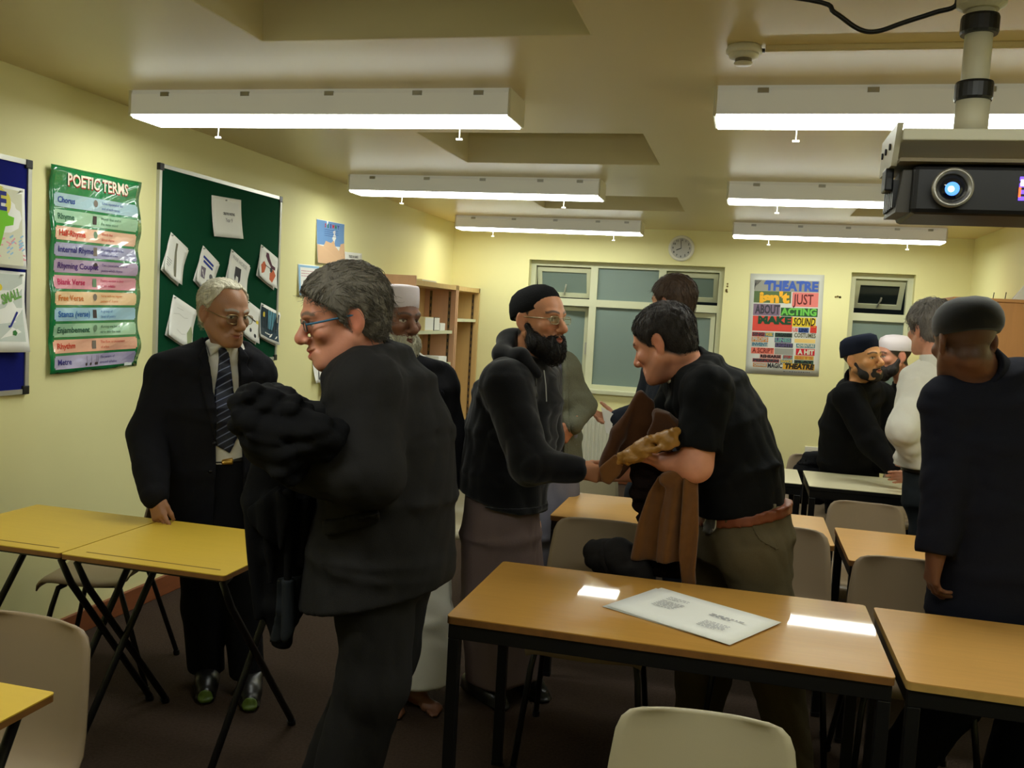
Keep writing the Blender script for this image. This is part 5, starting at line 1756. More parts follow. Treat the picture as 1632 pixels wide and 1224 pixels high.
def flow_crown(q):
    d = q - np.array([0, -.055, .125])
    d = d / np.maximum(np.linalg.norm(d, axis=1, keepdims=True), 1e-6)
    d[:, 2] -= .35
    return d
def flow_back(q):
    d = np.zeros_like(q); d[:, 1] = -1; d[:, 2] = -.5 - 2.5 * np.clip(-q[:, 1] - .03, 0, .1) * 10 * .5
    d[:, 0] = np.sign(q[:, 0]) * .25
    return d
def flow_side(q):
    d = np.zeros_like(q); d[:, 0] = .9 * np.where(q[:, 2] > .07, 1, 0) + np.sign(q[:, 0]) * .1; d[:, 1] = np.where(q[:, 1] > .03, .4, -.5); d[:, 2] = -.6
    return d
def flow_beard(q):
    d = np.zeros_like(q); d[:, 2] = -1; d[:, 1] = .25; d[:, 0] = -q[:, 0] * 3
    return d

M_suit_black = cloth('charcoal_suiting', (24, 24, 28))
M_suit_grey = cloth('grey_suiting', (38, 37, 37), noise=.10)
M_shirt_white = cloth('white_cotton', (212, 210, 200), noise=.03)
M_shoe = mat('black_leather', (20, 19, 18), rough=.35, spec=.5)
M_gold = mat('gold_metal', (190, 150, 70), rough=.3, metal=.9)

def hips(S, hc, yaw, a, b, k=.04):
    """pelvis block for trousers"""
    pass

# ================================================================= 1: old man by the green board
def striped_silk():
    m = mat('navy_silk', (24, 30, 52), rough=.4, spec=.4)
    nt = m.node_tree; b = nt.nodes['Principled BSDF']
    tc = nt.nodes.new('ShaderNodeTexCoord'); mp = nt.nodes.new('ShaderNodeMapping')
    mp.inputs['Rotation'].default_value = (0, R_(38), R_(-30))
    w = nt.nodes.new('ShaderNodeTexWave'); w.bands_direction = 'Z'; w.inputs['Scale'].default_value = 13.0; w.inputs['Distortion'].default_value = 0
    r = nt.nodes.new('ShaderNodeValToRGB')
    r.color_ramp.elements[0].position = .90; r.color_ramp.elements[0].color = lin((20, 25, 44)) + (1,)
    r.color_ramp.elements[1].position = .97; r.color_ramp.elements[1].color = lin((104, 112, 140)) + (1,)
    L = nt.links.new
    L(tc.outputs['Object'], mp.inputs['Vector']); L(mp.outputs['Vector'], w.inputs['Vector']); L(w.outputs['Fac'], r.inputs['Fac']); L(r.outputs['Color'], b.inputs['Base Color'])
    return m

def old_man():
    yaw = 40; sv = side_of(yaw)
    base = (-1.98, 3.36, 0)
    H = Frame((-2.038, 3.330, 1.528), 68, -10, 0, 1.08)
    nb = (-2.055, 3.400, 1.384)
    shR, elR, wrR = (-2.266, 3.280, 1.274), (-2.280, 3.200, 1.026), (-2.146, 3.060, 0.818)
    shL, elL, wrL = (-1.974, 3.500, 1.278), (-1.908, 3.500, 1.002), (-1.941, 3.500, 0.807)
    hipR, hipL = (-2.114, 3.340, 0.651), (-2.041, 3.460, 0.626)
    knR, knL = (-2.097, 3.330, 0.313), (-1.952, 3.400, 0.303)
    anR, anL = (-2.043, 3.300, -0.001), (-1.849, 3.300, 0.008)
    lo, hi = bounds([H.c, shR, wrR, elL, anR, anL], .22)
    lo[2] = -.02; hi[2] = H.c[2] + .16
    fh = box_at(H.c, .15); fhand = box_at(np.array(wrR) + np.array((0, -.03, -.09)), (.08, .1, .11))
    S = Field(lo, hi, .011, [(fh[0], fh[1], .0032), (fhand[0], fhand[1], .0035)])
    S.loft([((-2.083, 3.400, 0.602), .15, .11, sv), ((-2.119, 3.400, 0.877), .14, .10, sv), ((-2.123, 3.400, 1.153), .16, .105, sv), ((-2.093, 3.400, 1.298), .14, .08, sv), (nb, .055, .055, sv)], .03)
    S.cone(nb, H(0, -.035, -.05), .056, .052, .03)
    S.cone(H(0, .0, -.09), nb, .03, .03, .03)
    limb(S, [shR, elR, wrR], [.05, .042, .028]); limb(S, [shL, elL, wrL], [.05, .042, .028])
    S.cone(shR, shL, .05, .05, .04)
    limb(S, [hipR, knR, anR], [.075, .055, .04]); limb(S, [hipL, knL, anL], [.075, .055, .04])
    S.cone(hipR, hipL, .09, .09, .04)
    add_head(S, H, nose=1.2, jaw=.95, cheek=.95, smile=.7)
    add_foot(S, anR, 32, .72); add_foot(S, anL, 32, .72)
    tip = np.array((-2.103, 3.038, 0.730))
    add_hand(S, wrR, tip - np.array(wrR), (.1, 1, .25), 'R', (.08, .30, .38, .22), (.95, .15, .25), spread=.42)
    add_hand(S, wrL, (.05, -.15, -1), (-.8, .3, 0), 'L', .5)
    man = body_object(S, 'elderly man with white hair in dark suit and striped tie, fingers on yellow desk', base,
                      skin_paint(H, (150, 106, 76), brow=(150, 146, 138), flush=.15, scalp=None), 'skin_old', None, [fh, fhand])
    # white hair swept round a bald crown
    Sh = hair_field(H, .0032, .006, hairline=(.056, .094), recede=.016, side_th=.011, streak=.0018, sd=3, back=-.075)
    Sh.ell(H(0, .062, .088), [.030 * H.k, .05 * H.k, .022 * H.k], H.A, .01) if False else None
    hr = solid(Sh, 'hair', hair_mat('white_hair', (196, 190, 168)), man)
    strands(Sh, H, hr, hair_mat('white_hair', (196, 190, 168)), 900, .045, flow_back, 3)
    spectacles(H, man, h=.017, w=.0235, drop=-.008)
    # shirt
    T = Frame((-2.082, 3.400, 1.156), yaw)
    st = lambda g: [((-2.082, 3.400, 0.576), .205 + g, .145 + g, sv), ((-2.122, 3.400, 0.877), .20 + g, .145 + g, sv), ((-2.128, 3.400, 1.126), .215 + g, .145 + g, sv), ((-2.098, 3.400, 1.285), .185 + g, .105 + g, sv), ((-2.061, 3.400, 1.376), .085 + g, .075 + g, sv)]
    lo2, hi2 = bounds([shR, shL, elR, elL, wrR, wrL], .12); lo2[2] = (-2.083, 3.400, 0.602)[2] - .06; hi2[2] = H.c[2]
    C = Field(lo2, hi2, .0065)
    C.loft(st(-.014)[1:], .03)
    cd_ = nrm(np.array(H(0, -.030, -.082)) - np.array((-2.057, 3.400, 1.360)))
    C.cone((-2.057, 3.400, 1.360), H(0, -.030, -.06), .070, .066, .012)
    C.plane(np.array((-2.057, 3.400, 1.360)) + cd_ * .062, cd_, .004)
    C.ripple(.0015, 30, 5)
    solid(C, 'shirt', M_shirt_white, man)
    fl = lambda *p: front_region(T, p)
    patch(C, 'collar_flap', M_shirt_white, man, fl((-2.102, 3.300, 1.466), (-2.050, 3.270, 1.342), (-1.991, 3.270, 1.390), (-2.031, 3.300, 1.457)), .012)
    patch(C, 'collar_flap', M_shirt_white, man, fl((-1.958, 3.300, 1.442), (-1.956, 3.270, 1.340), (-1.985, 3.270, 1.386), (-1.991, 3.300, 1.447)), .012)
    M_tie = striped_silk()
    tie = patch(C, 'tie', M_tie, man, fl((-2.013, 3.270, 1.382), (-1.963, 3.270, 1.385), (-1.953, 3.270, 1.346), (-1.911, 3.260, 1.180), (-1.888, 3.260, 1.025), (-1.930, 3.260, 0.956), (-2.010, 3.260, 0.992), (-2.019, 3.260, 1.172), (-2.005, 3.270, 1.337)), .013, smooth_n=2)
    # trousers
    lo3, hi3 = bounds([hipR, hipL, anR, anL], .14); lo3[2] = .02; hi3[2] = (-2.095, 3.400, 0.940)[2] + .02
    P = Field(lo3, hi3, .009)
    P.loft([((-2.083, 3.400, 0.602), .19, .135, sv), ((-2.120, 3.400, 0.903), .185, .135, sv)], .03)
    limb(P, [hipR, knR, anR], [.102, .080, .070], .03); limb(P, [hipL, knL, anL], [.102, .080, .070], .03)
    P.ripple(.005, 16, 8, (1, 1, .45))
    P.plane((0, 0, (-2.033, 3.300, 0.949)[2]), (0, 0, 1)); P.plane((0, 0, .055), (0, 0, -1))
    solid(P, 'trousers', cloth('black_trouser', (20, 20, 23)), man)
    zb = (-1.955, 3.270, 0.942)
    by, bz = T.local(zb)[0], T.local(zb)[2]
    bl = patch(P, 'belt', M_shoe, man, lambda X, Y, Z: np.abs(Z - zb[2] + .012) - .016, .006, .02)
    patch(P, 'belt_buckle', M_gold, man, fl(T(by - .028, 0, bz - .032), T(by + .022, 0, bz - .032), T(by + .022, 0, bz + .006), T(by - .028, 0, bz + .006)), .012, .012)
    # jacket
    J = Field(lo2, hi2, .0075)
    J.loft(st(.012), .03)
    J.cone((-2.127, 3.360, 1.331), shR, .080, .068, .05); J.cone((-2.043, 3.460, 1.326), shL, .080, .068, .05)
    limb(J, [shR, elR, wrR], [.070, .070, .056], .03); limb(J, [shL, elL, wrL], [.070, .070, .056], .03)
    J.ripple(.004, 14, 4, (1, 1, .6)); J.ripple(.003, 34, 6, (1, 1, .7), sharp=True)
    J.plane((-2.084, 3.400, 0.613), (0, 0, -1))
    hx = np.array(wrR) - np.array(elR)
    opening = front_region(T, [(-2.087, 3.270, 1.517), (-1.915, 3.270, 1.526), (-1.910, 3.270, 1.378), (-1.886, 3.260, 1.182), (-1.851, 3.250, 0.925), (-1.836, 3.250, 0.587), (-2.008, 3.250, 0.567), (-1.995, 3.250, 0.911), (-2.011, 3.260, 1.122), (-2.071, 3.270, 1.368)])
    Jn = J.copy()
    sl = (slice(None),) * 3
    Jn.D = np.maximum(Jn.D, -opening(*[np.broadcast_to(g, Jn.D.shape) for g in Jn.grid(sl)]).astype(f32))
    nkc = np.array((-2.054, 3.400, 1.417))
    Jn.cone(nkc, nkc + np.array((0, 0, .1)), .075, .085, .01, 'cut')
    solid(Jn, 'jacket', M_suit_black, man)
    patch(J, 'lapel', M_suit_black, man, fl((-2.072, 3.270, 1.398), (-2.012, 3.260, 1.135), (-1.998, 3.250, 0.984), (-2.081, 3.270, 1.166), (-2.113, 3.270, 1.290), (-2.092, 3.270, 1.316), (-2.115, 3.270, 1.340)), .008, .006)
    patch(J, 'lapel', M_suit_black, man, fl((-1.914, 3.270, 1.415), (-1.883, 3.260, 1.182), (-1.853, 3.250, 0.982), (-1.836, 3.270, 1.160), (-1.830, 3.270, 1.289), (-1.864, 3.270, 1.312), (-1.849, 3.270, 1.347)), .008, .006)
    for py in (708, 756):
        c_ = T.local((-2.009, 3.250, 1.003)) if py == 708 else T.local((-2.028, 3.250, 0.890))
        patch(J, 'button', M_blackplastic, man, lambda X, Y, Z: np.hypot(T.lg(X, Y, Z)[0] - c_[0], T.lg(X, Y, Z)[2] - c_[2]) - .009 + 1.0 * (T.lg(X, Y, Z)[1] < 0), .009, .004)
    for an, q in ((anR, 30), (anL, 30)):
        F = Field(*[np.array(v) for v in (np.array((an[0], an[1], 0)) - .2, np.array((an[0], an[1], 0)) + .22)], .007)
        add_shoe(F, an, q, .95); F.plane((0, 0, .004), (0, 0, -1)); F.plane((0, 0, .085), (0, 0, 1))
        sh = solid(F, 'shoe', M_shoe, man)
        g = np.array((an[0], an[1], .02)) + fwd_of(q) * .185
        patch(F, 'toe_cap', mat('lime_rubber', (84, 108, 34), rough=.5), sh, lambda X, Y, Z: np.sqrt((X - g[0]) ** 2 + (Y - g[1]) ** 2 + (Z - .02) ** 2) - .030, .003, .012)
    return man
old_man()

# ================================================================= 2: man in the grey suit with the black coat
def grey_man():
    yaw = -88
    base = (-1.02, 2.40, 0)
    H = Frame((-1.055, 2.320, 1.552), -58, -14, 2, 1.12)
    nb = (-1.039, 2.380, 1.455)
    shL, elL, wrL = (-0.930, 2.200, 1.367), (-0.890, 2.140, 1.168), (-1.127, 2.200, 1.153)
    shR, elR, wrR = (-1.077, 2.580, 1.344), (-1.193, 2.600, 1.122), (-1.230, 2.440, 1.204)
    legL = ((-0.926, 2.300, 0.886), (-0.922, 2.300, 0.564), (-1.02, 2.31, .09))
    legR = ((-0.926, 2.460, 0.864), (-0.951, 2.460, 0.583), (-1.16, 2.50, .09))
    tor = [((-0.949, 2.380, 0.747), .215, .215), ((-0.949, 2.380, 0.899), .20, .205), ((-0.931, 2.380, 1.078), .19, .185), ((-0.934, 2.380, 1.219), .20, .170), ((-0.973, 2.380, 1.338), .20, .155), ((-1.007, 2.380, 1.414), .165, .115), ((-1.036, 2.380, 1.476), .075, .07)]
    man = make_body('man in grey suit and blue-armed glasses bending left with a black coat', base, H, nb, tor[1:], yaw, [('L', (shL, elL, wrL)), ('R', (shR, elR, wrR))], [legL, legR],
                    [dict(arm=0, f=(-.5, .85, -.05), p=(0, .2, 1), curl=1.0, rough=1), dict(arm=1, f=(-.4, -.8, -.1), p=(0, -.3, 1), curl=.5, rough=1)],
                    dict(nose=1.12, jaw=1.08, cheek=1.1, smile=1.0, open_=.5), skin_paint(H, (204, 138, 112), brow=(96, 88, 80), flush=.55), 'skin_grey_man', feet_yaw=-80, hh=.003)
    S = hair_field(H, .003, .011, hairline=(.082, .070), side_th=.009, top=.003, streak=.003, sd=5, back=-.070)
    hr = solid(S, 'hair', hair_mat('iron_grey_hair', (110, 104, 94)), man)
    strands(S, H, hr, hair_mat('iron_grey_hair', (110, 104, 94)), 1600, 0.05, flow_side, 5, name='hair_strands')
    spectacles(H, man, mat('blue_rim', (50, 58, 66), rough=.35), rim=.0018, w=.024, h=.0125, drop=-.004, arm_m=mat('blue_side_arm', (52, 104, 138), rough=.35), arm=.0028)
    zh = (-0.949, 2.380, 0.747)[2]
    J = garment(tor, yaw, [('L', (shL, elL, wrL)), ('R', (shR, elR, wrR))], (.088, .085, .062), .0075, zh - .08, H.c[2], nb=nb, bridge=.085, sd=21, cuffs={'L': .98}, folds=(.005, 13), fine_folds=(.003, 30))
    # the hem falls lower in front than behind
    J.plane((-0.918, 2.300, 0.792), nrm((.26, 0, -1)), .008)
    neck_hole(J, nb, H, .060, .075)
    solid(J, 'jacket', M_suit_grey, man)
    T = Frame((-0.963, 2.380, 1.040), -58)       # seen from the side facing the camera
    side = Frame((-0.963, 2.380, 1.040), 25)
    fr = lambda *p: front_region(side, p, 1, -.06)
    patch(J, 'pocket_flap', M_suit_grey, man, fr((-1.024, 2.160, 1.012), (-0.866, 2.160, 1.071), (-0.860, 2.160, 1.037), (-0.871, 2.160, 1.029), (-1.011, 2.160, 0.977)), .014, .012)
    collar(nb, H, .086, .080, .040, M_suit_grey, man, 'jacket_collar', .05, (.008, .004, .0), .066)
    P, _ = trousers([legL, legR], [((-0.941, 2.380, 1.042), .17, .165), ((-0.932, 2.380, 0.865), .17, .165)], yaw, (-0.941, 2.380, 1.042)[2], M_suit_grey, man, (.108, .092, .080), sd=23, folds=.007)
    shoes([legL, legR], -80, man, M_shoe)
    collar(nb, H, .066, .062, .040, M_shirt_white, man, shift=(-.006, 0, 0))
    w_ = MB().lathe([(.016, -.004), (.019, 0), (.016, .004)], n=20)
    f_ = Frame((-1.118, 2.100, 1.175), 20, 10)
    w_.v = [tuple(f_(v[0] * .8, v[2], v[1])) for v in w_.v]
    w_.build('watch', M_gold, man, True, True)
    return man

def poly_line(F, pts, X, Y, Z):
    pl = [(F.local(p)[0], F.local(p)[2]) for p in pts]
    x, y, z = F.lg(X, Y, Z)
    d = None
    for (x0, y0), (x1, y1) in zip(pl, pl[1:]):
        ex, ey = x1 - x0, y1 - y0
        t = np.clip(((x - x0) * ex + (z - y0) * ey) / (ex * ex + ey * ey), 0, 1)
        q = np.hypot(x - x0 - t * ex, z - y0 - t * ey)
        d = q if d is None else np.minimum(d, q)
    return d * F.k
grey_man()

def black_coat():
    M = cloth('black_wool', (17, 17, 19))
    M2 = cloth('slate_lining', (38, 41, 45))
    root = thing('coat', 'black overcoat folded over the forearm of the man in the grey suit', 'coat', (-1.142, 2.160, 1.227))
    S = Field(np.array((-1.173, 2.200, 1.018)) - np.array((.30, .24, .52)), np.array((-1.173, 2.200, 1.018)) + np.array((.30, .26, .42)), .0075)
    S.cone((-1.201, 2.140, 1.292), (-1.007, 2.080, 1.263), .072, .060, .02)
    S.cone((-1.267, 2.200, 1.303), (-1.131, 2.200, 1.322), .040, .050, .03)
    S.cone((-1.200, 2.100, 1.293), (-1.191, 2.120, 1.243), .045, .050, .03)
    S.cone((-1.206, 2.240, 1.313), (-1.002, 2.160, 1.258), .045, .035, .03)
    S.cone((-1.152, 2.080, 1.251), (-0.971, 2.060, 1.245), .040, .030, .02)
    S.cone((-1.193, 2.130, 1.226), (-1.050, 2.080, 1.213), .045, .040, .02); S.cone((-1.137, 2.120, 1.208), (-1.068, 2.090, 1.187), .036, .034, .02)
    S.ripple(.013, 19, 31); S.ripple(.012, 30, 33, (1, 1, 1.6), sharp=True)
    # the part hanging behind the sleeve
    S.loft([((-1.205, 2.300, 1.170), .085, .035, (1, .1, 0)), ((-1.216, 2.300, 1.028), .105, .038, (1, .1, 0)), ((-1.203, 2.300, 0.888), .080, .042, (1, .1, 0)), ((-1.208, 2.300, 0.736), .060, .040, (1, .1, 0)), ((-1.201, 2.300, 0.635), .034, .030, (1, .1, 0))], .03)
    for a, b, r in (((-1.278, 2.270, 1.019), (-1.252, 2.270, 0.704), .024), ((-1.220, 2.250, 1.037), (-1.207, 2.250, 0.813), .022), ((-1.161, 2.250, 1.061), (-1.158, 2.250, 0.670), .026), ((-1.122, 2.270, 1.044), (-1.135, 2.280, 0.866), .022)):
        S.cone(a, b, r, r * .7, .012)
    S.ripple(.006, 24, 35, (1, 1, .35))
    S.plane((-1.202, 2.300, 0.617), nrm((-.2, 0, -1)), .01)
    solid(S, 'coat_body', M, root)
    F = Frame((-1.200, 2.250, 1.005), 20)
    fr = lambda *p: front_region(F, p, 1, -.2)
    patch(S, 'coat_lapel', M, root, fr((-1.197, 2.240, 1.084), (-1.285, 2.240, 1.012), (-1.272, 2.240, 0.973), (-1.172, 2.240, 0.907), (-1.140, 2.240, 1.047)), .010, .01)
    patch(S, 'coat_sleeve_lining', M2, root, fr((-1.191, 2.240, 0.826), (-1.117, 2.240, 0.836), (-1.122, 2.240, 0.696), (-1.157, 2.240, 0.647), (-1.210, 2.240, 0.631), (-1.190, 2.240, 0.722)), .005, .01)
    return root
black_coat()

# ================================================================= 3: elder with the white cap and beard
def elder():
    yaw = 52
    base = (-1.36, 3.45, 0)
    H = Frame((-1.355, 3.460, 1.541), 60, -3, 0, 1.08)
    nb = (-1.341, 3.500, 1.378)
    shL, elL, wrL = (-1.206, 3.580, 1.281), (-1.136, 3.580, 1.073), (-1.138, 3.520, 0.875)
    shR, elR, wrR = (-1.393, 3.340, 1.267), (-1.406, 3.320, 1.055), (-1.362, 3.300, 0.853)
    legL = ((-1.240, 3.500, 0.649), (-1.218, 3.480, 0.345), (-1.20, 3.44, .10))
    legR = ((-1.283, 3.420, 0.662), (-1.274, 3.400, 0.362), (-1.33, 3.36, .10))
    tor = [((-1.252, 3.460, 0.636), .20, .155), ((-1.263, 3.460, 0.860), .195, .155), ((-1.280, 3.460, 1.087), .20, .15), ((-1.293, 3.460, 1.249), .20, .135), ((-1.305, 3.460, 1.331), .165, .10), ((-1.324, 3.470, 1.380), .075, .07)]
    man = make_body('barefoot elder with white beard and white cap, dark blazer over white robe', base, H, nb, tor, yaw, [('L', (shL, elL, wrL)), ('R', (shR, elR, wrR))], [legL, legR],
                    [dict(arm=0, f=(0, -.1, -1), p=(-.8, .3, 0), curl=.4, rough=1)], dict(nose=1.25, jaw=1.05, cheek=1.1, brow=1.2), skin_paint(H, (120, 80, 60), brow=(60, 46, 38), flush=.2), 'skin_elder', feet_yaw=60, bare=True, hh=.0034)
    Bf = beard_field(H, .0035, .072, 1.22, .022, 3, .004)
    br = solid(Bf, 'beard', hair_mat('white_beard', (196, 192, 170)), man)
    strands(Bf, H, br, hair_mat('white_beard', (196, 192, 170)), 900, .05, flow_beard, 4, .0012, .003, 'beard_strands', .45)
    k = 1
    ring_mesh(H, [(.0845, .1035, .036, -.016), (.0865, .105, .038, -.016), (.0865, .105, .070, -.017), (.084, .101, .108, -.018), (.080, .096, .117, -.018), (.05, .06, .122, -.018), (.01, .012, .123, -.018)], slope=.10).build('prayer_cap', cloth('white_cap', (216, 206, 210), noise=.03), man, True, True)
    R = garment([((-1.202, 3.440, 0.114), .150, .15), ((-1.220, 3.440, 0.357), .152, .15), ((-1.242, 3.460, 0.606), .155, .13), ((-1.268, 3.460, 0.859), .165, .12), ((-1.291, 3.460, 1.212), .17, .11), ((-1.305, 3.460, 1.336), .12, .08), ((-1.334, 3.480, 1.394), .070, .065)], yaw, [], (), .009, (-1.155, 3.440, 0.082)[2], H.c[2] - .05, folds=(.011, 15), sd=43)
    solid(R, 'robe', M_shirt_white, man)
    J = garment(tor, yaw, [('L', (shL, elL, wrL)), ('R', (shR, elR, wrR))], (.075, .068, .054), .009, (-1.253, 3.460, 0.651)[2], H.c[2] - .06, nb=nb, sd=41)
    T = Frame(tor[2][0], yaw)
    V_ = [T(-.045, 0, .25), T(.045, 0, .25), T(.02, 0, .0), T(.03, 0, -.5), T(-.03, 0, -.5), T(-.02, 0, 0)]
    op = front_region(T, V_)
    J.D = np.maximum(J.D, -op(*full(J)).astype(f32))
    neck_hole(J, nb, H)
    solid(J, 'blazer', M_suit_black, man)
    patch(J, 'lapel', M_suit_black, man, front_region(T, [T(-.046, 0, .2), T(-.022, 0, 0), T(-.075, 0, .09), T(-.085, 0, .17)]), .009, .008)
    patch(J, 'lapel', M_suit_black, man, front_region(T, [T(.046, 0, .2), T(.022, 0, 0), T(.075, 0, .09), T(.085, 0, .17)]), .009, .008)
    return man
elder()

# ================================================================= 4: man in the black hoodie shaking hands
def hooded_man():
    yaw = 55
    base = (-.90, 3.66, 0)
    H = Frame((-0.797, 3.580, 1.570), 62, 1, 0, 1.12)
    nb = (-0.833, 3.620, 1.407)
    shR, elR, wrR = (-0.882, 3.440, 1.313), (-0.748, 3.360, 1.029), (-0.587, 3.430, 1.007)
    shL, elL, wrL = (-0.834, 3.800, 1.313), (-0.810, 3.860, 1.055), (-0.867, 3.840, 0.875)
    legR = ((-0.946, 3.600, 0.712), (-0.929, 3.600, 0.400), (-.98, 3.62, .09))
    legL = ((-0.856, 3.720, 0.696), (-0.837, 3.720, 0.377), (-.84, 3.76, .09))
    tor = [((-0.925, 3.640, 0.811), .190, .175), ((-0.922, 3.640, 0.941), .190, .175), ((-0.907, 3.640, 1.098), .185, .165), ((-0.879, 3.640, 1.255), .185, .145), ((-0.860, 3.630, 1.346), .150, .105), ((-0.838, 3.620, 1.406), .075, .07)]
    man = make_body('smiling bearded man in black hoodie and knit cap, shaking hands', base, H, nb, tor, yaw, [('R', (shR, elR, wrR)), ('L', (shL, elL, wrL))], [legR, legL],
                    [dict(arm=0, f=(1, .06, -.10), p=(-.06, 1, .1), curl=(.55, .6, .62, .66), thumb=(.95, .25, .45), spread=.02, k=.95), dict(arm=1, f=(.1, -.1, -1), p=(-.8, .3, 0), curl=.4, rough=1)],
                    dict(nose=1.15, jaw=1.05, cheek=1.05, smile=1.0), skin_paint(H, (196, 136, 100), brow=(28, 22, 20), flush=.3, scalp=(40, 32, 28), scalp_y=.046, stubble=.5, beard=(60, 46, 40)), 'skin_hooded_man', hh=.0032, hhand=.0034)
    Bf = beard_field(H, .0034, .030, 1.06, .004, 5, .0025)
    br = solid(Bf, 'beard', hair_mat('black_beard', (24, 20, 19)), man)
    strands(Bf, H, br, hair_mat('black_beard', (24, 20, 19)), 1100, .028, flow_beard, 6, .0009, .003, 'beard_strands', .5)
    ring_mesh(H, [(.0800, .0995, .014, -.018), (.0825, .102, .017, -.018), (.0825, .102, .042, -.018), (.0785, .0975, .068, -.018), (.0675, .0845, .091, -.018), (.048, .060, .107, -.018), (.022, .028, .116, -.018), (.004, .005, .1175, -.018)], tilt=.28, wob=.0006).build('knit_cap', cloth('black_knit', (22, 22, 24), bump=.6, bscale=240), man, True, True)
    spectacles(H, man, mat('clear_wire', (170, 160, 130), rough=.25, metal=.6), w=.0225, h=.0135, drop=-.004)
    M_rb = cloth('mauve_robe', (106, 90, 88), noise=.06)
    R = garment([((-0.874, 3.660, 0.095), .175, .17), ((-0.896, 3.660, 0.387), .178, .172), ((-0.918, 3.650, 0.678), .175, .165), ((-0.921, 3.640, 0.889), .165, .15)], yaw, [], (), .009, (-0.886, 3.660, 0.060)[2], (-0.928, 3.640, 0.915)[2] + .02, folds=(.010, 17), sd=53)
    solid(R, 'robe', M_rb, man)
    M_hd = cloth('black_fleece', (14, 14, 16), rough=.95, sheen=.2)
    J = garment(tor, yaw, [('R', (shR, elR, wrR)), ('L', (shL, elL, wrL))], (.088, .080, .052), .0078, (-0.922, 3.640, 0.795)[2] - .05, H.c[2] - .03, nb=nb, sd=51, folds=(.008, 12), fine_folds=(.004, 28), cuffs={'R': 1.24})
    J.plane((-0.923, 3.640, 0.821), nrm((-.25, 0, -1)), .015)
    neck_hole(J, nb, H, .060, .08)
    solid(J, 'hoodie', M_hd, man)
    B = Field(np.array(nb) - .22, np.array(nb) + .22, .007)
    B.cone((-0.925, 3.520, 1.419), (-0.922, 3.620, 1.462), .040, .048, .03)
    B.cone((-0.922, 3.620, 1.462), (-0.877, 3.740, 1.452), .048, .034, .03)
    B.cone((-0.925, 3.520, 1.419), (-0.833, 3.460, 1.412), .040, .030, .03)
    B.cone((-0.833, 3.460, 1.412), (-0.765, 3.480, 1.353), .030, .020, .03)
    B.cone((-0.907, 3.660, 1.483), (-0.857, 3.720, 1.472), .030, .024, .03)
    B.ripple(.006, 26, 55)
    neck_hole(B, nb, H, .055, .066)
    solid(B, 'hood', M_hd, man)
    T = Frame(tor[3][0], yaw)
    zl = [np.array(p) for p in ((-0.778, 3.450, 1.392), (-0.733, 3.450, 1.342), (-0.718, 3.450, 1.256))]
    patch(J, 'zip', mat('dull_zip', (110, 108, 100), rough=.4, metal=.5), man, lambda X, Y, Z: np.maximum(poly_line(T, zl, X, Y, Z) - .0028, -.0 - T.lg(X, Y, Z)[1]), .006, .006, 0)
    patch(J, 'rib_band', M_hd, man, lambda X, Y, Z: np.abs(Z - (zl[0][2] - .60) - .0) - .03, .008, .01)
    for p in ((826, 551), (868, 640)):
        MB().tube([(-0.731, 3.420, 1.377), (-0.720, 3.420, 1.318), (-0.714, 3.420, 1.259)], .0022, 6).build('drawcord', mat('grey_cord', (150, 150, 146)), man, True) if p[0] == 868 else None
    shoes([legR, legL], 50, man, M_shoe)
    return man
hooded_man()

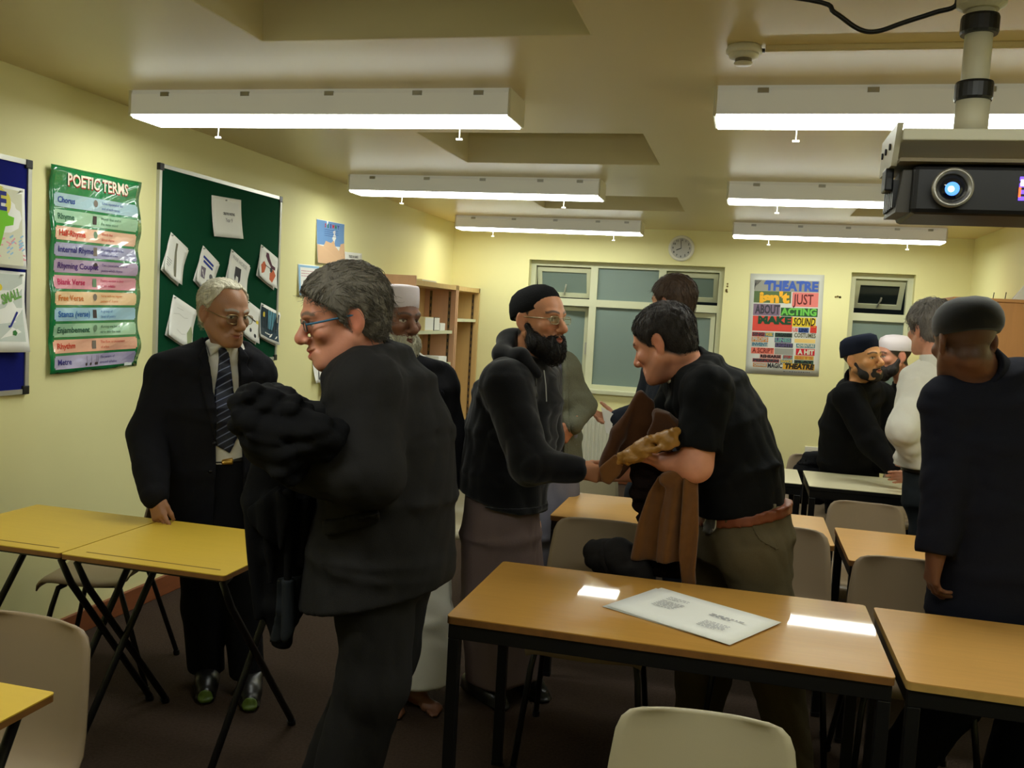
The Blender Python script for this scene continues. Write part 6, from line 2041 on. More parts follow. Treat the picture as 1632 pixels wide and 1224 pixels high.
# ================================================================= 5: man in the grey cardigan
def cardigan_man():
    yaw = 20
    base = (-.80, 4.42, 0)
    H = Frame((-0.960, 4.400, 1.593), 25, 0, 0, 1.0)
    nb = (-0.968, 4.440, 1.420)
    shL, elL, wrL = (-0.853, 4.460, 1.335), (-0.756, 4.500, 1.156), (-0.768, 4.340, 1.075)
    shR, elR, wrR = (-1.124, 4.360, 1.333), (-1.163, 4.360, 1.121), (-1.109, 4.320, 0.913)
    legL = ((-0.857, 4.440, 0.732), (-0.837, 4.440, 0.451), (-.72, 4.48, .09))
    legR = ((-0.959, 4.400, 0.729), (-0.943, 4.400, 0.448), (-.90, 4.42, .09))
    tor = [((-0.920, 4.420, 0.839), .20, .145), ((-0.934, 4.420, 0.978), .195, .14), ((-0.951, 4.420, 1.163), .20, .14), ((-0.967, 4.420, 1.316), .19, .115), ((-0.966, 4.430, 1.378), .15, .09), ((-0.968, 4.440, 1.420), .07, .065)]
    man = make_body('man in grey-green cardigan over grey robe, mostly hidden behind the hoodie', base, H, nb, tor, yaw, [('L', (shL, elL, wrL)), ('R', (shR, elR, wrR))], [legL, legR],
                    [dict(arm=0, f=(-.35, -.3, -.6), p=(-.7, .5, .1), curl=.6)], {}, skin_paint(H, (170, 112, 80), scalp=(34, 28, 25)), 'skin_cardigan_man', hh=.006, hhand=.005)
    solid(hair_field(H, .006, .010, sd=61), 'hair', hair_mat('black_hair', (30, 26, 24)), man)
    M_rb = cloth('slate_grey_robe', (112, 110, 120), noise=.06)
    R = garment([((-0.874, 4.420, 0.166), .19, .16), ((-0.894, 4.420, 0.512), .185, .15), ((-0.920, 4.420, 0.839), .180, .135), ((-0.934, 4.420, 0.978), .178, .13), ((-0.951, 4.420, 1.163), .185, .125), ((-0.967, 4.420, 1.316), .17, .10), ((-0.967, 4.440, 1.414), .068, .064)], yaw, [], (), .010, .12, H.c[2] - .07, folds=(.008, 16), sd=63)
    neck_hole(R, nb, H)
    solid(R, 'robe', M_rb, man)
    J = garment(tor, yaw, [('L', (shL, elL, wrL)), ('R', (shR, elR, wrR))], (.060, .058, .048), .0085, (-0.920, 4.420, 0.848)[2], H.c[2] - .07, nb=nb, sd=65, folds=(.006, 16), fine_folds=(.004, 34))
    T = Frame(tor[2][0], yaw)
    op = front_region(T, [(-1.020, 4.300, 1.528), (-0.831, 4.300, 1.539), (-0.811, 4.300, 1.302), (-0.806, 4.300, 1.123), (-0.775, 4.300, 0.704), (-0.934, 4.300, 0.688), (-0.971, 4.300, 1.110)])
    J.D = np.maximum(J.D, -op(*full(J)).astype(f32))
    neck_hole(J, nb, H)
    M_cd = cloth('grey_green_knit', (98, 98, 82), rough=.95, bump=.7, bscale=160)
    solid(J, 'cardigan', M_cd, man)
    patch(J, 'cardigan_edge', M_cd, man, lambda X, Y, Z: np.maximum(poly_line(T, [(-0.821, 4.300, 1.465), (-0.802, 4.300, 1.303), (-0.797, 4.300, 1.124), (-0.777, 4.300, 0.885)], X, Y, Z) - .016, -.02 - T.lg(X, Y, Z)[1]), .007, .008)
    shoes([legL, legR], 20, man, M_shoe)
    return man
cardigan_man()

# ================================================================= 6: brown haired man in the dark suit, from behind
def brown_haired_man():
    yaw = -52
    base = (-.33, 4.90, 0)
    H = Frame((-0.379, 4.840, 1.688), -122, -4, 0, 1.12)
    nb = (-0.321, 4.880, 1.464)
    shL, elL, wrL = (-0.173, 4.720, 1.351), (-0.149, 4.660, 1.049), (-0.352, 4.660, 0.937)
    shR, elR, wrR = (-0.451, 5.060, 1.316), (-0.515, 5.100, 1.074), (-0.634, 4.940, 1.052)
    legL = ((-0.283, 4.840, 0.655), (-0.261, 4.840, 0.324), (-.25, 4.86, .09))
    legR = ((-0.458, 4.960, 0.649), (-0.453, 4.960, 0.305), (-.45, 4.98, .09))
    tor = [((-0.317, 4.900, 0.708), .20, .165), ((-0.326, 4.900, 0.941), .195, .16), ((-0.327, 4.900, 1.140), .20, .15), ((-0.320, 4.900, 1.322), .195, .125), ((-0.318, 4.890, 1.398), .15, .09), ((-0.321, 4.880, 1.464), .07, .065)]
    man = make_body('tall brown-haired man in dark suit and checked shirt behind the clergyman', base, H, nb, tor, yaw, [('L', (shL, elL, wrL)), ('R', (shR, elR, wrR))], [legL, legR],
                    [dict(arm=1, f=(-1, -.2, .0), p=(0, -.6, .5), curl=.5)], {}, skin_paint(H, (196, 140, 110), scalp=(60, 44, 34), brow=(60, 44, 34)), 'skin_brown_haired_man', hh=.005, hhand=.005)
    Hf = hair_field(H, .0042, .012, sd=71, back=-.085, top=.004, streak=.003)
    hr = solid(Hf, 'hair', hair_mat('brown_hair', (66, 50, 38)), man)
    strands(Hf, H, hr, hair_mat('brown_hair', (66, 50, 38)), 1000, .04, flow_crown, 7)
    C = garment([((-0.311, 4.900, 0.708), .18, .14), ((-0.329, 4.900, 0.974), .175, .138), ((-0.327, 4.900, 1.140), .18, .13), ((-0.320, 4.900, 1.322), .17, .10), ((-0.321, 4.880, 1.454), .07, .066)], yaw, [], (), .009, (-0.313, 4.900, 0.742)[2], H.c[2] - .06, sd=73)
    C.cone(nb, H(0, -.03, -.07), .066, .060, .01)
    solid(C, 'shirt', checked_cotton(), man)
    J = garment(tor, yaw, [('L', (shL, elL, wrL)), ('R', (shR, elR, wrR))], (.074, .066, .052), .0095, (-0.311, 4.900, 0.715)[2], H.c[2] - .07, nb=nb, sd=75)
    T = Frame(tor[2][0], yaw)
    op = front_region(T, [(-0.492, 4.750, 1.495), (-0.386, 4.750, 1.437), (-0.422, 4.750, 1.210), (-0.422, 4.750, 1.016), (-0.405, 4.750, 0.659), (-0.463, 4.750, 0.653), (-0.473, 4.750, 1.012), (-0.479, 4.750, 1.302)])
    J.D = np.maximum(J.D, -op(*full(J)).astype(f32))
    neck_hole(J, nb, H)
    M_nv = cloth('dark_navy_suiting', (40, 44, 54))
    solid(J, 'jacket', M_nv, man)
    patch(J, 'lapel', M_nv, man, front_region(T, [(-0.386, 4.750, 1.437), (-0.419, 4.750, 1.210), (-0.419, 4.750, 1.016), (-0.357, 4.750, 1.183), (-0.342, 4.750, 1.344)]), .009, .008)
    trousers([legL, legR], [((-0.335, 4.900, 0.873), .165, .13), ((-0.335, 4.900, 0.672), .17, .135)], yaw, (-0.334, 4.900, 0.857)[2], M_nv, man, h=.011, sd=77)
    shoes([legL, legR], -50, man, M_shoe)
    return man

def checked_cotton():
    m = mat('checked_cotton', (190, 194, 198), rough=.85)
    nt = m.node_tree; b = nt.nodes['Principled BSDF']; L = nt.links.new
    tc = nt.nodes.new('ShaderNodeTexCoord')
    fac = None
    for d in ('X', 'Z'):
        w = nt.nodes.new('ShaderNodeTexWave'); w.bands_direction = d; w.inputs['Scale'].default_value = 16
        L(tc.outputs['Object'], w.inputs['Vector'])
        r = nt.nodes.new('ShaderNodeMath'); r.operation = 'GREATER_THAN'; r.inputs[1].default_value = .82
        L(w.outputs['Fac'], r.inputs[0])
        if fac is None: fac = r.outputs[0]
        else:
            mx = nt.nodes.new('ShaderNodeMath'); mx.operation = 'MAXIMUM'; L(fac, mx.inputs[0]); L(r.outputs[0], mx.inputs[1]); fac = mx.outputs[0]
    mi = nt.nodes.new('ShaderNodeMix'); mi.data_type = 'RGBA'
    L(fac, mi.inputs[0]); mi.inputs[6].default_value = lin((192, 196, 200)) + (1,); mi.inputs[7].default_value = lin((110, 120, 136)) + (1,)
    L(mi.outputs[2], b.inputs['Base Color'])
    return m
brown_haired_man()
lf = thing('leaflet', 'white leaflet held beside the brown suede coat by the brown-haired man', 'paper', (-0.692, 4.900, 1.037))
P_ = [(-0.724, 4.900, 1.116), (-0.654, 4.900, 1.081), (-0.660, 4.900, 0.966), (-0.688, 4.900, 0.977)]
MB().prism([(p[0], p[2]) for p in P_], lambda a, b: (a, 4.90, b), lambda a, b: (a, 4.902, b)).build('front_leaf', M_paper, lf, True)
MB().prism([(p[0] + .004, p[2] - .003) for p in P_], lambda a, b: (a, 4.905 + (a + .75) * .1, b), lambda a, b: (a, 4.907 + (a + .75) * .1, b)).build('back_leaf', M_paper, lf, True)

# ================================================================= 7: clergyman with the brown coat
def clergyman():
    yaw = -80
    base = (.08, 3.38, 0)
    H = Frame((-0.281, 3.340, 1.515), -112, -24, 4, 1.13)
    nb = (-0.199, 3.380, 1.411)
    shL, elL, wrL = (-0.107, 3.170, 1.363), (-0.132, 3.130, 1.111), (-0.243, 3.200, 1.103)
    shR, elR, wrR = (-0.212, 3.580, 1.357), (-0.298, 3.600, 1.118), (-0.367, 3.500, 1.003)
    legL = ((0.070, 3.270, 0.784), (0.190, 3.250, 0.395), (.26, 3.23, .09))
    legR = ((-0.029, 3.460, 0.725), (-0.071, 3.480, 0.270), (-.08, 3.50, .09))
    tor = [((0.029, 3.380, 0.930), .180, .150), ((0.001, 3.380, 1.080), .185, .158), ((-0.062, 3.380, 1.222), .195, .165), ((-0.125, 3.380, 1.341), .190, .145), ((-0.163, 3.380, 1.413), .145, .095), ((-0.193, 3.380, 1.452), .070, .066)]
    man = make_body('clergyman in black short-sleeved shirt looking down with a brown coat on his arm', base, H, nb, tor, yaw, [('L', (shL, elL, wrL)), ('R', (shR, elR, wrR))], [legL, legR],
                    [dict(arm=0, f=(-1, .3, .0), p=(0, .2, 1), curl=1.0, k=.9, rough=1), dict(arm=1, f=(-1, -.04, -.05), p=(-.03, -1, .05), curl=(.6, .65, .7, .75), thumb=(.95, .25, .45), spread=.02, k=.95)],
                    dict(nose=1.1, jaw=1.12, cheek=1.1), skin_paint(H, (206, 142, 112), brow=(46, 36, 32), flush=.45, scalp=(40, 34, 32), stubble=.35, beard=(110, 84, 74)), 'skin_clergyman', hh=.0032, hhand=.0036, arm_r=(.066, .054, .034), neck_r=.064, coarse=.011, keep_extra=[bounds([elL, wrL, (-0.117, 3.140, 1.221)], .11), bounds([elR, wrR], .11)])
    Hf = hair_field(H, .0032, .007, hairline=(.078, .072), side_th=.0035, back=-.066, streak=.0016, sd=81)
    hr = solid(Hf, 'hair', hair_mat('dark_brown_hair', (44, 38, 36)), man)
    strands(Hf, H, hr, hair_mat('dark_brown_hair', (44, 38, 36)), 1600, .022, flow_crown, 8, .0009)
    M_cl = cloth('black_cotton', (15, 16, 17), rough=.7)
    zb = (0.030, 3.380, 0.917)[2]
    J = garment(tor, yaw, [('L', (shL, elL)), ('R', (shR, elR))], (.082, .080), .0075, zb - .06, H.c[2], nb=nb, bridge=.08, sd=83, folds=(.008, 13), fine_folds=(.004, 30), cuffs={'L': .80, 'R': .80})
    J.plane((0.029, 3.380, 0.930), nrm((.25, 0, -1)), .012)
    neck_hole(J, nb, H, .066, .075)
    solid(J, 'clerical_shirt', M_cl, man)
    C = Field(np.array(nb) - .17, np.array(nb) + .17, .0055)
    C.cone(np.array(nb) + np.array((.01, 0, -.01)), H(0, -.030, -.058), .078, .072, .01)
    d = nrm(np.array(H(0, -.03, -.058)) - np.array(nb))
    C.plane(np.array(nb) + d * .05, d, .004); C.plane(np.array(nb) - d * .04, -d, .004)
    cl = solid(C, 'stand_collar', M_cl, man)
    CF = Frame(nb, -80)
    patch(C, 'white_collar_tab', M_shirt_white, cl, lambda X, Y, Z: np.maximum(np.abs(CF.lg(X, Y, Z)[0] + .025) - .034, np.maximum(.030 - CF.lg(X, Y, Z)[1], np.abs((X - nb[0]) * d[0] + (Y - nb[1]) * d[1] + (Z - nb[2]) * d[2] - .018) - .016)), .005, .006, 0)
    M_kh = cloth('olive_chino', (82, 73, 53), noise=.10)
    P, _ = trousers([legL, legR], [((0.032, 3.380, 0.946), .172, .146), ((0.044, 3.380, 0.845), .178, .158), ((0.046, 3.380, 0.754), .182, .165)], yaw, zb + .06, M_kh, man, (.112, .094, .080), h=.0085, sd=85, folds=.008)
    n_ = nrm((.25, 0, -1)); p0 = np.array((0.030, 3.380, 0.923))
    bd = lambda X, Y, Z: np.abs((X - p0[0]) * n_[0] + (Y - p0[1]) * n_[1] + (Z - p0[2]) * n_[2]) - .021
    patch(P, 'belt', mat('tan_leather', (112, 58, 34), rough=.45, noise=.15, nscale=30), man, bd, .008, .012)
    side = Frame((0.041, 3.200, 0.862), -5)
    patch(P, 'pocket_welt', M_kh, man, lambda X, Y, Z: np.maximum(poly_line(side, [(0.046, 3.200, 0.932), (0.096, 3.200, 0.873), (0.156, 3.200, 0.841)], X, Y, Z) - .004, -.05 - side.lg(X, Y, Z)[1]), .005, .005, 0)
    for px in (1158, 1236):
        q = np.array((-0.020, 3.200, 0.938)) if px == 1158 else np.array((0.135, 3.200, 1.006))
        patch(P, 'belt_loop', M_kh, man, lambda X, Y, Z: np.maximum(np.maximum(np.abs(X - q[0]) - .006, np.abs(Z - q[2]) - .03), -.05 - side.lg(X, Y, Z)[1]), .013, .006, 0)
    bk = np.array((-0.091, 3.260, 0.896))
    patch(P, 'belt_buckle', M_chrome, man, lambda X, Y, Z: np.sqrt((X - bk[0]) ** 2 + (Y - bk[1]) ** 2 + (Z - bk[2]) ** 2) - .045, .012, .006, 0)
    shoes([legL, legR], -70, man, M_shoe)
    return man
clergyman()

def suede_coat():
    M = cloth('brown_suede', (70, 42, 22), rough=.9, sheen=.2, noise=.25, nscale=30)
    M2 = cloth('tan_suede', (104, 68, 34), rough=.9, sheen=.2, noise=.25, nscale=30)
    Mg = mat('golden_satin', (150, 106, 42), rough=.42, spec=.5, bump=.5, bscale=60, noise=.3, nscale=30)
    Md = cloth('dark_fur_lining', (24, 16, 13), rough=1.0, bump=.9, bscale=120)
    root = thing('coat', 'brown suede coat with golden lining draped over the clergyman\'s forearm', 'coat', (-0.281, 3.200, 1.091))
    c = np.array((-0.279, 3.240, 0.996))
    lo, hi = c - np.array((.28, .28, .42)), c + np.array((.26, .30, .42))
    F = Frame(c, 0)
    def wv(f, a, ph, tilt=0.0):
        return lambda x, z: a * np.sin(x * f + ph + z * 6) + tilt * z
    # the raised collar: two leaves that stand up from the bundle
    A = Field(lo, hi, .0065)
    A.sheet(F, [(-0.347, 3.300, 1.332), (-0.387, 3.300, 1.289), (-0.420, 3.300, 1.205), (-0.444, 3.300, 1.125), (-0.472, 3.300, 1.049), (-0.460, 3.300, 1.016), (-0.412, 3.300, 1.014), (-0.366, 3.300, 1.064), (-0.293, 3.300, 1.116), (-0.276, 3.300, 1.190), (-0.301, 3.300, 1.300)], .016, lambda x, z: -.10 * np.clip(x + .12, -.2, .2) + .05 * np.sin(x * 22) * .5, .012)
    A.cone((-0.355, 3.300, 1.314), (-0.417, 3.270, 1.181), .016, .022, .02); A.cone((-0.417, 3.270, 1.181), (-0.452, 3.270, 1.060), .022, .020, .02)
    A.ripple(.005, 24, 93)
    solid(A, 'coat_collar', M, root)
    B = Field(lo, hi, .0065)
    B.sheet(F, [(-0.279, 3.180, 1.281), (-0.236, 3.180, 1.275), (-0.195, 3.180, 1.231), (-0.187, 3.180, 1.176), (-0.227, 3.180, 1.138), (-0.292, 3.180, 1.154), (-0.308, 3.180, 1.200)], .022, lambda x, z: .5 * (x - .02) * (x - .02) * 4 + .25 * np.clip(z - .17, -.1, .1), .012)
    B.cone((-0.277, 3.170, 1.269), (-0.193, 3.160, 1.225), .016, .020, .02)
    B.ripple(.005, 26, 94)
    solid(B, 'coat_collar', M, root)
    # crumpled lining
    G = Field(lo, hi, .006)
    for p, q, r0, r1 in (((-0.402, 3.190, 1.085), (-0.340, 3.150, 1.145), .010, .015), ((-0.340, 3.150, 1.145), (-0.259, 3.120, 1.194), .015, .013), ((-0.259, 3.120, 1.194), (-0.201, 3.100, 1.218), .013, .009), ((-0.363, 3.150, 1.099), (-0.243, 3.100, 1.168), .009, .011), ((-0.243, 3.100, 1.168), (-0.194, 3.090, 1.191), .011, .008)):
        G.cone(p, q, r0, r1, .008)
    G.ripple(.005, 40, 95); G.ripple(.006, 75, 96, sharp=True)
    solid(G, 'golden_lining', Mg, root)
    L = Field(lo, hi, .006)
    L.sheet(F, [(-0.461, 3.240, 1.068), (-0.411, 3.240, 1.118), (-0.374, 3.240, 1.099), (-0.389, 3.240, 1.048), (-0.422, 3.240, 1.009), (-0.449, 3.240, 1.020)], .012, lambda x, z: .2 * (x + .2), .01)
    solid(L, 'coat_flap', M2, root)
    # dark fur inside, under the forearm
    D = Field(lo, hi, .007)
    D.loft([((-0.294, 3.270, 1.106), .072, .045, (1, 0, 0)), ((-0.282, 3.270, 0.991), .068, .04, (1, 0, 0)), ((-0.239, 3.275, 0.836), .060, .035, (1, 0, 0)), ((-0.219, 3.275, 0.698), .085, .035, (1, 0, 0))], .03)
    D.ripple(.010, 45, 97, sharp=True)
    D.plane((-0.216, 3.200, 0.687), (0, 0, -1), .01)
    solid(D, 'fur_lining', Md, root)
    # hanging panels with deep vertical folds
    E = Field(lo, hi, .0065)
    E.sheet(F, [(-0.257, 3.190, 1.055), (-0.214, 3.190, 1.059), (-0.221, 3.190, 0.901), (-0.232, 3.190, 0.754), (-0.337, 3.190, 0.750), (-0.319, 3.190, 0.877), (-0.287, 3.190, 0.995)], .017, wv(70, .014, .5, .05), .006)
    solid(E, 'coat_panel', M2, root)
    E = Field(lo, hi, .0065)
    E.sheet(F, [(-0.220, 3.155, 1.069), (-0.162, 3.155, 1.083), (-0.155, 3.155, 0.915), (-0.158, 3.155, 0.772), (-0.246, 3.155, 0.757), (-0.243, 3.155, 0.906)], .018, wv(80, .014, 2.2, .03), .006)
    E.cone((-0.227, 3.150, 1.051), (-0.140, 3.130, 1.089), .026, .024, .015)
    solid(E, 'coat_panel', M2, root)
    E = Field(lo, hi, .0065)
    E.sheet(F, [(-0.169, 3.130, 1.086), (-0.124, 3.130, 1.094), (-0.106, 3.130, 0.883), (-0.109, 3.130, 0.754), (-0.102, 3.130, 0.707), (-0.151, 3.130, 0.696), (-0.168, 3.130, 0.811), (-0.168, 3.130, 0.941)], .018, wv(75, .012, 4.0, .02), .006)
    solid(E, 'coat_sleeve', M2, root)
    return root
suede_coat()

# ================================================================= 8: laughing man in the dark cap
def capped_man():
    yaw = 48
    base = (.70, 6.20, 0)
    H = Frame((0.683, 5.860, 1.435), 45, 8, -4, 1.13)
    nb = (0.687, 5.960, 1.299)
    shR, elR, wrR = (0.603, 5.800, 1.204), (0.754, 5.700, 0.959), (0.886, 5.580, 0.798)
    shL, elL, wrL = (0.832, 6.140, 1.212), (0.888, 6.140, 0.973), (0.876, 6.050, 0.787)
    legR = ((0.649, 6.140, 0.612), (0.672, 6.140, 0.311), (.62, 6.20, .09)); legL = ((0.775, 6.260, 0.604), (0.799, 6.260, 0.299), (.78, 6.30, .09))
    tor = [((0.700, 6.160, 0.553), .205, .165), ((0.677, 6.120, 0.798), .205, .165), ((0.669, 6.060, 1.022), .20, .155), ((0.679, 6.000, 1.184), .19, .13), ((0.685, 5.970, 1.256), .15, .095), ((0.691, 5.960, 1.299), .075, .07)]
    man = make_body('laughing man in dark cap and black coat leaning over the cream desk', base, H, nb, tor, yaw, [('R', (shR, elR, wrR)), ('L', (shL, elL, wrL))], [legR, legL],
                    [dict(arm=0, f=(.9, -.25, -.35), p=(.2, 1, -.1), curl=.4, spread=.02)], dict(nose=1.15, jaw=1.0, cheek=1.1, smile=1.5, open_=1.6),
                    skin_paint(H, (214, 156, 104), brow=(30, 24, 22), flush=.35, scalp=(60, 46, 36), scalp_y=.030, stubble=.85, beard=(40, 30, 26), lips=(176, 90, 84)), 'skin_capped_man', hh=.0042, hhand=.0045)
    Bf = beard_field(H, .0042, -.010, 1.0, .0, 9, .0012, thin=.011)
    br = solid(Bf, 'beard', hair_mat('dark_beard', (34, 28, 26)), man)
    ring_mesh(H, [(.0845, .104, .024, -.018), (.086, .105, .027, -.018), (.087, .106, .075, -.018), (.080, .099, .108, -.019), (.060, .075, .122, -.020), (.02, .025, .126, -.020)], slope=.12).build('cap', cloth('navy_cap', (26, 30, 44)), man, True, True)
    M_ct = cloth('black_overcoat', (17, 17, 19))
    J = garment(tor, yaw, [('R', (shR, elR, wrR)), ('L', (shL, elL, wrL))], (.082, .074, .056), .010, (0.703, 6.160, 0.513)[2], H.c[2] - .05, nb=nb, sd=103, folds=(.007, 13), cuffs={'R': 1.0})
    neck_hole(J, nb, H)
    solid(J, 'overcoat', M_ct, man)
    collar(nb, H, .090, .086, .045, M_ct, man, 'turned_up_collar', .05, (0, 0, 0), .068, .007)
    trousers([legR, legL], [((0.710, 6.200, 0.628), .16, .13), ((0.716, 6.200, 0.547), .16, .13)], yaw, (0.708, 6.200, 0.648)[2], cloth('black_trouser', (20, 20, 23)), man, h=.013, sd=105)
    shoes([legR, legL], 40, man, M_shoe)
    return man
capped_man()

# ================================================================= 9: bearded man in the white cap
def white_cap_man():
    yaw = -60
    base = (1.00, 6.72, 0)
    H = Frame((0.963, 6.620, 1.450), -68, -6, 0, 1.10)
    nb = (1.048, 6.680, 1.284)
    shL, elL, wrL = (1.150, 6.540, 1.192), (1.166, 6.500, 0.915), (1.021, 6.450, 0.949)
    shR, elR, wrR = (1.053, 6.860, 1.161), (1.041, 6.860, 0.906), (0.984, 6.740, 1.009)
    legL = ((1.169, 6.620, 0.647), (1.193, 6.620, 0.350), (1.06, 6.66, .09)); legR = ((1.095, 6.760, 0.617), (1.119, 6.760, 0.314), (.92, 6.80, .09))
    tor = [((1.148, 6.700, 0.589), .19, .15), ((1.123, 6.700, 0.887), .19, .15), ((1.102, 6.700, 1.100), .19, .14), ((1.080, 6.690, 1.205), .16, .10), ((1.049, 6.680, 1.276), .07, .065)]
    man = make_body('dark-bearded man in white cap seen behind the laughing man', base, H, nb, tor, yaw, [('L', (shL, elL, wrL)), ('R', (shR, elR, wrR))], [legL, legR],
                    [dict(arm=1, f=(-.3, -.4, .6), p=(-.4, -.8, 0), curl=.5)], dict(nose=1.15, smile=.5), skin_paint(H, (198, 138, 112), brow=(40, 32, 28), flush=.4, scalp=(44, 36, 30)), 'skin_white_cap_man', hh=.0046, hhand=.006)
    solid(beard_field(H, .005, .03, 1.0, .0, 9, .003), 'beard', hair_mat('dark_beard', (34, 28, 26)), man)
    ring_mesh(H, [(.0845, .104, .028, -.018), (.086, .105, .031, -.018), (.086, .105, .070, -.018), (.076, .094, .102, -.019), (.050, .062, .120, -.020), (.015, .02, .126, -.020)], slope=.10).build('prayer_cap', cloth('white_cap', (216, 206, 210), noise=.03), man, True, True)
    J = garment(tor, yaw, [('L', (shL, elL, wrL)), ('R', (shR, elR, wrR))], (.074, .066, .05), .011, .45, H.c[2] - .07, nb=nb, sd=113)
    neck_hole(J, nb, H)
    solid(J, 'tunic', cloth('black_tunic', (24, 23, 25)), man)
    trousers([legL, legR], [((1.148, 6.700, 0.589), .15, .12), ((1.155, 6.700, 0.503), .15, .12)], yaw, .62, cloth('black_trouser', (20, 20, 23)), man, h=.013, sd=115)
    shoes([legL, legR], -60, man, M_shoe)
    return man
white_cap_man()

# ================================================================= 10: man in the white shirt, from behind
def white_shirt_man():
    yaw = -140
    base = (.90, 4.92, 0)
    H = Frame((0.872, 4.920, 1.629), -152, -6, 4, 1.08)
    nb = (0.901, 4.880, 1.460)
    shL, elL, wrL = (0.832, 4.860, 1.364), (0.772, 4.740, 1.131), (0.848, 4.800, 0.971)
    shR, elR, wrR = (1.043, 4.980, 1.359), (1.063, 5.100, 1.071), (0.964, 5.420, 0.816)
    legL = ((0.927, 4.900, 0.769), (0.964, 4.900, 0.394), (.82, 5.0, .09)); legR = ((1.045, 4.960, 0.770), (1.096, 4.980, 0.389), (1.00, 5.04, .09))
    tor = [((0.964, 4.920, 0.864), .175, .145), ((0.955, 4.920, 0.973), .18, .15), ((0.940, 4.920, 1.144), .19, .15), ((0.929, 4.910, 1.330), .185, .125), ((0.915, 4.900, 1.404), .14, .09), ((0.903, 4.890, 1.459), .068, .064)]
    man = make_body('grey-haired man in white shirt with his back turned, beside the beret', base, H, nb, tor, yaw, [('L', (shL, elL, wrL)), ('R', (shR, elR, wrR))], [legL, legR],
                    [dict(arm=0, f=(.5, .4, -.7), p=(.5, .6, .2), curl=.5, rough=1), dict(arm=1, f=(-.6, .6, -.15), p=(-.6, -.6, 0), curl=.5)], dict(nose=1.1), skin_paint(H, (204, 146, 120), brow=(90, 84, 78), flush=.4, scalp=(80, 74, 70)), 'skin_white_shirt_man', hh=.0046, hhand=.005)
    Hf = hair_field(H, .0042, .014, sd=121, back=-.080, top=.004, streak=.0045)
    hr = solid(Hf, 'hair', hair_mat('grizzled_hair', (118, 113, 108)), man)
    strands(Hf, H, hr, hair_mat('grizzled_hair', (118, 113, 108)), 1000, .04, flow_crown, 12, .0013, .003)
    J = garment(tor, yaw, [('L', (shL, elL, wrL)), ('R', (shR, elR, wrR))], (.074, .074, .054), .0085, (0.957, 4.920, 0.942)[2], H.c[2] - .05, nb=nb, sd=123, folds=(.008, 14), fine_folds=(.005, 30))
    neck_hole(J, nb, H, .062, .075)
    solid(J, 'shirt', M_shirt_white, man)
    collar(nb, H, .072, .068, .038, M_shirt_white, man)
    M_tr = cloth('dark_slate_trouser', (34, 38, 42))
    P, _ = trousers([legL, legR], [((0.956, 4.920, 0.951), .172, .142), ((0.971, 4.920, 0.770), .178, .15)], yaw, (0.956, 4.920, 0.957)[2], M_tr, man, h=.010, sd=125)
    zz = (0.958, 4.920, 0.933)[2]
    patch(P, 'belt', M_shoe, man, lambda X, Y, Z: np.abs(Z - zz) - .018, .008, .01)
    shoes([legL, legR], -140, man, M_shoe)
    return man
white_shirt_man()

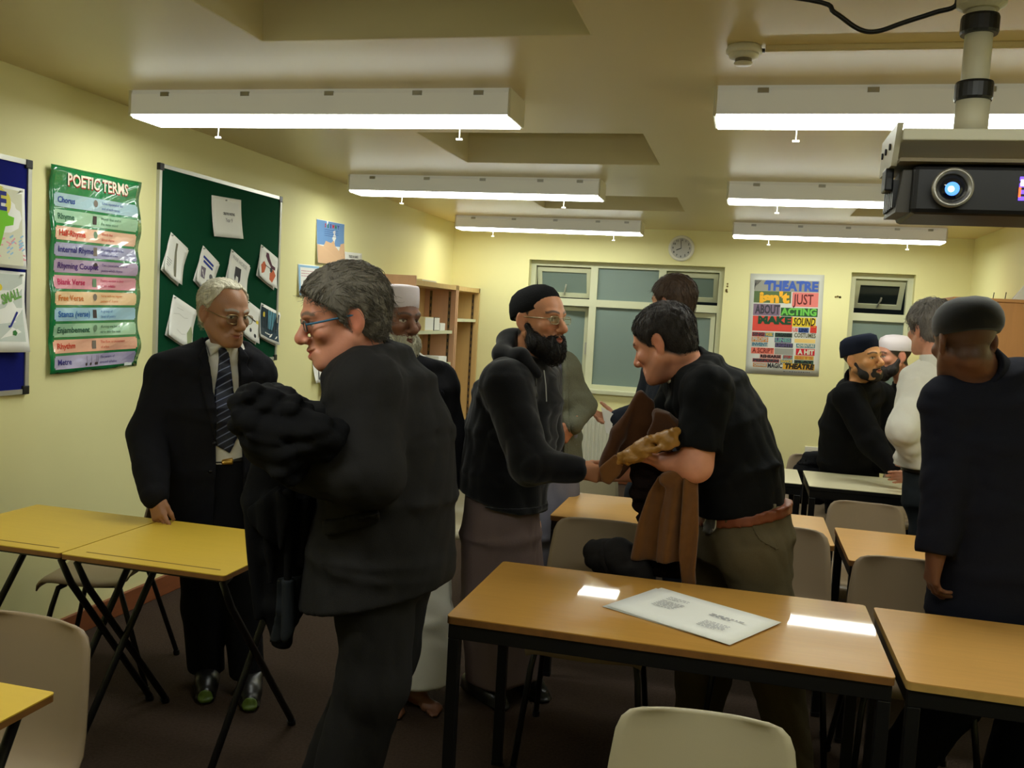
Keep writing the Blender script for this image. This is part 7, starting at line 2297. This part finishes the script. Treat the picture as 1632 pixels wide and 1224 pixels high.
# ================================================================= 11: man in the beret, from behind
def beret_man():
    yaw = -168
    base = (.80, 3.34, 0)
    H = Frame((0.675, 3.220, 1.580), -163, -8, 3, 1.08)
    nb = (0.739, 3.260, 1.484)
    shL, elL, wrL = (0.650, 3.240, 1.377), (0.655, 3.200, 1.117), (0.634, 3.150, 0.892)
    shR, elR, wrR = (0.974, 3.340, 1.353), (1.031, 3.340, 1.089), (1.026, 3.260, 0.879)
    legL = ((0.766, 3.320, 0.705), (0.755, 3.320, 0.378), (.62, 3.36, .09)); legR = ((0.975, 3.360, 0.720), (1.022, 3.360, 0.405), (.98, 3.40, .09))
    tor = [((0.869, 3.300, 0.639), .225, .165), ((0.855, 3.300, 0.849), .215, .16), ((0.840, 3.300, 1.056), .215, .155), ((0.815, 3.300, 1.262), .225, .15), ((0.791, 3.290, 1.384), .205, .125), ((0.764, 3.280, 1.452), .15, .09), ((0.744, 3.270, 1.488), .075, .07)]
    man = make_body('man in black beret and dark navy suit seen from behind at the right edge', base, H, nb, tor, yaw, [('L', (shL, elL, wrL)), ('R', (shR, elR, wrR))], [legL, legR],
                    [dict(arm=0, f=(-.03, .12, -1), p=(.9, .3, 0), curl=(.4, .45, .5, .55)), dict(arm=1, f=(0, .1, -1), p=(-.9, .3, 0), curl=.4, rough=1)], {}, skin_paint(H, (112, 74, 54), brow=(30, 24, 22), flush=.15, scalp=(84, 58, 44)), 'skin_beret_man', feet_yaw=-168, hh=.0034, hhand=.0038)
    bm = ring_mesh(H, [(.080, .099, .012, -.018), (.083, .103, .016, -.018), (.090, .110, .028, -.020), (.0925, .113, .046, -.022), (.090, .110, .068, -.022), (.079, .097, .092, -.022), (.058, .071, .110, -.022), (.030, .036, .120, -.022), (.006, .008, .122, -.022)], tilt=-.04, wob=.0012)
    b_ = bm.build('beret', cloth('black_felt', (24, 24, 25), rough=.9, sheen=.3), man, True, True)
    M_nv = cloth('midnight_suiting', (26, 27, 36), noise=.14)
    J = garment(tor, yaw, [('L', (shL, elL, wrL)), ('R', (shR, elR, wrR))], (.076, .074, .060), .008, (0.866, 3.300, 0.671)[2], H.c[2] - .03, nb=nb, bridge=.085, sd=133, folds=(.005, 12), cuffs={'L': .98})
    neck_hole(J, nb, H, .062, .078)
    solid(J, 'jacket', M_nv, man)
    collar(nb, H, .088, .080, .042, M_nv, man, 'jacket_collar', .05, (0, 0, 0), .064)
    trousers([legL, legR], [((0.861, 3.320, 0.781), .18, .145), ((0.869, 3.320, 0.697), .185, .15)], yaw, (0.860, 3.320, 0.802)[2], M_nv, man, (.108, .095, .085), sd=135)
    shoes([legL, legR], -168, man, M_shoe)
    return man
beret_man()

# ------------------------------------------------------------------ garments left on chairs
def chair_coat(label, c, stations, sd, rgb, h=.008):
    root = thing('jacket', label, 'coat', c)
    lo, hi = bounds([s[0] for s in stations], .22)
    S = Field(lo, hi, h)
    S.loft([(p, a, b, v) for p, a, b, v in stations], .03)
    S.ripple(.008, 18, sd); S.ripple(.005, 40, sd + 2, sharp=True)
    solid(S, 'jacket_body', cloth('jacket_cloth_%d' % sd, rgb), root)
    F = Frame(stations[1][0], 0)
    patch(S, 'jacket_collar', cloth('jacket_cloth_%d' % sd, rgb), root, lambda X, Y, Z: np.sqrt(((X - stations[0][0][0]) / 1.4) ** 2 + (Y - stations[0][0][1]) ** 2 + (Z - stations[0][0][2]) ** 2) - .085, .009, .008)
    return root
chair_coat('dark jacket dropped over the taupe chair behind the foreground desk', (-0.412, 3.280, 0.724), [((-0.467, 3.270, 0.724), .05, .05, (1, 0, .1)), ((-0.386, 3.250, 0.746), .06, .06, (1, 0, .1)), ((-0.316, 3.240, 0.711), .05, .06, (1, 0, .1)), ((-0.278, 3.240, 0.637), .04, .05, (1, 0, .1))], 141, (34, 32, 32))
chair_coat('black coat hung on the far left chair behind the cream desk', (0.470, 6.320, 0.710), [((0.476, 6.340, 0.757), .05, .05, (1, 0, 0)), ((0.474, 6.330, 0.667), .10, .055, (1, 0, 0)), ((0.487, 6.330, 0.501), .12, .05, (1, 0, 0)), ((0.499, 6.330, 0.335), .10, .045, (1, 0, 0))], 143, (24, 24, 26), .010)
